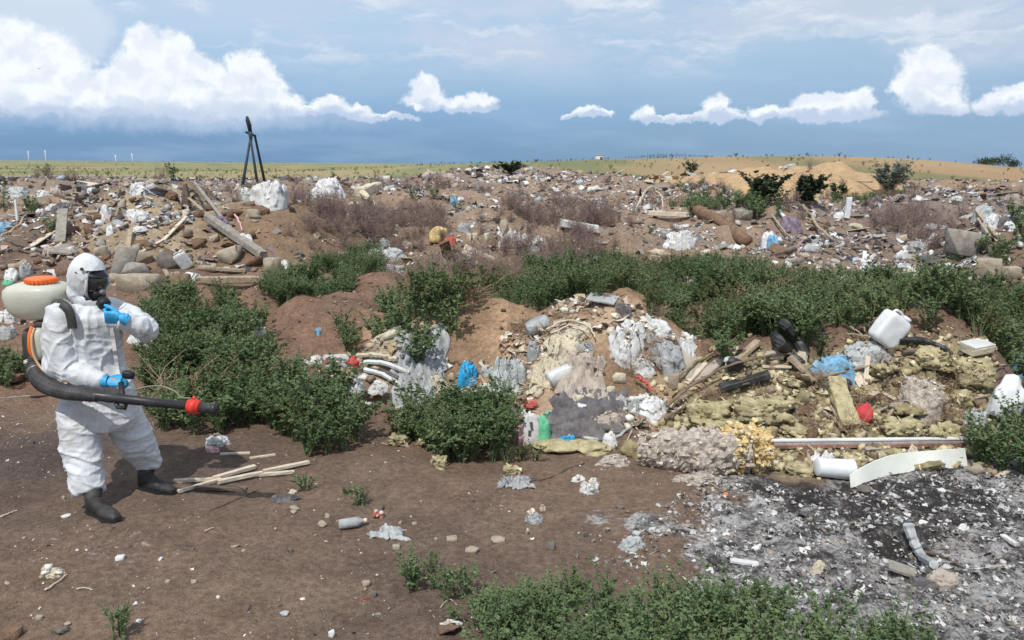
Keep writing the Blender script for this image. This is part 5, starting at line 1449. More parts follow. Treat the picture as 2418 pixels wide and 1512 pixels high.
litter('pale_rubbish', x, y, (0.05 + 0.24 * rs.uniform(0, 1, len(x)) ** 2.6) * np.clip(y / 30, 0.7, 1.4), 'far', 'drifts of pale plastic and paper litter on the far dump', 306, mix=(0.7, 0.15, 0.15), weights=[.30, .20, .08, .05, .07, .04, .03, .09, .07, .03, .02, .02])
# clods on the earth heaps
rs = np.random.RandomState(310); n = 9000; x = rs.uniform(-7, 8.5, n); y = rs.uniform(7.6, 21, n)
hh = H(x, y, False) - np.interp(y, [0, 8.2, 11.5, 16, 25], [0, 0, 0.12, 0.32, 0.72]); k = (hh > 0.08) & (~in_poly(x, y, OLIVE)); x, y = x[k], y[k]
litter('earth_clods', x, y, 0.015 + 0.06 * rs.uniform(0, 1, len(x)) ** 3, 'earth', 'small brown clods on the earth heaps', 311, mix=(0.05, 0.85, 0.10), flat=0.6)
# rubbish in the middle heap
x, y = sample_poly(TRASH3, 1000, np.random.RandomState(312), 0.25); k = fbm2(x / 0.35, y / 0.35, 3, 9) > -0.25; x, y = x[k], y[k]; rs = np.random.RandomState(313)
litter('heap_rubbish', x, y, 0.018 + 0.11 * rs.uniform(0, 1, len(x)) ** 2.8, 'pale', 'pale crumbs, straw and paper bits on the middle heap', 314, mix=(0.45, 0.25, 0.30))
P_ = poly_world([(740, 900), (800, 850), (1000, 860), (1180, 880), (1250, 960), (1180, 1010), (1000, 980), (850, 960)])
x, y = sample_poly(P_, 420, np.random.RandomState(315), 0.2); rs = np.random.RandomState(316)
litter('heap_rubbish', x, y, 0.02 + 0.10 * rs.uniform(0, 1, len(x)) ** 2.4, 'pale', 'pale scraps along the foot of the middle heap', 317, mix=(0.6, 0.2, 0.2))
x, y = sample_poly(OLIVE, 620, np.random.RandomState(318), 0.3); rs = np.random.RandomState(319)
litter('wool_crumbs', x, y, 0.02 + 0.085 * rs.uniform(0, 1, len(x)) ** 2.2, 'olive', 'olive crumbs of mineral wool covering the insulation heap', 320, mix=(0.25, 0.65, 0.10), flat=0.7)
# ashes
x, y = sample_poly(ASH, 3000, np.random.RandomState(321), 0.45); rs = np.random.RandomState(322)
k = (fbm2(x / 0.16, y / 0.12, 3, 323) > rs.uniform(-0.7, 0.5, len(x))); x, y = x[k], y[k]
litter('ash_flakes', x, y, 0.006 + 0.040 * rs.uniform(0, 1, len(x)) ** 3.6, 'ash', 'pale and black ash flakes over the burnt ground', 324, mix=(0.62, 0.20, 0.18), weights=[.20, .20, .15, .10, .07, .12, .09, .07])
x, y = sample_poly(ASH2, 380, np.random.RandomState(325), 0.4); x2, y2 = sample_poly(ASH3, 100, np.random.RandomState(326), 0.4); x = np.concatenate([x, x2]); y = np.concatenate([y, y2]); rs = np.random.RandomState(327)
litter('ash_specks', x, y, 0.006 + 0.022 * rs.uniform(0, 1, len(x)) ** 2.5, 'speck', 'pale specks and crumbs trodden into the dark earth', 328, mix=(0.5, 0.35, 0.15), flat=0.2)
rs = np.random.RandomState(330); n = 3800; y = rs.uniform(3.2, 8.6, n); x = y * rs.uniform(-0.66, 0.4, n)
k = fbm2(x / 0.5, y / 0.5, 3, 331) > -0.25; x, y = x[k], y[k]
litter('ground_crumbs', x, y, 0.005 + 0.022 * rs.uniform(0, 1, len(x)) ** 4, 'speck', 'tiny stones and crumbs on the bare earth', 332, mix=(0.35, 0.45, 0.20), flat=0.2)

# ------------------------------------------------------------------ left rubble heap
B_ = 'rubble heap'
stone('concrete_slab', 283, 640, 48, 66, 'sg', 'tall tilted grey slab behind the head of the person on the rubble heap', 'slab', 0.35, True, 0.35, 0.2)
stone('rubble_block', 330, 622, 62, 34, 's', 'pale crumbly block right of the tilted grey slab', 'rubble')
stone('rubble_block', 322, 650, 66, 32, 'sg', 'flat grey lump below the crumbly block on the rubble heap', 'rubble')
stone('rubble_block', 332, 687, 84, 40, 's', 'large pale angular block at the foot of the rubble heap', 'rubble', boxy=True)
stone('rubble_block', 397, 630, 52, 36, 'sk', 'dark rounded block left of the tilted white container', 'rubble')
stone('rubble_block', 418, 690, 62, 52, 'cl', 'brown earth-covered block below the white container', 'rubble')
stone('rubble_block', 268, 668, 38, 24, 's', 'small pale block just right of the white hood', 'rubble')
stone('rubble_block', 545, 618, 72, 40, 's', 'rough pale boulder under the concrete beam', 'rubble', 0.8)
stone('rubble_block', 600, 625, 40, 22, 'cl', 'small brown block at the lower end of the concrete beam', 'rubble')
stone('rubble_block', 372, 668, 30, 20, 'sk', 'small dark stone between pale blocks on the rubble heap', 'rubble')
stone('rubble_block', 497, 640, 40, 18, 's', 'flat pale stone above the lower planks', 'rubble')
stone('rubble_block', 240, 610, 34, 30, 's', 'pale stone half hidden left of the tilted slab', 'rubble')
plank('concrete_beam', 492, 536, 622, 618, 20, 'sg', 'long grey concrete beam sloping down the rubble heap', 'beam', t=18, z0=0.12, z1=0.05)
stone('beam_end', 642, 640, 36, 32, 's', 'pale broken stone at the low end of the concrete beam', 'rubble', boxy=True)
plank('plank', 466, 670, 612, 668, 20, 'wo', 'thick pale plank lying level at the foot of the rubble heap', 'plank', t=16)
plank('plank', 470, 636, 580, 644, 12, 'wo', 'thin pale plank above the thick level plank', 'plank', t=8)
plank('plank', 385, 570, 440, 525, 9, 'wl', 'thin pale stick leaning up the rubble heap', 'plank', z1=0.1)
plank('plank', 330, 600, 390, 565, 9, 'wl', 'pale lath left of the thin leaning stick', 'plank')
plank('plank', 310, 560, 300, 605, 10, 'wo', 'short upright pale board on the rubble heap', 'plank', z0=0.15)
plank('plank', 430, 480, 520, 545, 7, 'wo', 'long thin pole crossing above the concrete beam', 'pole', z0=0.25, z1=0.1)
plank('plank', 462, 468, 556, 560, 8, 'sg', 'grey pole leaning on the purple bundle', 'pole', z0=0.35, z1=0.03)
plank('plank', 372, 612, 398, 655, 10, 'wo', 'short pale stick between the dark block and pale boulder', 'plank')


def canister(px, py, w, h, ang, label, mt='ww', yaw=0.3, depth=0.45, name='canister', tilt=0.25):
    p = hit(px, py); k = mpp(p); W, Hh = w * k, h * k; s = seed()
    org = np.array(p) + [0, 0, 0.42 * (abs(W * math.sin(ang)) + abs(Hh * math.cos(ang)))]
    t = thing(name, p, label, name)
    V, F = rbox(W, W * depth, Hh, p=7, sub=4); V = V + 0.004 * fbm3(V * 14, 2, s)[:, None] * ico(4)[0]
    gr = 1 - 0.03 * (np.abs(((V[:, 2] / Hh) * 6) % 1 - 0.5) < 0.12); V[:, 1] *= gr
    T_ = lambda q: place(q, org, (tilt, ang, yaw))
    part('body', T_(V), F, MATS[mt], t)
    v, f = lathe([(W * 0.13, 0), (W * 0.13, W * 0.05), (W * 0.155, W * 0.05), (W * 0.155, W * 0.15), (W * 0.12, W * 0.16)], 14); part('cap', T_(v + [W * 0.28, 0, Hh * 0.48]), f, MATS[mt], t)
    v, f = tube(catmull([(-W * 0.32, 0, Hh * 0.46), (-W * 0.26, 0, Hh * 0.58), (0, 0, Hh * 0.60), (W * 0.08, 0, Hh * 0.5)], 4), W * 0.045, 8); part('handle', T_(v), f, MATS[mt], t)
    return t


canister(2096, 822, 70, 78, 0.62, 'large clean white plastic canister lying tilted on top of the insulation heap', yaw=0.25, depth=0.6, tilt=0.1)
canister(434, 638, 30, 42, -0.55, 'small white plastic container tilted on the left rubble heap', 'w')
lumpy('white_rag', 452, 662, 38, 24, 'w', 'crumpled white rag just under the tilted white container', 'rag')
lumpy('white_rag', 400, 600, 26, 14, 'lg', 'small grey white wrapper above the dark round block', 'wrapper')
lumpy('purple_bundle', 520, 538, 44, 38, 'pu', 'purple cloth bundle on the left heap under the leaning pole', 'bundle')
lumpy('white_rag', 580, 572, 32, 28, 'w', 'white and grey rag right of the purple bundle', 'rag')
stick('pink_strip', [(550, 510), (565, 530), (572, 552)], 2.5, 'pk', 'thin pink strip running down beside the purple bundle', 'strip', lift=0.06)
stick('thin_rods', [(628, 586), (645, 600), (662, 616)], 2.5, 'pu', 'thin purple rods pointing down the bare brown slope', 'rods')
plank('plank', 660, 616, 690, 652, 8, 'wl', 'short pale lath at the low right end of the rubble heap', 'plank')
lumpy('white_rag', 675, 634, 16, 26, 'w', 'narrow white scrap beside the short pale lath', 'scrap')
lumpy('white_rag', 728, 658, 42, 24, 'wd', 'dirty white rag at the far right foot of the rubble heap', 'rag')
lumpy('white_rag', 700, 650, 26, 14, 'wd', 'small dirty white lump left of the dirty white rag', 'rag')
stone('rubble_block', 705, 606, 24, 12, 'sk', 'dark stone on the bare brown slope', 'stone')
plank('dark_post', 440, 498, 441, 497, 22, 'wk', 'dark broken wooden post standing on the left dump crest', 'post', t=16, z0=0.0, z1=0.5, taper=0.6)
stick('bent_hoop', [(445, 515), (440, 490), (455, 475), (478, 492), (486, 515)], 4, 'k', 'black bent hoop leaning below the dark post', 'hoop', zs=[0, 0.1, 0.25, 0.1, 0])
stick('curved_strip', [(438, 475), (436, 495), (448, 512)], 4, 'be', 'pale curved strip hanging beside the black hoop', 'strip', lift=0.12)
plank('board', 142, 578, 152, 528, 22, 'sg', 'dark grey board leaning in the left rubbish', 'board', t=8, z1=0.25)
plank('plank', 140, 585, 175, 582, 8, 'wo', 'short flat stick at the foot of the leaning grey board', 'plank')
stick('pink_strip', [(168, 530), (178, 548), (193, 562)], 2.5, 'pk', 'curved pink strip right of the leaning grey board', 'strip', lift=0.05)
lumpy('white_bag', 250, 516, 26, 42, 'w', 'upright white plastic bag on the left dump', 'bag')
lumpy('white_bag', 262, 552, 24, 26, 'w', 'small white bag below the upright white bag', 'bag')
lumpy('white_bag', 323, 518, 50, 30, 'w', 'torn white bag right of the upright white bag', 'bag')
lumpy('white_bag', 345, 520, 22, 14, 'lg', 'little grey white flap beside the torn white bag', 'bag')
lumpy('black_bag', 148, 498, 46, 26, 'dg', 'dark grey bag lying on the left dump', 'bag')
lumpy('white_bag', 96, 512, 22, 24, 'w', 'white scrap standing left of the dark grey bag', 'scrap')
lumpy('blue_cloth', 14, 540, 36, 20, 'lb', 'light blue cloth at the left edge of the dump', 'cloth')
plank('white_pipe', 41, 520, 41, 519, 5, 'ww', 'thin white pipe standing upright in the left rubbish', 'pipe', t=5, z1=0.50, z0=-0.05)
plank('pipe_cap', 31, 520, 51, 520, 5, 'ww', 'short white crosspiece on top of the upright thin pipe', 'pipe', t=5, z0=0.50, z1=0.50)
lumpy('white_bag', 44, 462, 56, 26, 'lg', 'pale bluish plastic heap at the far left of the dump', 'plastic heap')
lumpy('pale_rag', 128, 458, 26, 18, 'be', 'small tan rag on the far left crest', 'rag')
lumpy('white_bag', 100, 460, 34, 12, 'w', 'flat white scrap beside the tan rag', 'scrap')
lumpy('black_heap', 203, 456, 50, 24, 'dg', 'dark crumpled plastic on the far left crest', 'plastic heap')
lumpy('white_bag', 326, 454, 46, 28, 'w', 'round white plastic bundle on the left crest', 'bag')
lumpy('white_bag', 366, 454, 40, 26, 'lg', 'loose pale film right of the round white bundle', 'film')
plank('white_board', 336, 462, 362, 472, 7, 'w', 'white strip just under the loose pale film', 'strip')
lumpy('brown_rag', 405, 470, 30, 22, 'cl', 'brown heap of cloth left of the dark post', 'cloth')
stick('branch', [(-5, 566), (60, 588), (130, 608)], 7, 'wk', 'thick dark branch lying in the far left rubbish', 'branch', lift=0.05)
stick('branch', [(-5, 600), (50, 596), (110, 612)], 4, 'wk', 'thin dark branch under the thick dark branch', 'branch', lift=0.03)
stick('branch', [(10, 560), (40, 540), (60, 515)], 4, 'wo', 'pale crooked stick at the left edge of the dump', 'branch', lift=0.05)
lumpy('white_rag', 118, 598, 40, 22, 'be', 'cream rag in front of the dark branches', 'rag')
lumpy('white_bag', 30, 660, 30, 34, 'w', 'white bag behind the cream tank', 'bag')
lumpy('grey_bag', 62, 650, 28, 40, 'g', 'grey bag behind the orange lid', 'bag')
lumpy('green_scrap', 18, 672, 26, 14, 'gr', 'green plastic scrap left of the cream tank', 'scrap')
lumpy('white_rag', 12, 755, 44, 26, 'w', 'white rag under the cream tank at the picture edge', 'rag')
lumpy('grey_rag', 18, 800, 50, 40, 'lg', 'grey white rags left of the person near the edge', 'rags')
stone('rubble_block', 30, 905, 60, 22, 'cl', 'flat brown stone left of the person', 'stone')
plank('grey_board', -10, 944, 70, 938, 12, 'sg', 'grey weathered board lying at the left picture edge', 'board')
plank('grey_board', 68, 938, 125, 934, 8, 'wk', 'short dark board end to end with the grey board', 'board')

# ------------------------------------------------------------------ far banks, middle
lumpy('white_sacks', 640, 488, 92, 80, 'w', 'big crumpled heap of white plastic sacks below the tripod tower', 'sacks', 0.7, 0.4, 0.4)
lumpy('white_sacks', 592, 474, 40, 34, 'lg', 'bluish white bag at the left of the big white sacks', 'sacks')
lumpy('white_bag', 577, 462, 16, 18, 'w', 'small white block left of the bluish white bag', 'bag')
lumpy('white_tarp', 782, 462, 76, 52, 'w', 'bright white tarpaulin draped on the mid-left crest', 'tarpaulin', 0.8, 0.3, 0.4)
lumpy('white_tarp', 748, 470, 44, 30, 'w', 'lower white flap left of the bright tarpaulin', 'tarpaulin')
plank('foam_block', 850, 466, 892, 452, 24, 'cf', 'cream foam block right of the white tarpaulin', 'block', t=22)
stick('twisted_strip', [(834, 452), (858, 470), (878, 488), (886, 500)], 6, 'cf', 'long cream strip twisting down from the foam block', 'strip', lift=0.15)
stick('twisted_strip', [(878, 490), (896, 498), (908, 502)], 3, 'wd', 'frayed end of the cream strip', 'strip', lift=0.12)
lumpy('orange_rag', 948, 534, 28, 26, 'op', 'rust orange lump among the mauve dead weeds', 'lump')
lumpy('yellow_foam', 1036, 570, 52, 36, 'yf', 'bright yellow orange foam lump on the dump', 'foam')
lumpy('orange_rag', 1062, 574, 30, 18, 'rr', 'rusty rag right of the bright yellow foam lump', 'rag')
lumpy('clear_film', 908, 582, 30, 24, 'lg', 'grey plastic film topping the green clump', 'film')
lumpy('clear_film', 922, 612, 56, 34, 'lg', 'larger grey film hanging down right of the green clump', 'film')
sheet('white_sheet', 1212, 572, 66, 22, 'w', 'torn white sheet lying on the middle dump', 'sheet', amp=0.12)
lumpy('white_bag', 1274, 572, 34, 18, 'w', 'small white bag right of the torn white sheet', 'bag')
p = plank('white_tray', 1326, 548, 1410, 552, 34, 'w', 'long pale open box on the middle dump', 'box', t=18, z0=0.12, z1=0.02)
lumpy('yellow_scrap', 1338, 572, 40, 12, 'yf', 'yellow scraps under the long pale box', 'scrap')
for i, xx in enumerate((1108, 1122, 1149)):
    stone('pale_block', xx, 567, 11, 17, 'cf', ['leftmost', 'middle', 'rightmost'][i] + ' of the three small cream blocks standing in a row', 'block', boxy=True)
lumpy('grey_bag', 1094, 545, 32, 24, 'g', 'grey bag on the slope above the three cream blocks', 'bag')
stone('pale_block', 1187, 556, 22, 38, 's', 'upright pale stone right of the three cream blocks', 'stone')
lumpy('blue_bag', 1072, 482, 22, 24, 'lb', 'small bluish bag on the central bank', 'bag')
lumpy('white_bag', 1060, 418, 30, 12, 'be', 'tan scrap on the central crest', 'scrap')
lumpy('white_bag', 1228, 425, 40, 18, 'be', 'tan heap on the right of the central crest', 'scrap')
stick('reed_arch', [(1500, 505), (1515, 478), (1540, 465), (1562, 480), (1567, 505)], 3.5, 'cf', 'pale bent reed arch on the dump', 'arch', zs=[0, 0.2, 0.35, 0.2, 0])
plank('pale_plank', 1530, 514, 1622, 518, 14, 'wl', 'pale level plank under the reed arch', 'plank', t=12, z0=.05, z1=.05)
p0 = hit(1640, 508); p1 = hit(1762, 584); V, F = tube(catmull([np.array(p0) + [0, 0, 0.16], np.array(p0) * 0.5 + np.array(p1) * 0.5 + [0, 0, 0.22], np.array(p1) + [0, 0, 0.12]], 6), [14 * mpp(p0), 15 * mpp(p0), 14 * mpp(p0)] + [13 * mpp(p0)] * 10, 12)
V = V + 0.03 * fbm3(V * 9, 2, 4)[:, None]
single('rolled_rug', V, F, MATS['cl'], 'long mottled brown rolled rug lying slantwise on the dump', 'rug', smooth=True)
lumpy('white_heap', 1606, 588, 66, 56, 'w', 'heap of white scraps left of the brown rolled rug', 'scrap heap', 0.6, 0.5, 0.4)
lumpy('white_bag', 1573, 586, 16, 14, 'ww', 'small bright white ball left of the white scrap heap', 'bag')
lumpy('white_bag', 1624, 575, 40, 34, 'g', 'grey plastic tangled in the white scrap heap', 'plastic')
stone('concrete_plate', 1760, 516, 50, 22, 'sg', 'grey broken plate above the brown rolled rug', 'plate', boxy=True)
stone('rubble_block', 1697, 516, 34, 20, 's', 'pale stone at the top end of the brown rolled rug', 'stone')
lumpy('purple_cloth', 1864, 538, 42, 34, 'pu', 'purple cloth draped on the right dump', 'cloth')
plank('white_strip', 1838, 510, 1862, 536, 9, 'w', 'white strip lying on the purple cloth', 'strip', z0=0.15, z1=0.08)
lumpy('white_bag', 1812, 584, 32, 48, 'w', 'white bag standing right of the rolled rug', 'bag')
lumpy('grey_bag', 1822, 590, 18, 46, 'lb', 'bluish edge of plastic beside the standing white bag', 'plastic')
stick('branch', [(1895, 500), (1925, 540), (1962, 582)], 4, 'wo', 'pale crooked branch on the right dump', 'branch', lift=0.15)
stick('branch', [(1900, 530), (1925, 534), (1945, 540)], 3, 'wo', 'side twig crossing the pale crooked branch', 'branch', lift=0.15)
stick('branch', [(1820, 520), (1850, 560), (1870, 580)], 2.5, 'wo', 'thin bent cane left of the pale crooked branch', 'cane', lift=0.15)
plank('white_post', 1999, 520, 2002, 519, 12, 'ww', 'short white post standing upright on the right dump', 'post', t=10, z1=0.50)
lumpy('white_bag', 1982, 516, 24, 20, 'w', 'white bag left of the short white post', 'bag')
stone('concrete_slab', 2292, 600, 92, 52, 'sg', 'large smooth grey slab on the right dump', 'slab', 0.7, True, 0.15, 0.1)
plank('pole', 2302, 524, 2352, 570, 8, 'wo', 'pale double pole lying along the grey slab', 'pole', z0=0.25, z1=0.1)
plank('pole', 2306, 538, 2340, 572, 6, 'wo', 'shorter pole under the pale double pole', 'pole', z0=0.2, z1=0.08)
lumpy('white_sacks', 2340, 536, 42, 38, 'w', 'white sack by the pale poles at the right', 'sack')
lumpy('black_bag', 2372, 530, 30, 26, 'dg', 'dark bag right of the white sack', 'bag')
lumpy('white_sacks', 2385, 540, 34, 22, 'w', 'cream plastic at the right of the dark bag', 'plastic')
lumpy('grey_bag', 2322, 510, 40, 34, 'lg', 'crumpled light film above the white sack', 'film')
lumpy('tan_bag', 2392, 478, 30, 26, 'be', 'tan bag high at the right edge', 'bag')
stone('foam_block', 2336, 655, 56, 44, 's', 'pale grey block at the edge of the right weeds', 'block', boxy=True)
stone('foam_block', 2389, 655, 40, 26, 's', 'smaller pale block at the right picture edge', 'block', boxy=True)
lumpy('white_bag', 2130, 608, 34, 22, 'w', 'white lump in the ashy litter at the right', 'lump')
lumpy('grey_bag', 2165, 598, 40, 36, 'g', 'grey crumpled plastic right of the white lump', 'plastic')
lumpy('black_bag', 2190, 616, 44, 20, 'dg', 'dark rags among the ashy litter at the right', 'rags')
plank('white_stub', 2040, 628, 2041, 608, 9, 'ww', 'tiny upright white stub above the green band', 'stub', z1=0.12)
lumpy('white_scrap', 1807, 634, 22, 10, 'w', 'small white scrap at the top edge of the green band', 'scrap')
lumpy('pale_scrap', 1894, 606, 26, 12, 'be', 'small pale stone above the green band', 'stone')
lumpy('clear_plastic', 1976, 708, 84, 52, 'lg', 'big clump of clear whitish plastic lying in the green weeds', 'plastic', 0.8, 0.45, 0.45, up=0.12)
lumpy('pale_scrap', 2212, 696, 30, 14, 'be', 'pale scrap lying in the green weeds at the right', 'scrap', up=0.2)
stone('earth_lump', 1838, 740, 70, 44, 'cl', 'bare red-brown mound in the middle of the green weeds', 'mound', 1.0, lumps=0.2)
lumpy('grey_stone', 932, 640, 60, 20, 'lg', 'flat pale grey stone on top of the brown earth mound', 'stone')
lumpy('grey_stone', 822, 668, 28, 32, 'lg', 'greyish film at the left of the brown earth mound', 'film')
lumpy('white_bag', 598, 752, 12, 22, 'w', 'small white tag on the low brown heap', 'scrap')
lumpy('white_bag', 752, 786, 22, 16, 'lb', 'tiny pale blue cup between weeds and brown heap', 'cup')

def region(x, y):
    u = x / y; a = 'left edge' if u < -0.42 else 'left' if u < -0.18 else 'centre' if u < 0.1 else 'centre right' if u < 0.34 else 'right'
    b = 'just behind the weeds' if y < 21 else 'in the middle of the dump' if y < 32 else 'far back on the dump'
    return b + ' at the ' + a
CN = {'white_plastic_4': 'white', 'white_plastic_8': 'dirty white', 'light_grey_film': 'light grey', 'beige_cloth': 'beige', 'grey_plastic_bag': 'dark grey', 'cream_foam': 'cream'}
BN = {'weathered_wood': 'weathered wooden lath', 'dark_wood': 'dark wooden stick', 'pale_split_wood': 'pale split board', 'grey_concrete': 'broad grey slab fragment', 'earth_clod': 'brown crumbling board'}
# individual scraps across the dump, alike enough that only their place tells them apart
rs = np.random.RandomState(401); KM = []
for i, (mt, sc) in enumerate((('w', 1), ('lg', 1), ('be', 1), ('wd', 1), ('g', 1), ('cf', 1))):
    V, F = crumple(1, 0.8, 0.40, 900 + i, 12, 18, 0.35, 1.1, 3.0); me = mesh_np('litter_bag', V, F); me.materials.append(MATS[mt]); KM.append(me)
for i in range(290):
    yy = 16 * (60 / 16) ** rs.uniform(0, 1); xx = yy * rs.uniform(-0.66, 0.66)
    if ((xx - wx(650, 18)) / 1.8) ** 2 + ((yy - 18) / 3) ** 2 < 1: continue
    o = bpy.data.objects.new('litter_bag', KM[rs.choice(6, p=[.3, .2, .15, .15, .12, .08])]); link(o)
    s = rs.uniform(0.14, 0.46) * (1 + yy / 70); o.location = (xx, yy, Hs(xx, yy) - s * 0.08); o.scale = (s, s * rs.uniform(0.6, 1.1), s * rs.uniform(0.5, 1.1)); o.rotation_euler = (rs.normal(0, .2), rs.normal(0, .2), rs.uniform(0, 6.3))
    tag(o, 'small crumpled %s scrap lying %s' % (CN[o.data.materials[0].name], region(xx, yy)), 'scrap', 'loose bags strewn over the far dump')
BM = []
for i, mt in enumerate(('wo', 'wk', 'wl', 'sg', 'cl')):
    V, F = beam((-0.5, 0, 0), (0.5, 0, 0), (0.10, 0.07, 0.30, 0.45, 0.22)[i], (0.05, 0.06, 0.02, 0.04, 0.05)[i], 60 + i, 4); me = bpy.data.meshes.new('litter_board'); me.from_pydata([tuple(v) for v in V], [], F); me.materials.append(MATS[mt]); BM.append(me)
for i in range(190):
    yy = 16 * (48 / 16) ** rs.uniform(0, 1); xx = yy * rs.uniform(-0.66, 0.66)
    if ((xx - wx(650, 18)) / 1.8) ** 2 + ((yy - 18) / 3) ** 2 < 1: continue
    o = bpy.data.objects.new('litter_board', BM[rs.randint(5)]); link(o); s = rs.uniform(0.25, 1.1) * (0.8 + yy / 80)
    o.location = (xx, yy, Hs(xx, yy) + 0.04 * s); o.scale = (s, s ** 0.5, s ** 0.5); o.rotation_euler = (rs.normal(0, .4), rs.normal(0, .28), rs.uniform(0, 6.3))
    tag(o, '%s lying %s' % (BN[o.data.materials[0].name], region(xx, yy)), 'board', 'broken boards strewn over the far dump')
for i in range(34):
    q = OLIVE[rs.randint(len(OLIVE))] * rs.uniform(0.1, 0.9) + OLIVE.mean(axis=0) * 0; q = OLIVE.mean(axis=0) + (OLIVE[rs.randint(len(OLIVE))] - OLIVE.mean(axis=0)) * rs.uniform(0, 0.95)
    o = bpy.data.objects.new('splinter', BM[rs.choice([0, 1, 2])]); link(o); s = rs.uniform(0.15, 0.5)
    o.location = (q[0], q[1], Hs(q[0], q[1]) + 0.04); o.scale = (s, s ** 0.5 * 0.4, s ** 0.5 * 0.5); o.rotation_euler = (rs.normal(0, .4), rs.normal(0, .35), rs.uniform(0, 6.3))
    tag(o, 'thin wood splinter lying loose on the insulation heap', 'splinter', 'wood splinters on the insulation heap')
RM = []
for i in range(5):
    V, F = hullrock(1, 0.8, 0.6, 950 + i, i % 2 == 0); me = mesh_np('rubble_stone', V, F); me.materials.append(MATS[('s', 'sg', 'cl', 's', 'cl')[i]]); RM.append(me)
for i in range(75):
    a = rs.uniform(0, 6.28); r_ = math.sqrt(rs.uniform(0, 1)); xx = wx(400, 18) + 2.2 * r_ * math.cos(a); yy = 17.2 + 2.6 * r_ * math.sin(a)
    o = bpy.data.objects.new('rubble_stone', RM[rs.randint(5)]); link(o); s = rs.uniform(0.10, 0.34)
    o.location = (xx, yy, Hs(xx, yy) - s * 0.12); o.scale = (s, s, s * rs.uniform(0.6, 1)); o.rotation_euler = (rs.normal(0, .3), rs.normal(0, .3), rs.uniform(0, 6.3))
    tag(o, 'loose pale or brown stone on the left rubble heap', 'stone', 'loose stones of the left rubble heap')

# ------------------------------------------------------------------ middle heap
lumpy('white_rag', 742, 858, 44, 26, 'wd', 'dirty white lump left of the striped pipes', 'rag')
lumpy('white_rag', 600, 836, 64, 30, 'w', 'white crumpled paper lying in the weeds right of the person', 'paper', up=0.25)
lumpy('white_rag', 340, 830, 60, 34, 'wd', 'white flowery scraps under the raised elbow of the person', 'scraps', up=0.1)
stick('white_pipe', [(862, 876), (910, 880), (965, 903)], 6, 'w', 'upper white curved pipe of the striped bundle', 'pipe', lift=0.10, taper=1)
stick('white_pipe', [(862, 890), (905, 903), (948, 928)], 6, 'wd', 'lower white curved pipe of the striped bundle', 'pipe', lift=0.08, taper=1)
stick('dark_pipe', [(860, 884), (910, 893), (958, 916)], 6, 'k', 'black pipe between the two white curved pipes', 'pipe', lift=0.06, taper=1)
stick('white_pipe', [(766, 864), (800, 862), (824, 866)], 7, 'w', 'short white tube left of the red cap', 'tube', lift=0.10, taper=1)
stick('white_pipe', [(770, 876), (800, 874), (822, 878)], 5, 'lg', 'thin grey tube under the short white tube', 'tube', lift=0.06, taper=1)
stick('white_pipe', [(845, 864), (900, 866), (940, 876)], 5, 'cf', 'thin cream tube right of the red cap', 'tube', lift=0.12, taper=1)
lumpy('red_rag', 834, 880, 30, 24, 'r', 'bright red rag at the left end of the white pipes', 'rag', up=0.08)
lumpy('white_bag', 828, 918, 54, 38, 'w', 'white torn bag under the red rag', 'bag', 0.8, 0.45, 0.45)
lumpy('white_bag', 793, 912, 46, 26, 'lg', 'grey torn bag left of the white torn bag', 'bag')
lumpy('white_bag', 845, 970, 34, 34, 'w', 'white scraps half buried in the weeds', 'scraps', up=0.2)
lumpy('white_bag', 893, 955, 40, 28, 'wd', 'dirty white bundle below the curved pipes', 'bundle', up=0.15)
sheet('grey_sheet', 985, 880, 120, 62, 'g', 'large grey crumpled plastic sheet on the middle heap', 'sheet', amp=0.07, lift=0.05)
lumpy('pale_rag', 1030, 912, 60, 30, 'cf', 'cream frayed rag below the large grey sheet', 'rag')
lumpy('pale_rag', 1080, 935, 50, 24, 'wd', 'dirty pale lump left of the blue bag', 'rag')
lumpy('blue_bag', 1100, 905, 42, 66, 'b', 'bright blue plastic bag standing at the heap foot', 'bag', 0.5, 0.3, 0.4, rot=0.25, sink=0.05)
lumpy('blue_bag', 1112, 912, 26, 26, 'lb', 'pale blue crumple at the foot of the bright blue bag', 'bag', 0.5)
sheet('clear_sheet', 1190, 905, 66, 50, 'lg', 'grey clear film spread right of the blue bag', 'film', amp=0.09, lift=0.05)
lumpy('clear_bag', 1220, 905, 40, 70, 'lg', 'upright crumpled clear bag in the hollow of the heap', 'bag', 0.5)
stone('film_glint', 1218, 864, 16, 14, 'ww', 'small white piece standing in for a glint above the clear bag', 'plate', boxy=True)  # white piece put in place of a bright glint by the film
lumpy('clear_bag', 1150, 880, 34, 22, 'lg', 'grey scrap between the blue bag and the clear bag', 'film')
stone('grey_tile', 1278, 776, 62, 26, 'lg', 'tilted light grey plate on the left of the heap top', 'plate', 0.7, True, -0.35, 0.3, sink=0.05)
p = hit(1424, 722); k = mpp(p); V, F = beam((-34 * k, 0, 0), (34 * k, 0, 0), 0.22, 0.02, 7, 4, jit=0.02); V = place(V, np.array(p) + [0, 0.05, 0.07], (0.22, 0.10, -0.35))
single('pale_tile', V, F, MATS['lg'], 'flat pale square panel on the very top of the middle heap', 'panel')
lumpy('dark_rag', 1472, 735, 46, 22, 'dg', 'dark rag just right of the pale top panel', 'rag')
lumpy('straw_tangle', 1330, 832, 120, 66, 'cf', 'yellow straw and foam tangle in the middle of the heap', 'tangle', 0.8, 0.4, 0.5, freq=2.6)
lumpy('grey_bag', 1368, 842, 66, 38, 'g', 'round grey bag in front of the straw tangle', 'bag')
stick('pale_straw', [(1290, 800), (1330, 780), (1385, 790), (1405, 820)], 3, 'cf', 'curved pale strip over the straw tangle', 'strip', lift=0.10)
stick('pale_straw', [(1300, 815), (1345, 795), (1390, 812)], 3, 'wl', 'second curved pale strip in front of the first over the tangle', 'strip', lift=0.12)
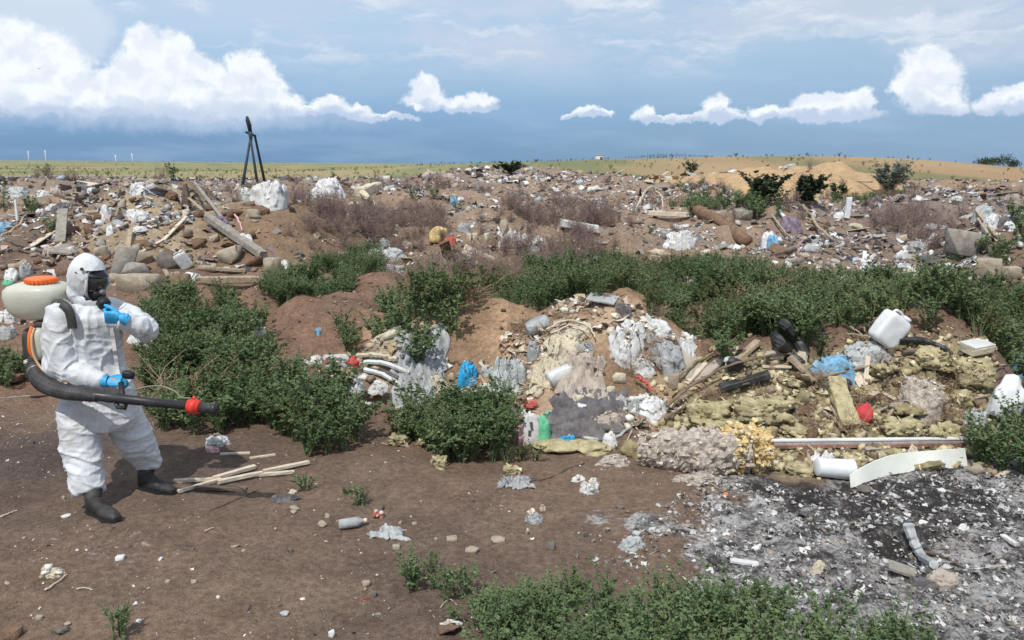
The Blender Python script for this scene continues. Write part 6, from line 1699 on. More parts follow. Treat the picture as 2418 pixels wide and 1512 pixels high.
lumpy('grey_bag', 1258, 836, 30, 44, 'g', 'narrow grey bag left of the straw tangle', 'bag')
sheet('tan_sheet', 1278, 895, 60, 60, 'cf', 'sandy coloured sheet left of the white box', 'sheet', amp=0.06, lift=0.04)
stone('white_box', 1322, 902, 62, 32, 'w', 'crushed white cardboard box on the middle heap', 'box', 0.7, True, -0.35, 0.35)
stone('pale_stone', 1317, 862, 30, 26, 's', 'round cream stone above the crushed white box', 'stone')
stone('pale_stone', 1290, 858, 22, 18, 's', 'smaller cream stone left of the round cream stone', 'stone')
sheet('beige_cloth', 1380, 905, 120, 70, 'be', 'wrinkled beige cloth spread on the front of the heap', 'cloth', amp=0.08, lift=0.06, ragged=0.2)
lumpy('beige_cloth', 1385, 868, 56, 50, 'be', 'upper folded part of beige cloth below the round grey bag', 'cloth')
lumpy('white_sack', 1476, 836, 62, 76, 'w', 'white torn sack with a dark hollow on the heap right', 'sack', 0.7, 0.45, 0.5)
lumpy('white_sack', 1500, 790, 66, 40, 'w', 'top fold of the white torn sack', 'sack', 0.8, 0.4, 0.5)
lumpy('dark_bundle', 1492, 822, 40, 44, 'dg', 'dark bundle inside the white torn sack', 'bundle', 0.7)
lumpy('white_sack', 1552, 782, 80, 38, 'w', 'tattered white plastic along the upper right of the heap', 'plastic', 0.8, 0.5, 0.5, freq=2.4)
lumpy('grey_bundle', 1566, 852, 96, 60, 'g', 'big grey plastic bag lying in the torn white sack', 'bag', 0.8, 0.3, 0.4)
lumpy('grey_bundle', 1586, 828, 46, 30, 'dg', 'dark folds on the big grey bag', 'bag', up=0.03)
lumpy('white_sack', 1622, 830, 40, 56, 'wd', 'tattered dirty plastic right of the big grey bag', 'plastic', 0.7, 0.5, 0.5)
lumpy('white_sack', 1520, 866, 66, 24, 'wd', 'dirty white edge under the big grey bag', 'plastic', 0.7, 0.5, 0.5)
sheet('tan_board', 1628, 868, 60, 60, 'be', 'flat tan cardboard at the right foot of the heap', 'cardboard', amp=0.01, lift=0.05, ragged=0.05, rot=0.5)
stone('pale_stone', 1590, 912, 24, 30, 's', 'pale upright stone between the two heaps', 'stone', boxy=True)
stone('pale_stone', 1459, 900, 34, 24, 'cf', 'cream lump below the torn sack', 'lump')
stone('pale_stone', 1440, 935, 26, 24, 'cf', 'cream chip above the brown rug', 'lump')
stone('pale_stone', 1375, 947, 44, 18, 'cf', 'long cream chunk on the rim of the dark rug', 'lump', boxy=True)
stone('pale_stone', 1412, 956, 34, 18, 'cf', 'cream chunk right of the long cream chunk', 'lump', boxy=True)
stone('pale_stone', 1378, 972, 32, 22, 'w', 'white printed wrapper on the dark rug', 'wrapper')
lumpy('grey_cloth', 1430, 1000, 90, 34, 'be', 'pale grey cloth along the right rim of the dark rug', 'cloth', 0.7)
sheet('dark_rug', 1372, 1002, 170, 62, 'dg', 'large dark grey rug lying at the foot of the middle heap', 'rug', amp=0.05, lift=0.07, ragged=0.16)
stick('rug_rim', [(1300, 1010), (1350, 1030), (1420, 1030), (1470, 1000)], 5, 'k', 'black hose along the lower edge of the dark rug', 'hose', lift=0.03, taper=0.8)
stick('rug_rim', [(1375, 1040), (1440, 1042), (1500, 1010)], 5, 'lg', 'grey tube below the black hose', 'tube', lift=0.02)
p = hit(1254, 1046); k = mpp(p); t = thing('printed_bag', p, 'crumpled shopping bag printed pink, white and green at the foot of the middle heap', 'bag')
for nm, mt, dx, w_, h_, s_ in (('pink_panel', 'pk', -26, 34, 74, 801), ('white_panel', 'w', 0, 42, 84, 802), ('green_panel', 'gr', 27, 36, 72, 803)):
    V, F = crumple(w_ * k * 1.15, 40 * k, h_ * k, s_, 26, 34, 0.10, 0.8, 3.6); part(nm, V + np.array(p) + [dx * k, 0, -0.01], F, MATS[mt], t, smooth=False)
rs = np.random.RandomState(804); L_ = []
for i in range(5):
    c = np.array(p) + [rs.uniform(-8, 8) * k, -21 * k, (28 + i * 7) * k]; L_.append(beam(c - [3 * k, 0, 0], c + [3 * k, 0, 0], 4 * k, 4 * k, i, 2))
part('dark_print', *join(L_), MATS['dg'], t, smooth=False)
lumpy('red_scrap', 1254, 968, 28, 16, 'rr', 'red scrap on top of the printed bag', 'scrap', up=0.05)
lumpy('green_scrap', 1296, 982, 20, 18, 'gr', 'small green and white scrap right of the red scrap', 'scrap')
lumpy('blue_bag', 1340, 1043, 40, 22, 'b', 'small blue bag under the dark rug', 'bag')
lumpy('white_rag', 1440, 1052, 32, 40, 'w', 'white rag hanging below the right end of the rug', 'rag')
lumpy('white_bag', 1528, 972, 90, 44, 'w', 'white and grey bag with a red strip right of the rug', 'bag')
lumpy('grey_bag', 1504, 975, 40, 40, 'g', 'grey side of the white bag with the red strip', 'bag')
stick('red_strip', [(1500, 918), (1522, 932), (1542, 952)], 5, 'rr', 'red strip lying across the white and grey bag', 'strip', lift=0.13)
lumpy('grey_bag', 1455, 955, 44, 26, 'g', 'greyish wrinkled bag above the rug right end', 'bag')
stick('branch', [(1180, 955), (1220, 965), (1248, 958)], 3, 'wk', 'thin dark stick under the clear bag', 'branch', lift=0.03)
stone('straw_clump', 960, 790, 130, 26, 'cf', 'pale straw layer on the shoulder of the left earth heap', 'straw', 0.5, lumps=0.2, rot=-0.30)

# ------------------------------------------------------------------ insulation heap
CH = []
for i in range(8):
    V, F = rock(1, 0.8, 0.6, 700 + i, 3, boxy=(i % 2 == 0), lumps=0.30); V = V + ico(3)[0] * (0.07 * fbm3(ico(3)[0] * 7, 3, i))[:, None]
    me = mesh_np('wool_lump', V, F); me.materials.append(MATS[('o', 'od', 'o', 'be', 'o', 'cf', 'cl', 'o')[i]]); CH.append(me)
OX = OLIVE; rs = np.random.RandomState(411); cnt = 0
xx_, yy_ = sample_poly(OX, 26, rs)
for i in range(len(xx_)):
    o = bpy.data.objects.new('wool_lump', CH[rs.randint(8)]); link(o); s = 0.09 + 0.20 * rs.uniform(0, 1) ** 1.6
    o.location = (xx_[i], yy_[i], Hs(xx_[i], yy_[i]) - s * 0.1); o.scale = (s, s * rs.uniform(0.6, 1), s * rs.uniform(0.45, 0.9)); o.rotation_euler = (rs.normal(0, .45), rs.normal(0, .45), rs.uniform(0, 6.3))
    tag(o, 'rough lump of mineral wool or foam among many others on the insulation heap', 'insulation', 'rough lumps of the insulation heap')
def chunk(px, py, w, h, mt, label, **k):
    o = stone('wool_chunk', px, py, w, h, mt, label, 'insulation', lumps=0.30, sub=4, **k); q = np.random.RandomState(int(px)); n = len(o.data.vertices)
    for i in q.choice(n, int(14 + w * h / 90)):
        v = o.data.vertices[int(i)].co + o.location; CLUO.append((v.x, v.y, v.z - 0.004, q.uniform(0.015, 0.06)))
    return o
chunk(1668, 990, 120, 54, 'o', 'broad olive wool slab at the left of the insulation heap', boxy=True)
chunk(1800, 985, 150, 56, 'o', 'long olive wool slab in the middle of the insulation heap', boxy=True, rot=-0.12)
chunk(1700, 1020, 140, 34, 'o', 'low olive wool slab just behind the fluffy roll', boxy=True)
plank('wool_slab', 1970, 930, 2008, 1025, 42, 'o', 'narrow olive wool slab standing on end left of the red ball', 'insulation', t=24, z0=0.08, z1=0.02, jit=0.12, seg=8)
chunk(1905, 1030, 130, 40, 'o', 'flat olive wool slab left of the upright slab')
chunk(2120, 1032, 110, 50, 'o', 'olive wool lump below the red ball', boxy=True)
chunk(2230, 1035, 120, 60, 'o', 'big olive wool lump at the right foot of the heap')
chunk(2190, 860, 110, 50, 'o', 'olive wool pile right of the white canister')
chunk(2290, 900, 110, 66, 'o', 'big folded olive wool mat at the right top of the heap', boxy=True)
chunk(2240, 880, 90, 40, 'od', 'dark folded wool mat beside the big mat')
chunk(2080, 890, 100, 40, 'o', 'olive wool lump below the clear plastic')
chunk(2040, 935, 70, 34, 'o', 'olive wool lump above the red ball')
chunk(2255, 960, 100, 50, 'o', 'olive wool lump behind the right silver bag')
chunk(2140, 975, 110, 36, 'od', 'dark wool lump right of the red ball')  # uses the darker olive wool
chunk(1850, 910, 90, 30, 'o', 'olive wool lump beside the black flattened box')
chunk(2017, 1106, 76, 34, 'o', 'squared olive wool block above the bent white panel', boxy=True)
chunk(1880, 1115, 110, 30, 'o', 'olive wool scraps left of the white cup')
chunk(2100, 1075, 110, 20, 'o', 'thin olive wool strip under the white rail')
chunk(1820, 850, 60, 34, 'be', 'tan fluffy lump on the left crest of the insulation heap')
lumpy('shredded_bundle', 2178, 960, 150, 84, 'gw', 'large pinkish grey shredded bundle on the insulation heap', 'bundle', 0.7, 0.25, 0.3, rot=0.35, freq=2.4)
lumpy('red_ball', 2037, 996, 44, 46, 'r', 'round red net bag like a ball on the insulation heap', 'ball', 0.9, 0.08, 0.12, freq=3.5, sink=0.02, solid=True)
lumpy('blue_sheet', 1970, 888, 100, 62, 'lb', 'light blue plastic sheet bunched below the white canister', 'sheet', 0.6, 0.4, 0.5, rot=-0.2)
lumpy('clear_plastic', 2040, 852, 92, 44, 'lg', 'clear grey plastic between the blue sheet and the canister', 'plastic', 0.7, 0.4, 0.45)
stick('rubber_strip', [(1822, 778), (1845, 795), (1875, 825), (1905, 850)], 9, 'k', 'thick black rubber strip on the left crest of the insulation heap', 'rubber', zs=[0.18, 0.15, 0.1, 0.03], taper=0.9, n=8)
stick('rubber_strip', [(1812, 785), (1832, 820), (1860, 845), (1890, 868)], 9, 'k', 'second black rubber strip curving below the thick one', 'rubber', zs=[0.16, 0.1, 0.05, 0.03], taper=0.9, n=8)
stick('rubber_strip', [(2120, 828), (2180, 830), (2235, 850), (2255, 880)], 8, 'k', 'black rubber strip right of the white canister', 'rubber', zs=[0.1, 0.1, 0.08, 0.05], n=8)
stick('rubber_strip', [(2130, 845), (2190, 848), (2240, 872)], 6, 'wk', 'dark strip below the right rubber strip', 'rubber', lift=0.06)


def bottle(px, py, L, r, ang, yaw, mt, capm, label, name='bottle', cat='bottle'):
    p = hit(px, py); k = mpp(p); L, r = L * k, r * k; t = thing(name, p, label, cat)
    v, f = lathe([(r * 0.85, 0), (r, r * 0.15), (r, L * 0.62), (r * 0.92, L * 0.70), (r * 0.4, L * 0.86), (r * 0.38, L * 0.9)], 16)
    T_ = lambda q: place(q, np.array(p) + [0, 0, r * 0.95], (0, ang, yaw)); part('body', T_(v), f, MATS[mt], t)
    v, f = lathe([(r * 0.45, L * 0.89), (r * 0.45, L * 1.0), (r * 0.38, L * 1.01)], 12); part('cap', T_(v), f, MATS[capm], t)
    return t


bottle(1748, 878, 44, 14, -1.15, 0.2, 'k', 'w', 'dark bottle with a white cap at the left of the insulation heap')
stone('white_pot', 1724, 866, 26, 26, 'w', 'small white pot touching the dark bottle', 'pot', boxy=True)
bottle(800, 1250, 66, 12, 1.5, 0.25, 'g', 'cf', 'crushed grey plastic bottle on the bare earth')
plank('black_box', 1700, 935, 1815, 905, 34, 'k', 'flattened black box on the insulation heap', 'box', t=14, z0=0.05, z1=0.06)
lumpy('brown_scrap', 1760, 912, 60, 16, 'cl', 'brown litter inside the flattened black box', 'litter', up=0.03)
stone('black_shell', 1845, 985, 76, 26, 'k', 'pointed black plastic shell like a shoe on the insulation', 'shell', 0.5, rot=-0.35, sub=3)
lumpy('black_cup', 2000, 918, 26, 24, 'k', 'small black cup under the blue sheet', 'cup', rough=0.1, crease=0.1)
plank('wood_stake', 2043, 912, 2048, 868, 11, 'wl', 'short pale wooden stake standing above the red ball', 'stake', t=8, z1=0.10)
stick('branch', [(1574, 985), (1660, 930), (1760, 890), (1866, 866)], 4, 'br', 'long brown branch lying across the left of the insulation heap', 'branch', lift=0.12, zs=[0.0, .05, .05, .02])
stick('branch', [(1570, 1010), (1640, 965), (1720, 935)], 3, 'br', 'shorter brown branch under the long one', 'branch', lift=0.08)
stick('branch', [(1590, 920), (1640, 880), (1690, 850)], 4, 'od', 'olive stalk between the two heaps', 'branch', lift=0.1)
plank('plank', 1800, 868, 1868, 878, 14, 'wl', 'pale thin plank above the olive slabs', 'plank', z1=0.04)
plank('plank', 1862, 875, 1922, 915, 24, 'wo', 'wide grey tan plank leaning down behind the black shell', 'plank', t=10, z0=0.12, z1=0.05)
plank('plank', 1915, 908, 2060, 876, 12, 'wo', 'long tan plank below the blue sheet', 'plank', z0=0.05, z1=0.06)
plank('plank', 1650, 900, 1700, 862, 26, 'be', 'tan board on the left slope of the insulation heap', 'board', t=6, z1=0.04)
plank('plank', 1620, 910, 1665, 870, 14, 'wl', 'pale board touching the tan board', 'board', t=6, z1=0.04)
plank('plank', 1735, 860, 1790, 822, 22, 'wo', 'short wide plank near the crest left of the rubber strip', 'plank', t=10, z1=0.05)
stick('branch', [(1945, 985), (1965, 1000), (1998, 1034)], 4, 'wo', 'bent pale twig at the foot of the upright wool slab', 'branch', lift=0.05)
stick('branch', [(1960, 975), (1975, 1000), (1990, 1018)], 2.5, 'wo', 'thin twig crossing the bent pale twig', 'branch', lift=0.07)
plank('plank', 1700, 960, 1736, 992, 4, 'wl', 'thin white lath on the broad olive slab', 'lath', lift=0.1)
plank('plank', 1785, 1018, 1865, 1014, 8, 'be', 'level thin board behind the yellow foam', 'board', lift=0.06)
for i, (a, b, c, d) in enumerate(((2005, 800, 2035, 820), (2020, 778, 2042, 812), (1995, 815, 2050, 822))):
    stick('twig', [(a, b), ((a + c) / 2 + 4, (b + d) / 2), (c, d)], 2.5, 'wo', ['left', 'upright', 'level'][i] + ' dry twig behind the blue sheet', 'twig', lift=0.12)
# white basin on its side with a wire
lumpy('white_sheet', 2372, 985, 92, 104, 'ww', 'big white plastic sheet bulging at the right edge of the insulation heap', 'sheet', 0.6, 0.16, 0.14, rot=0.2, sink=0.05)
stick('wire', [(2335, 940), (2365, 915), (2405, 914), (2425, 918)], 2, 'k', 'dark wire bent across the big white plastic sheet', 'wire', lift=0.22, taper=1)
stone('blue_box', 2412, 888, 60, 46, 'lb', 'grey blue box behind the big white sheet at the right edge', 'box', 0.8, True)
lumpy('silver_bag', 2300, 1008, 60, 62, 'lg', 'silver grey bag below the big white sheet', 'bag', 0.6, 0.3, 0.4, rot=0.3)
p = hit(2305, 840); k = mpp(p)
t = thing('insulation_board', p, 'white faced foam panel with a yellow edge on the right crest', 'panel')
v, f = beam((-30 * k, 0, 0), (30 * k, 0, 0), 0.20, 0.012, 3, 4, jit=0.02); part('facing', place(v, np.array(p) + [0, 0, 0.125], (0.15, -0.1, 0.3)), f, MATS['w'], t, smooth=False)
v, f = beam((-30 * k, 0, 0), (30 * k, 0, 0), 0.195, 0.075, 4, 4, jit=0.04); part('foam', place(v, np.array(p) + [0, 0, 0.078], (0.15, -0.1, 0.3)), f, MATS['cf'], t, smooth=False)
# rail
a = np.array(hit(1790, 1062)); b = np.array(hit(2330, 1052)); t = thing('metal_rail', Vector((a + b) / 2), 'long white metal rail with a rusty lower edge in front of the heap', 'rail')
v, f = beam(a + [0, 0, 0.085], b + [0, 0, 0.07], 0.05, 0.016, 3, 10, jit=0.03); part('flange', v, f, MATS['ww'], t, smooth=False)
v, f = beam(a + [0, -0.012, 0.064], b + [0, -0.012, 0.049], 0.012, 0.024, 3, 10, jit=0.03); part('web', v, f, M('grey_paint_metal', (0.42, 0.42, 0.45), rough=0.4, bump=0.1), t, smooth=False)
v, f = beam(a + [0, -0.016, 0.035], b + [0, -0.016, 0.02], 0.05, 0.036, 3, 10, jit=0.03); part('rusty_edge', v, f, M('rusty_brown_metal', (0.26, 0.15, 0.115), rough=0.8, var=0.3, bump=0.4), t, smooth=False)
lumpy('frayed_end', 2338, 1058, 34, 14, 'wd', 'frayed white rag at the right end of the rail', 'rag')
# fluffy roll with yellow end
def roll(pts, rr, mt, name, label, cat, fray=0.10, n=40, sd_=1):
    P = [np.array(hit(*q)) for q in pts]; k = mpp(P[0]); P = [q + [0, 0.10, r_ * k * 0.80] for q, r_ in zip(P, rr)]
    C = catmull(P, 14); R = np.interp(np.linspace(0, 1, len(C)), np.linspace(0, 1, len(rr)), rr) * k
    V, F = tube(C, R, n); c = np.repeat(np.array(C), n, 0)[:len(V)]; d = (V - c); L = np.linalg.norm(d, axis=1)[:, None]
    V = c + d * (1 + fray * 1.3 * fbm3(V * 9, 3, sd_)[:, None] + fray * 1.2 * fbm3(V * 30, 2, sd_ + 3)[:, None])
    rs = np.random.RandomState(sd_ + 40)
    for i in rs.choice(len(V), 260): (CLUY if mt == 'yf' else CLUT).append((V[i, 0], V[i, 1], V[i, 2] - 0.005, rs.uniform(0.02, 0.06)))
    return single(name, V, F, MATS[mt], label, cat, None, False)
roll([(1520, 1100), (1590, 1112), (1690, 1120), (1760, 1115)], [34, 48, 54, 52], 'gw', 'wool_roll', 'thick fluffy pinkish grey roll of glass wool at the heap foot', 'roll', 0.13)
roll([(1722, 1118), (1745, 1118), (1762, 1118)], [50, 58, 46], 'yf', 'yellow_foam_ring', 'ring of bright yellow foam at the right end of the glass wool roll', 'foam', 0.14, sd_=5)
roll([(1764, 1116), (1785, 1114), (1800, 1110)], [48, 58, 50], 'yf', 'yellow_foam_ring', 'second yellow foam ring closing the end of the glass wool roll', 'foam', 0.16, sd_=9)
lumpy('wool_tuft', 1500, 1075, 70, 36, 'od', 'brown olive tuft at the left end of the wool roll', 'insulation')
lumpy('wool_tuft', 1560, 1045, 90, 26, 'cf', 'pale layered tuft on top of the wool roll', 'insulation')
lumpy('wool_tuft', 1450, 1095, 80, 24, 'gw', 'flat grey wool fringe left of the roll', 'insulation')
lumpy('wool_tuft', 1640, 1135, 120, 20, 'gw', 'grey wool fringe on the ground under the roll', 'insulation')
lumpy('wool_tuft', 1310, 1050, 150, 16, 'o', 'thin olive wool strip below the printed bag', 'insulation')
lumpy('wool_tuft', 1400, 1062, 120, 22, 'o', 'olive wool strip continuing towards the roll', 'insulation')
# cup and bent panel
p = hit(1968, 1130); k = mpp(p); t = thing('white_bucket', p, 'white ribbed plastic bucket lying on the ash beside the bent panel', 'bucket')
pr = [(0.01, 0), (19 * k, 0), (21 * k, 2 * k)]
for i in range(9): z = 6 + i * 8.6; r_ = 21 + i * 0.35; pr += [(r_ * k, z * k), ((r_ + 0.8) * k, (z + 3) * k)]
pr += [(25.5 * k, 84 * k), (25.5 * k, 87 * k), (23 * k, 87 * k), (20 * k, 30 * k), (0.01, 28 * k)]
v, f = lathe(pr, 28); part('bucket', place(v - [0, 0, 43 * k], np.array(p) + [0, 0, 25 * k], (0.06, math.pi / 2 + 0.10, 0.12)), f, MATS['ww'], t)
A = [(2008, 1152), (2040, 1138), (2090, 1122), (2150, 1112), (2220, 1107), (2284, 1102)]
C = catmull([np.array(hit(*q)) for q in A], 6); VV = []
for i, c in enumerate(C):
    u = i / (len(C) - 1); hgt = (0.10 + 0.055 * min(1, u * 2.2)) * 0.9
    VV += [c + [0, -0.012, -0.005], c + [0, 0.030 + 0.035 * u, hgt], c + [0, 0.040 + 0.035 * u, hgt], c + [0, 0.004, -0.005]]
FF = [(i * 4 + k_, i * 4 + (k_ + 1) % 4, i * 4 + 4 + (k_ + 1) % 4, i * 4 + 4 + k_) for i in range(len(C) - 1) for k_ in range(4)] + [(3, 2, 1, 0), tuple(range(len(VV) - 4, len(VV)))]
single('panel_strip', np.array(VV), FF, M('cream_white_panel', (0.70, 0.70, 0.64), rough=0.5, var=0.05, bump=0.1, dirt=0.3, dirtcol=(0.5, 0.46, 0.38), dscale=4), 'long bent cream white panel strip lying on the edge of the ash', 'panel')
sheet('paper', 1932, 1090, 76, 26, 'wd', 'crumpled dirty paper above the white bucket', 'paper', amp=0.03)
plank('wood_chip', 2352, 1128, 2385, 1112, 10, 'wl', 'short pale wood chip on the ash at the right', 'wood chip')
stone('pale_stone', 2308, 1116, 40, 16, 's', 'pale flat stone right of the bent panel', 'stone')

# ------------------------------------------------------------------ bare earth in front
plank('split_stick', 412, 1140, 470, 1137, 12, 'wl', 'left end piece of the pale broken sticks', 'stick', t=8)
plank('split_stick', 446, 1140, 514, 1137, 9, 'wl', 'second piece of the pale broken sticks', 'stick', t=8, lift=0.02)
plank('split_stick', 505, 1138, 602, 1110, 12, 'wl', 'upper pale stick slanting to the back', 'stick', t=9, lift=0.03)
plank('split_stick', 422, 1166, 522, 1138, 9, 'wl', 'lower left pale stick pointing at the boot', 'stick', t=8, lift=0.02)
plank('split_stick', 516, 1148, 620, 1126, 10, 'wl', 'front pale stick of the broken bundle', 'stick', t=9, lift=0.035)
plank('split_stick', 600, 1128, 696, 1120, 9, 'wl', 'crooked pale stick running to the right', 'stick', t=8, lift=0.02)
plank('split_stick', 622, 1120, 730, 1098, 10, 'wl', 'rightmost pale stick of the broken bundle', 'stick', t=8, lift=0.025)
plank('shadow_strip', 462, 1156, 582, 1158, 16, 'wk', 'dark narrow strip standing in for the shadow under the pale sticks', 'plank', t=8)  # dark strip laid in place of the shadow of the sticks
plank('split_stick', 520, 1075, 590, 1072, 6, 'wl', 'thin pale stick at the edge of the weeds', 'stick', t=5)
plank('split_stick', 590, 1085, 650, 1076, 6, 'wl', 'thin pale splinter right of the thin pale stick', 'stick', t=5)
stick('dark_twig', [(492, 1208), (560, 1180), (622, 1152)], 1.8, 'wk', 'long thin dark twig on the bare earth', 'twig', lift=0.004)
lumpy('white_paper', 512, 1052, 50, 34, 'wd', 'crumpled white paper at the front edge of the weeds', 'paper')
lumpy('white_paper', 505, 1068, 30, 20, 'pk', 'pinkish scrap under the crumpled white paper', 'scrap')
sheet('dark_sheet', 672, 1182, 56, 18, 'dg', 'dark torn sheet on the bare earth', 'sheet', amp=0.02, lift=0.012)
stone('pale_chip', 698, 1203, 28, 9, 's', 'pale flat chip right of the dark torn sheet', 'chip')
stone('pale_chip', 692, 1213, 16, 8, 's', 'smaller pale chip below the flat chip', 'chip')
lumpy('orange_crumb', 691, 1165, 22, 12, 'cf', 'tan crumb above the dark torn sheet', 'crumb')
stone('pale_chip', 761, 1243, 20, 14, 's', 'cream stone at the left end of the crushed bottle', 'stone')
stone('pale_chip', 773, 1222, 13, 11, 's', 'small cream stone behind the crushed bottle', 'stone')
lumpy('white_scrap', 838, 1234, 20, 10, 'w', 'white flake at the right end of the crushed bottle', 'scrap')
sheet('film_scrap', 915, 1264, 74, 26, 'lg', 'pale green grey film lying on the bare earth', 'film', amp=0.022, lift=0.012, ragged=0.25)
lumpy('can', 893, 1220, 26, 18, 'rr', 'rusty crushed can on the bare earth', 'can')
stick('dark_scrap', [(885, 1226), (897, 1218), (905, 1200)], 3.5, 'k', 'dark curved scrap beside the rusty can', 'scrap', lift=0.015)
sheet('dark_film', 1215, 1142, 86, 28, 'g', 'dark grey film scrap in front of the weed clump', 'film', amp=0.035, lift=0.012, ragged=0.25)
lumpy('blue_grey_bag', 1260, 1232, 40, 30, 'g', 'small blue grey bag on the bare earth', 'bag')
lumpy('tan_crumb', 1282, 1206, 14, 20, 'cf', 'tan chip behind the small blue grey bag', 'crumb')
lumpy('white_debris', 1393, 1164, 46, 44, 'wd', 'white bony looking lump of debris on the bare earth', 'debris', 0.7, 0.5, 0.5, freq=2.5)
lumpy('white_debris', 1366, 1133, 30, 14, 'wd', 'pale crumbs behind the bony lump', 'debris')
stick('cable', [(1225, 1128), (1290, 1132), (1340, 1108), (1380, 1096)], 1.8, 'wk', 'thin dark cable curving over the bare earth', 'cable', lift=0.004, taper=1)
chunk(940, 1048, 62, 24, 'o', 'olive wool block peeping out left of the dark weed clump', boxy=True)
chunk(998, 1056, 50, 26, 'o', 'olive wool block under the dark weed clump')
chunk(1037, 1104, 46, 28, 'o', 'olive wool block alone in front of the weed clump', boxy=True)
chunk(1209, 1116, 46, 18, 'o', 'olive wool block right of the dark weed clump', boxy=True)
for i, (px, py, w, h, mt, lb) in enumerate([
        (864, 1382, 22, 14, 's', 'round cream pebble near the bottom middle'), (862, 1394, 10, 9, 's', 'tiny cream pebble below the round one'),
        (1115, 1302, 38, 14, 's', 'flat pale stone left of the foreground weeds'), (1065, 1276, 30, 9, 's', 'thin pale stone above the flat pale stone'),
        (1175, 1278, 46, 12, 's', 'long flat stone half sunk in the earth'), (57, 1272, 14, 6, 's', 'pale chip at the left below the ash specks'),
        (284, 1322, 24, 13, 'w', 'pale chip in the middle of the ash specks'), (381, 1322, 15, 10, 'ww', 'bright white chip at the right of the ash specks'),
        (321, 1427, 18, 10, 'ww', 'bright white pebble on the lower left earth'), (328, 1468, 16, 6, 'w', 'white flake below the bright white pebble'),
        (157, 1221, 28, 8, 'wd', 'flat pale scrap left of the front boot'), (150, 1178, 10, 10, 's', 'tiny pale stone left of the trouser leg'),
        (26, 1502, 48, 28, 'cl', 'grey brown stone in the bottom left corner'), (146, 1492, 46, 18, 'sk', 'dark flat stone at the bottom left'),
        (160, 1474, 24, 8, 's', 'pale chip above the dark flat stone'), (93, 1462, 18, 12, 's', 'pale pebble right of the corner stone'),
        (783, 1503, 18, 22, 'w', 'white tile shard near the bottom middle'), (672, 1452, 26, 10, 'lg', 'grey white scrap on the lower middle earth'),
        (396, 1376, 14, 9, 's', 'pale pebble below the bright white chip'), (460, 1377, 20, 11, 's', 'cluster of pale chips on the bare earth'),
        (714, 1416, 15, 6, 'w', 'white fleck on the lower middle earth'), (515, 1413, 10, 7, 'w', 'tiny white fleck right of centre left'),
        (555, 1291, 26, 7, 's', 'pale sliver group in the middle of bare earth'), (575, 1302, 16, 7, 's', 'pale chip right under the sliver group'),
        (686, 1303, 12, 10, 'sk', 'single dark pebble on the bare earth'), (770, 1281, 16, 6, 's', 'pale sliver left of the film scrap'),
        (945, 1236, 10, 7, 's', 'tiny pale chip above the film scrap'), (978, 1240, 14, 8, 's', 'pale chip right of the film scrap'), (1030, 1275, 12, 9, 's', 'pale pebble left of the flat pale stone'),
        (1245, 1262, 8, 22, 'wl', 'small upright pale splinter on the earth'), (1462, 1200, 22, 10, 'sk', 'dark crumb near the ash edge'),
        (1500, 1262, 26, 12, 'lg', 'light grey flake at the ash edge'), (1300, 1297, 24, 22, 'sk', 'dark reddish clod beside the ash edge'),
        (937, 1296, 22, 12, 's', 'cream stone below the film scrap')]):
    stone('stone_chip', px, py, w * 0.85, h * 0.8, mt, lb, 'stone' if mt[0] == 's' or mt == 'cl' else 'chip', boxy=(i % 3 == 0), sub=2, sink=0.3)
lumpy('dry_lump', 122, 1362, 46, 28, 'cf', 'dry yellowish tuft at the lower left', 'tuft', 0.9, 0.5, 0.5, freq=2.4)
stick('pale_stick', [(106, 1398), (130, 1382), (158, 1360)], 2.6, 'wl', 'pale stick beside the dry yellowish tuft', 'stick')
stick('pale_stick', [(180, 1394), (200, 1392), (220, 1396)], 1.8, 'wl', 'thin pale twig right of the dry tuft', 'stick')
stick('pale_stick', [(0, 1224), (18, 1217), (38, 1208)], 2.2, 'wl', 'pale stick at the left picture edge', 'stick')
stick('dark_twig', [(580, 1450), (588, 1438), (592, 1432)], 2, 'wk', 'short dark twig on the lower middle earth', 'twig')
stick('pale_stick', [(484, 1258), (495, 1252), (506, 1250)], 1.6, 'wl', 'tiny pale splinter on the bare earth', 'stick')
stick('red_tape', [(850, 1420), (868, 1412), (890, 1404)], 2.2, 'rr', 'thin red tape lying by the dark feather', 'tape', lift=0.005)
stone('dark_feather', 882, 1408, 30, 14, 'sk', 'dark feathery scrap on the thin red tape', 'scrap', rot=-0.6)
lumpy('white_rag', 1062, 1480, 50, 18, 'wd', 'dirty white rag left of the foreground weeds', 'rag')
stone('earth_lump', 1060, 1492, 60, 22, 'cl', 'reddish clod under the dirty white rag', 'clod')
stick('pale_straw', [(1040, 1440), (1060, 1420), (1080, 1432)], 2, 'be', 'curled pale straw beside the foreground weeds', 'straw')

CA = np.array(CLUT)
litter('loose_crumbs', CA[:, 0], CA[:, 1], CA[:, 3], 'pale', 'crumbs and bits of dirt lying on the bags and rags', 333, mix=(0.4, 0.35, 0.25), zz=CA[:, 2])
CA = np.array(CLUO)
litter('wool_crumbs', CA[:, 0], CA[:, 1], CA[:, 3], 'olive', 'torn crumbs on the olive wool slabs', 334, mix=(0.5, 0.3, 0.2), zz=CA[:, 2])
CA = np.array(CLUY)
litter('foam_crumbs', CA[:, 0], CA[:, 1], CA[:, 3], 'foam', 'torn crumbs on the yellow foam rings', 335, mix=(0.5, 0.4, 0.1), zz=CA[:, 2])
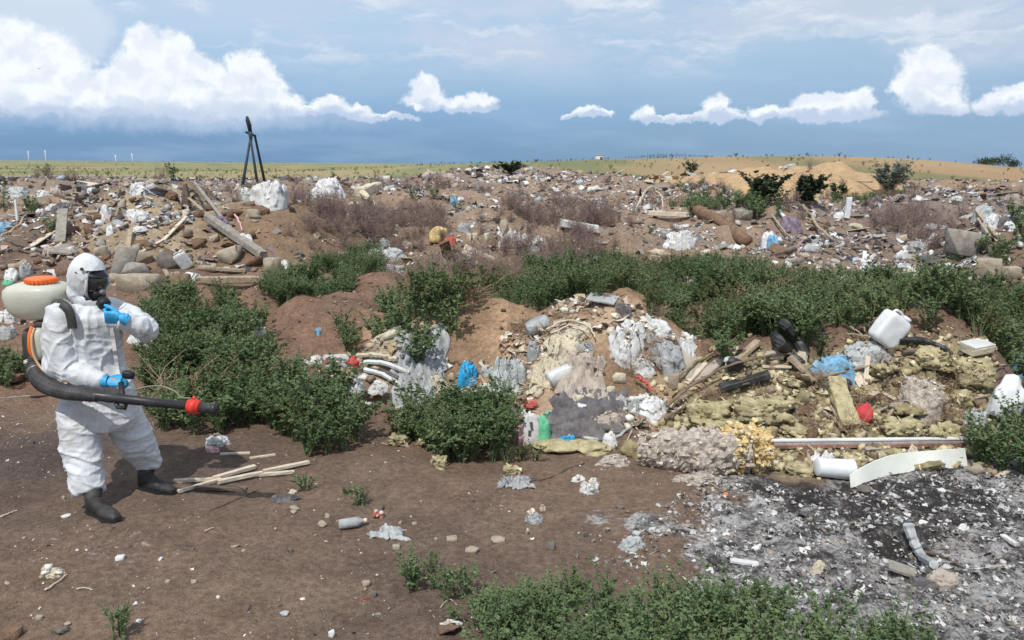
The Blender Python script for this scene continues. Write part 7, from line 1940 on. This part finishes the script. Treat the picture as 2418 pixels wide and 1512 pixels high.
# ------------------------------------------------------------------ in the ashes
plank('white_board', 1724, 1326, 1790, 1336, 18, 'w', 'short white board lying on the ash', 'board', t=7)
lumpy('yellow_leaf', 1573, 1390, 20, 18, 'yf', 'yellow scrap at the left edge of the ash', 'scrap')
lumpy('yellow_leaf', 1712, 1172, 0 + 18, 10, 'op', 'orange crumb above the ash', 'crumb')
lumpy('burnt_lump', 1932, 1346, 44, 30, 'cf', 'yellow brown burnt lump in the ash', 'lump')
plank('burnt_book', 2098, 1350, 2160, 1362, 44, 'sg', 'grey burnt flat panel lying in the ash', 'panel', t=8, z0=0.035, z1=0.01)
stick('silver_strip', [(2140, 1285), (2158, 1310), (2175, 1330), (2205, 1345)], 12, 'lg', 'crumpled silver foil strip rising from the ash', 'foil', zs=[0.13, 0.07, 0.04, 0.02], n=7, taper=0.8)
lumpy('peel', 2225, 1372, 76, 30, 'be', 'tan and black burnt peel right of the silver foil', 'peel', 0.7, 0.4, 0.5, rot=0.3)
lumpy('black_lump', 2185, 1385, 70, 26, 'dg', 'black charred rag below the silver foil', 'rag')
stick('burnt_stick', [(2180, 1310), (2230, 1322), (2270, 1345)], 4, 'wk', 'charred stick behind the silver foil', 'stick', lift=0.02)
plank('white_board', 2366, 1268, 2400, 1290, 12, 'w', 'small white bar at the right edge of the ash', 'bar', t=8)
stick('pale_stick', [(1612, 1368), (1628, 1380), (1645, 1394)], 2.6, 'wl', 'pale stick at the left of the ash', 'stick')
lumpy('white_scrap', 1788, 1298, 26, 14, 'w', 'white flake in the upper ash', 'flake')
lumpy('grey_scrap', 1490, 1290, 60, 30, 'lg', 'pale grey film at the left edge of the ash', 'film')
lumpy('white_scrap', 2272, 1250, 26, 16, 'w', 'pale knob in the upper right ash', 'flake')
stone('char_block', 2040, 1160, 34, 16, 'sk', 'black charred block under the bent panel', 'block')
rs = np.random.RandomState(420)
x, y = sample_poly(ASH, 26, rs, 0.2); CM = []
for i in range(4):
    V, F = hullrock(1, 0.8, 0.5, 980 + i); me = mesh_np('cinder', V, F); me.materials.append(MATS[('s', 'sk', 'wd', 'sg')[i]]); CM.append(me)
for i in range(len(x)):
    o = bpy.data.objects.new('cinder', CM[rs.randint(4)]); link(o); s = rs.uniform(0.02, 0.05); o.location = (x[i], y[i], Hs(x[i], y[i]) - s * .05)
    o.scale = (s, s * .8, s * .7); o.rotation_euler = (rs.normal(0, .4), rs.normal(0, .4), rs.uniform(0, 6.3)); tag(o, 'small grey or black cinder lying in the ash', 'cinder', 'cinders in the ash')

# ------------------------------------------------------------------ things on the horizon
def ground_at(px, D):
    x = wx(px, D); return np.array([x, D, Hs(x, D)])
STEELD = M('dark_steel', (0.035, 0.045, 0.055), rough=0.7, bump=0.1)
PALEPOLE = M('pale_pole', (0.60, 0.64, 0.68), rough=0.8, bump=0)

# tripod tower
D = 47.0
def tp(px, py, d=0.0): return np.array(at_depth(px, py, D + d))
base = ground_at(597, D)
t = thing('tripod_tower', Vector(base), 'dark three legged survey tower standing on the left horizon', 'tower')
topc = tp(592, 318); kk = mpp(topc)
def foot(px, d, py):
    p = np.array(at_depth(px, py, D + d)); p[2] = min(p[2], Hs(p[0], p[1]) - 0.05) if p[2] < Hs(p[0], p[1]) + 0.8 else p[2]; return p
for (a, b) in (((591, 330, 0.2), (570, -0.8, 434)), ((592, 330, -0.2), (609, -0.4, 428)), ((602, 322, 0.5), (627, 0.9, 424))):
    q0 = tp(*a); q1 = np.array(at_depth(b[0], b[2], D + b[1])); q1[2] = min(q1[2], Hs(q1[0], q1[1]))
    v, f = tube([q0, (q0 + q1) / 2, q1], [2.6 * kk, 3.2 * kk, 3.6 * kk], 6); part('leg', v, f, STEELD, t)
v, f = tube([tp(580, 312), tp(604, 322, 0.4)], 3.0 * kk, 6); part('crossbeam', v, f, STEELD, t)
v, f = tube([tp(591, 314), tp(593, 335)], [6 * kk, 2.5 * kk], 7); part('head', v, f, STEELD, t)
v, f = tube([tp(590, 312), tp(584, 285), tp(583, 275)], [3.2 * kk, 4.2 * kk, 3 * kk], 6); part('mast', v, f, STEELD, t)
v, f = tube([tp(594, 314), tp(592, 295), tp(585, 276)], [1.5 * kk, 2.0 * kk, 1.6 * kk], 5); part('brace', v, f, STEELD, t)
# utility poles
for i, (px, top, bot, DD, lb) in enumerate(((66, 357, 388, 330, 'leftmost pale pole on the left horizon'), (106, 355, 388, 320, 'second pale pole from the left on the horizon'),
                                         (272, 366, 388, 420, 'third pale pole on the left horizon'), (311, 362, 388, 400, 'pale pole nearest to the tripod tower'))):
    a = ground_at(px, DD); b = np.array(at_depth(px, top, DD)); k = mpp(a); t = thing('utility_pole', Vector(a), lb, 'pole', 'pale poles on the left horizon')
    v, f = tube([a, b], [1.1 * k, 0.8 * k], 6); part('mast', v, f, PALEPOLE, t)
    v, f = beam(b + [-3.2 * k, 0, -2.5 * k], b + [3.2 * k, 0, -2.5 * k], 0.5 * k, 0.7 * k, jit=0); part('crossarm', v, f, PALEPOLE, t, smooth=False)
# long low shed, white hut
a = ground_at(1150, 192); a2 = at_depth(1150, 371, 192); k = mpp(a2); z0 = Hs(a[0], a[1])
t = thing('low_shed', Vector((a[0], a[1], z0)), 'long low dark shed on the central horizon', 'shed')
zr = np.array([a[0], a[1], z0 + 3.2 * k])
v, f = rbox(46 * k, 4, 3.4 * k, p=20); part('wall', v + [a[0], a[1], z0 + 1.5 * k], f, WOODD, t, smooth=False)
v, f = beam(zr + [-26 * k, 0, 0], zr + [26 * k, 0, 0], 5, 1.0 * k, jit=0); part('roof', v, f, STEELD, t, smooth=False)
def on_ridge(px, D):
    return ground_at(px, D)
a = on_ridge(1410, 155); k = mpp(a); t = thing('white_hut', Vector(a), 'small white hut on the central horizon', 'hut')
v, f = rbox(16 * k, 1.6, 12 * k, p=20); part('wall', v + a + [0, 0, 5 * k], f, M('hut_white', (0.72, 0.72, 0.7), rough=0.7), t, smooth=False)
v, f = beam(a + [-9 * k, 0, 11.5 * k], a + [9 * k, 0, 11.5 * k], 1.8, 1.5 * k, jit=0); part('roof', v, f, M('hut_roof', (0.4, 0.42, 0.42)), t, smooth=False)
v, f = beam(a + [4 * k, -0.85, 0], a + [4 * k, -0.85, 7 * k], 0.3, 0.05, jit=0); part('door', v, f, STEELD, t, smooth=False)
# distant grove with bare trunks on the ridge, single trees
rs = np.random.RandomState(500)
def tree(px, D, h, w, label, dead=False, sd_=0, group=None, n=260, mat_=None, name='tree'):
    a = ground_at(px, D); k = mpp(a); h_, w_ = h * k, w * k; r = np.random.RandomState(sd_)
    t = thing(name, Vector(a), label, 'tree', group)
    pts = [a - [0, 0, 0.1], a + [r.normal(0, w_ * .05), 0, h_ * 0.5], a + [r.normal(0, w_ * .1), 0, h_ * 0.85]]
    v, f = tube(pts, [h_ * 0.035, h_ * 0.025, h_ * 0.008], 5); part('trunk', v, f, WOODD, t)
    if dead: return t
    c = r.uniform(-1, 1, (7, 3)) * [w_ * 0.32, w_ * 0.3, h_ * 0.22] + a + [0, 0, h_ * 0.62]; LV = []; LF = []
    for i in range(n):
        q = c[r.randint(7)] + r.normal(0, 1, 3) * [w_ * 0.13, w_ * 0.13, h_ * 0.12]; q[2] = max(q[2], a[2] + 0.05 * h_)
        s = h_ * r.uniform(0.03, 0.07); m3 = rotm(r.uniform(0, 6, 3)); o = len(LV)
        LV += list(np.array([(-1, 0, 0), (0, -0.7, 0.2), (1, 0, 0), (0, 0.7, 0.2)]) @ m3.T * s + q); LF.append((o, o + 1, o + 2, o + 3))
    part('crown', np.array(LV), LF, mat_ or LEAFD, t, smooth=False); return t
tree(2347, 140, 34, 74, 'large dark broad tree on the right horizon', sd_=1, n=900)
tree(2385, 140, 28, 44, 'dark tree joined to the right of the large broad tree', sd_=2, n=600)
tree(2318, 142, 26, 44, 'dark tree at the left of the large broad tree', sd_=5, n=600)
tree(2294, 145, 14, 22, 'small round tree standing left of the large broad tree', sd_=3, n=300)
tree(2410, 150, 12, 40, 'low dark bush at the right end of the horizon trees', sd_=4, n=300)
for i, px in enumerate(np.linspace(1472, 1658, 26)):
    hh = 7 + 7 * math.exp(-((px - 1560) / 60) ** 2)
    if i % 3 == 1: tree(px, 152, hh + 4, 4, 'thin bare trunk in the distant grove on the ridge', True, i, 'bare trunks of the distant grove')
    else: tree(px, 152 + (i % 2), hh * 0.8, 14, 'small dark tree in the distant grove on the ridge', False, i, 'dark trees of the distant grove', n=90)
for i, (px, w) in enumerate(((1965, 34), (2020, 50), (2050, 40), (2110, 60), (2135, 40))):
    tree(px, 118, 7, w, ['low bush', 'wide low bush', 'second wide low bush', 'longest low bush', 'last low bush'][i] + ' on the right hand ridge', False, 20 + i, None, 240, LEAFY, 'ridge_bush')
# far line of trees on the left horizon
for i, px in enumerate(list(range(200, 330, 12)) + list(range(440, 700, 15))):
    q = ground_at(px + rs.uniform(-4, 4), 900)
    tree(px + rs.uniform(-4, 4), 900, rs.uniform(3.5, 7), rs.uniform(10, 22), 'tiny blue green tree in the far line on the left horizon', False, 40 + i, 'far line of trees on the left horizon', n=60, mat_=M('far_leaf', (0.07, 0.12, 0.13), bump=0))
# bird
p = np.array(at_depth(93, 162, 60)); k = mpp(p)
bv = np.array([(-10, 0, -3), (-4, 1, 1), (0, 2, 0), (5, 1, 3), (11, 0, 5), (0, -2, -0.5), (-4, -1, 0.2), (5, -1, 2.2), (0, 0, -1.2)]) * k + p
single('bird', bv, [(0, 1, 6), (1, 2, 5, 6), (2, 3, 7, 5), (3, 4, 7), (1, 8, 2), (6, 5, 8)], M('grey_bird', (0.25, 0.2, 0.2), bump=0), 'small bird flying in front of the left cloud', 'bird')
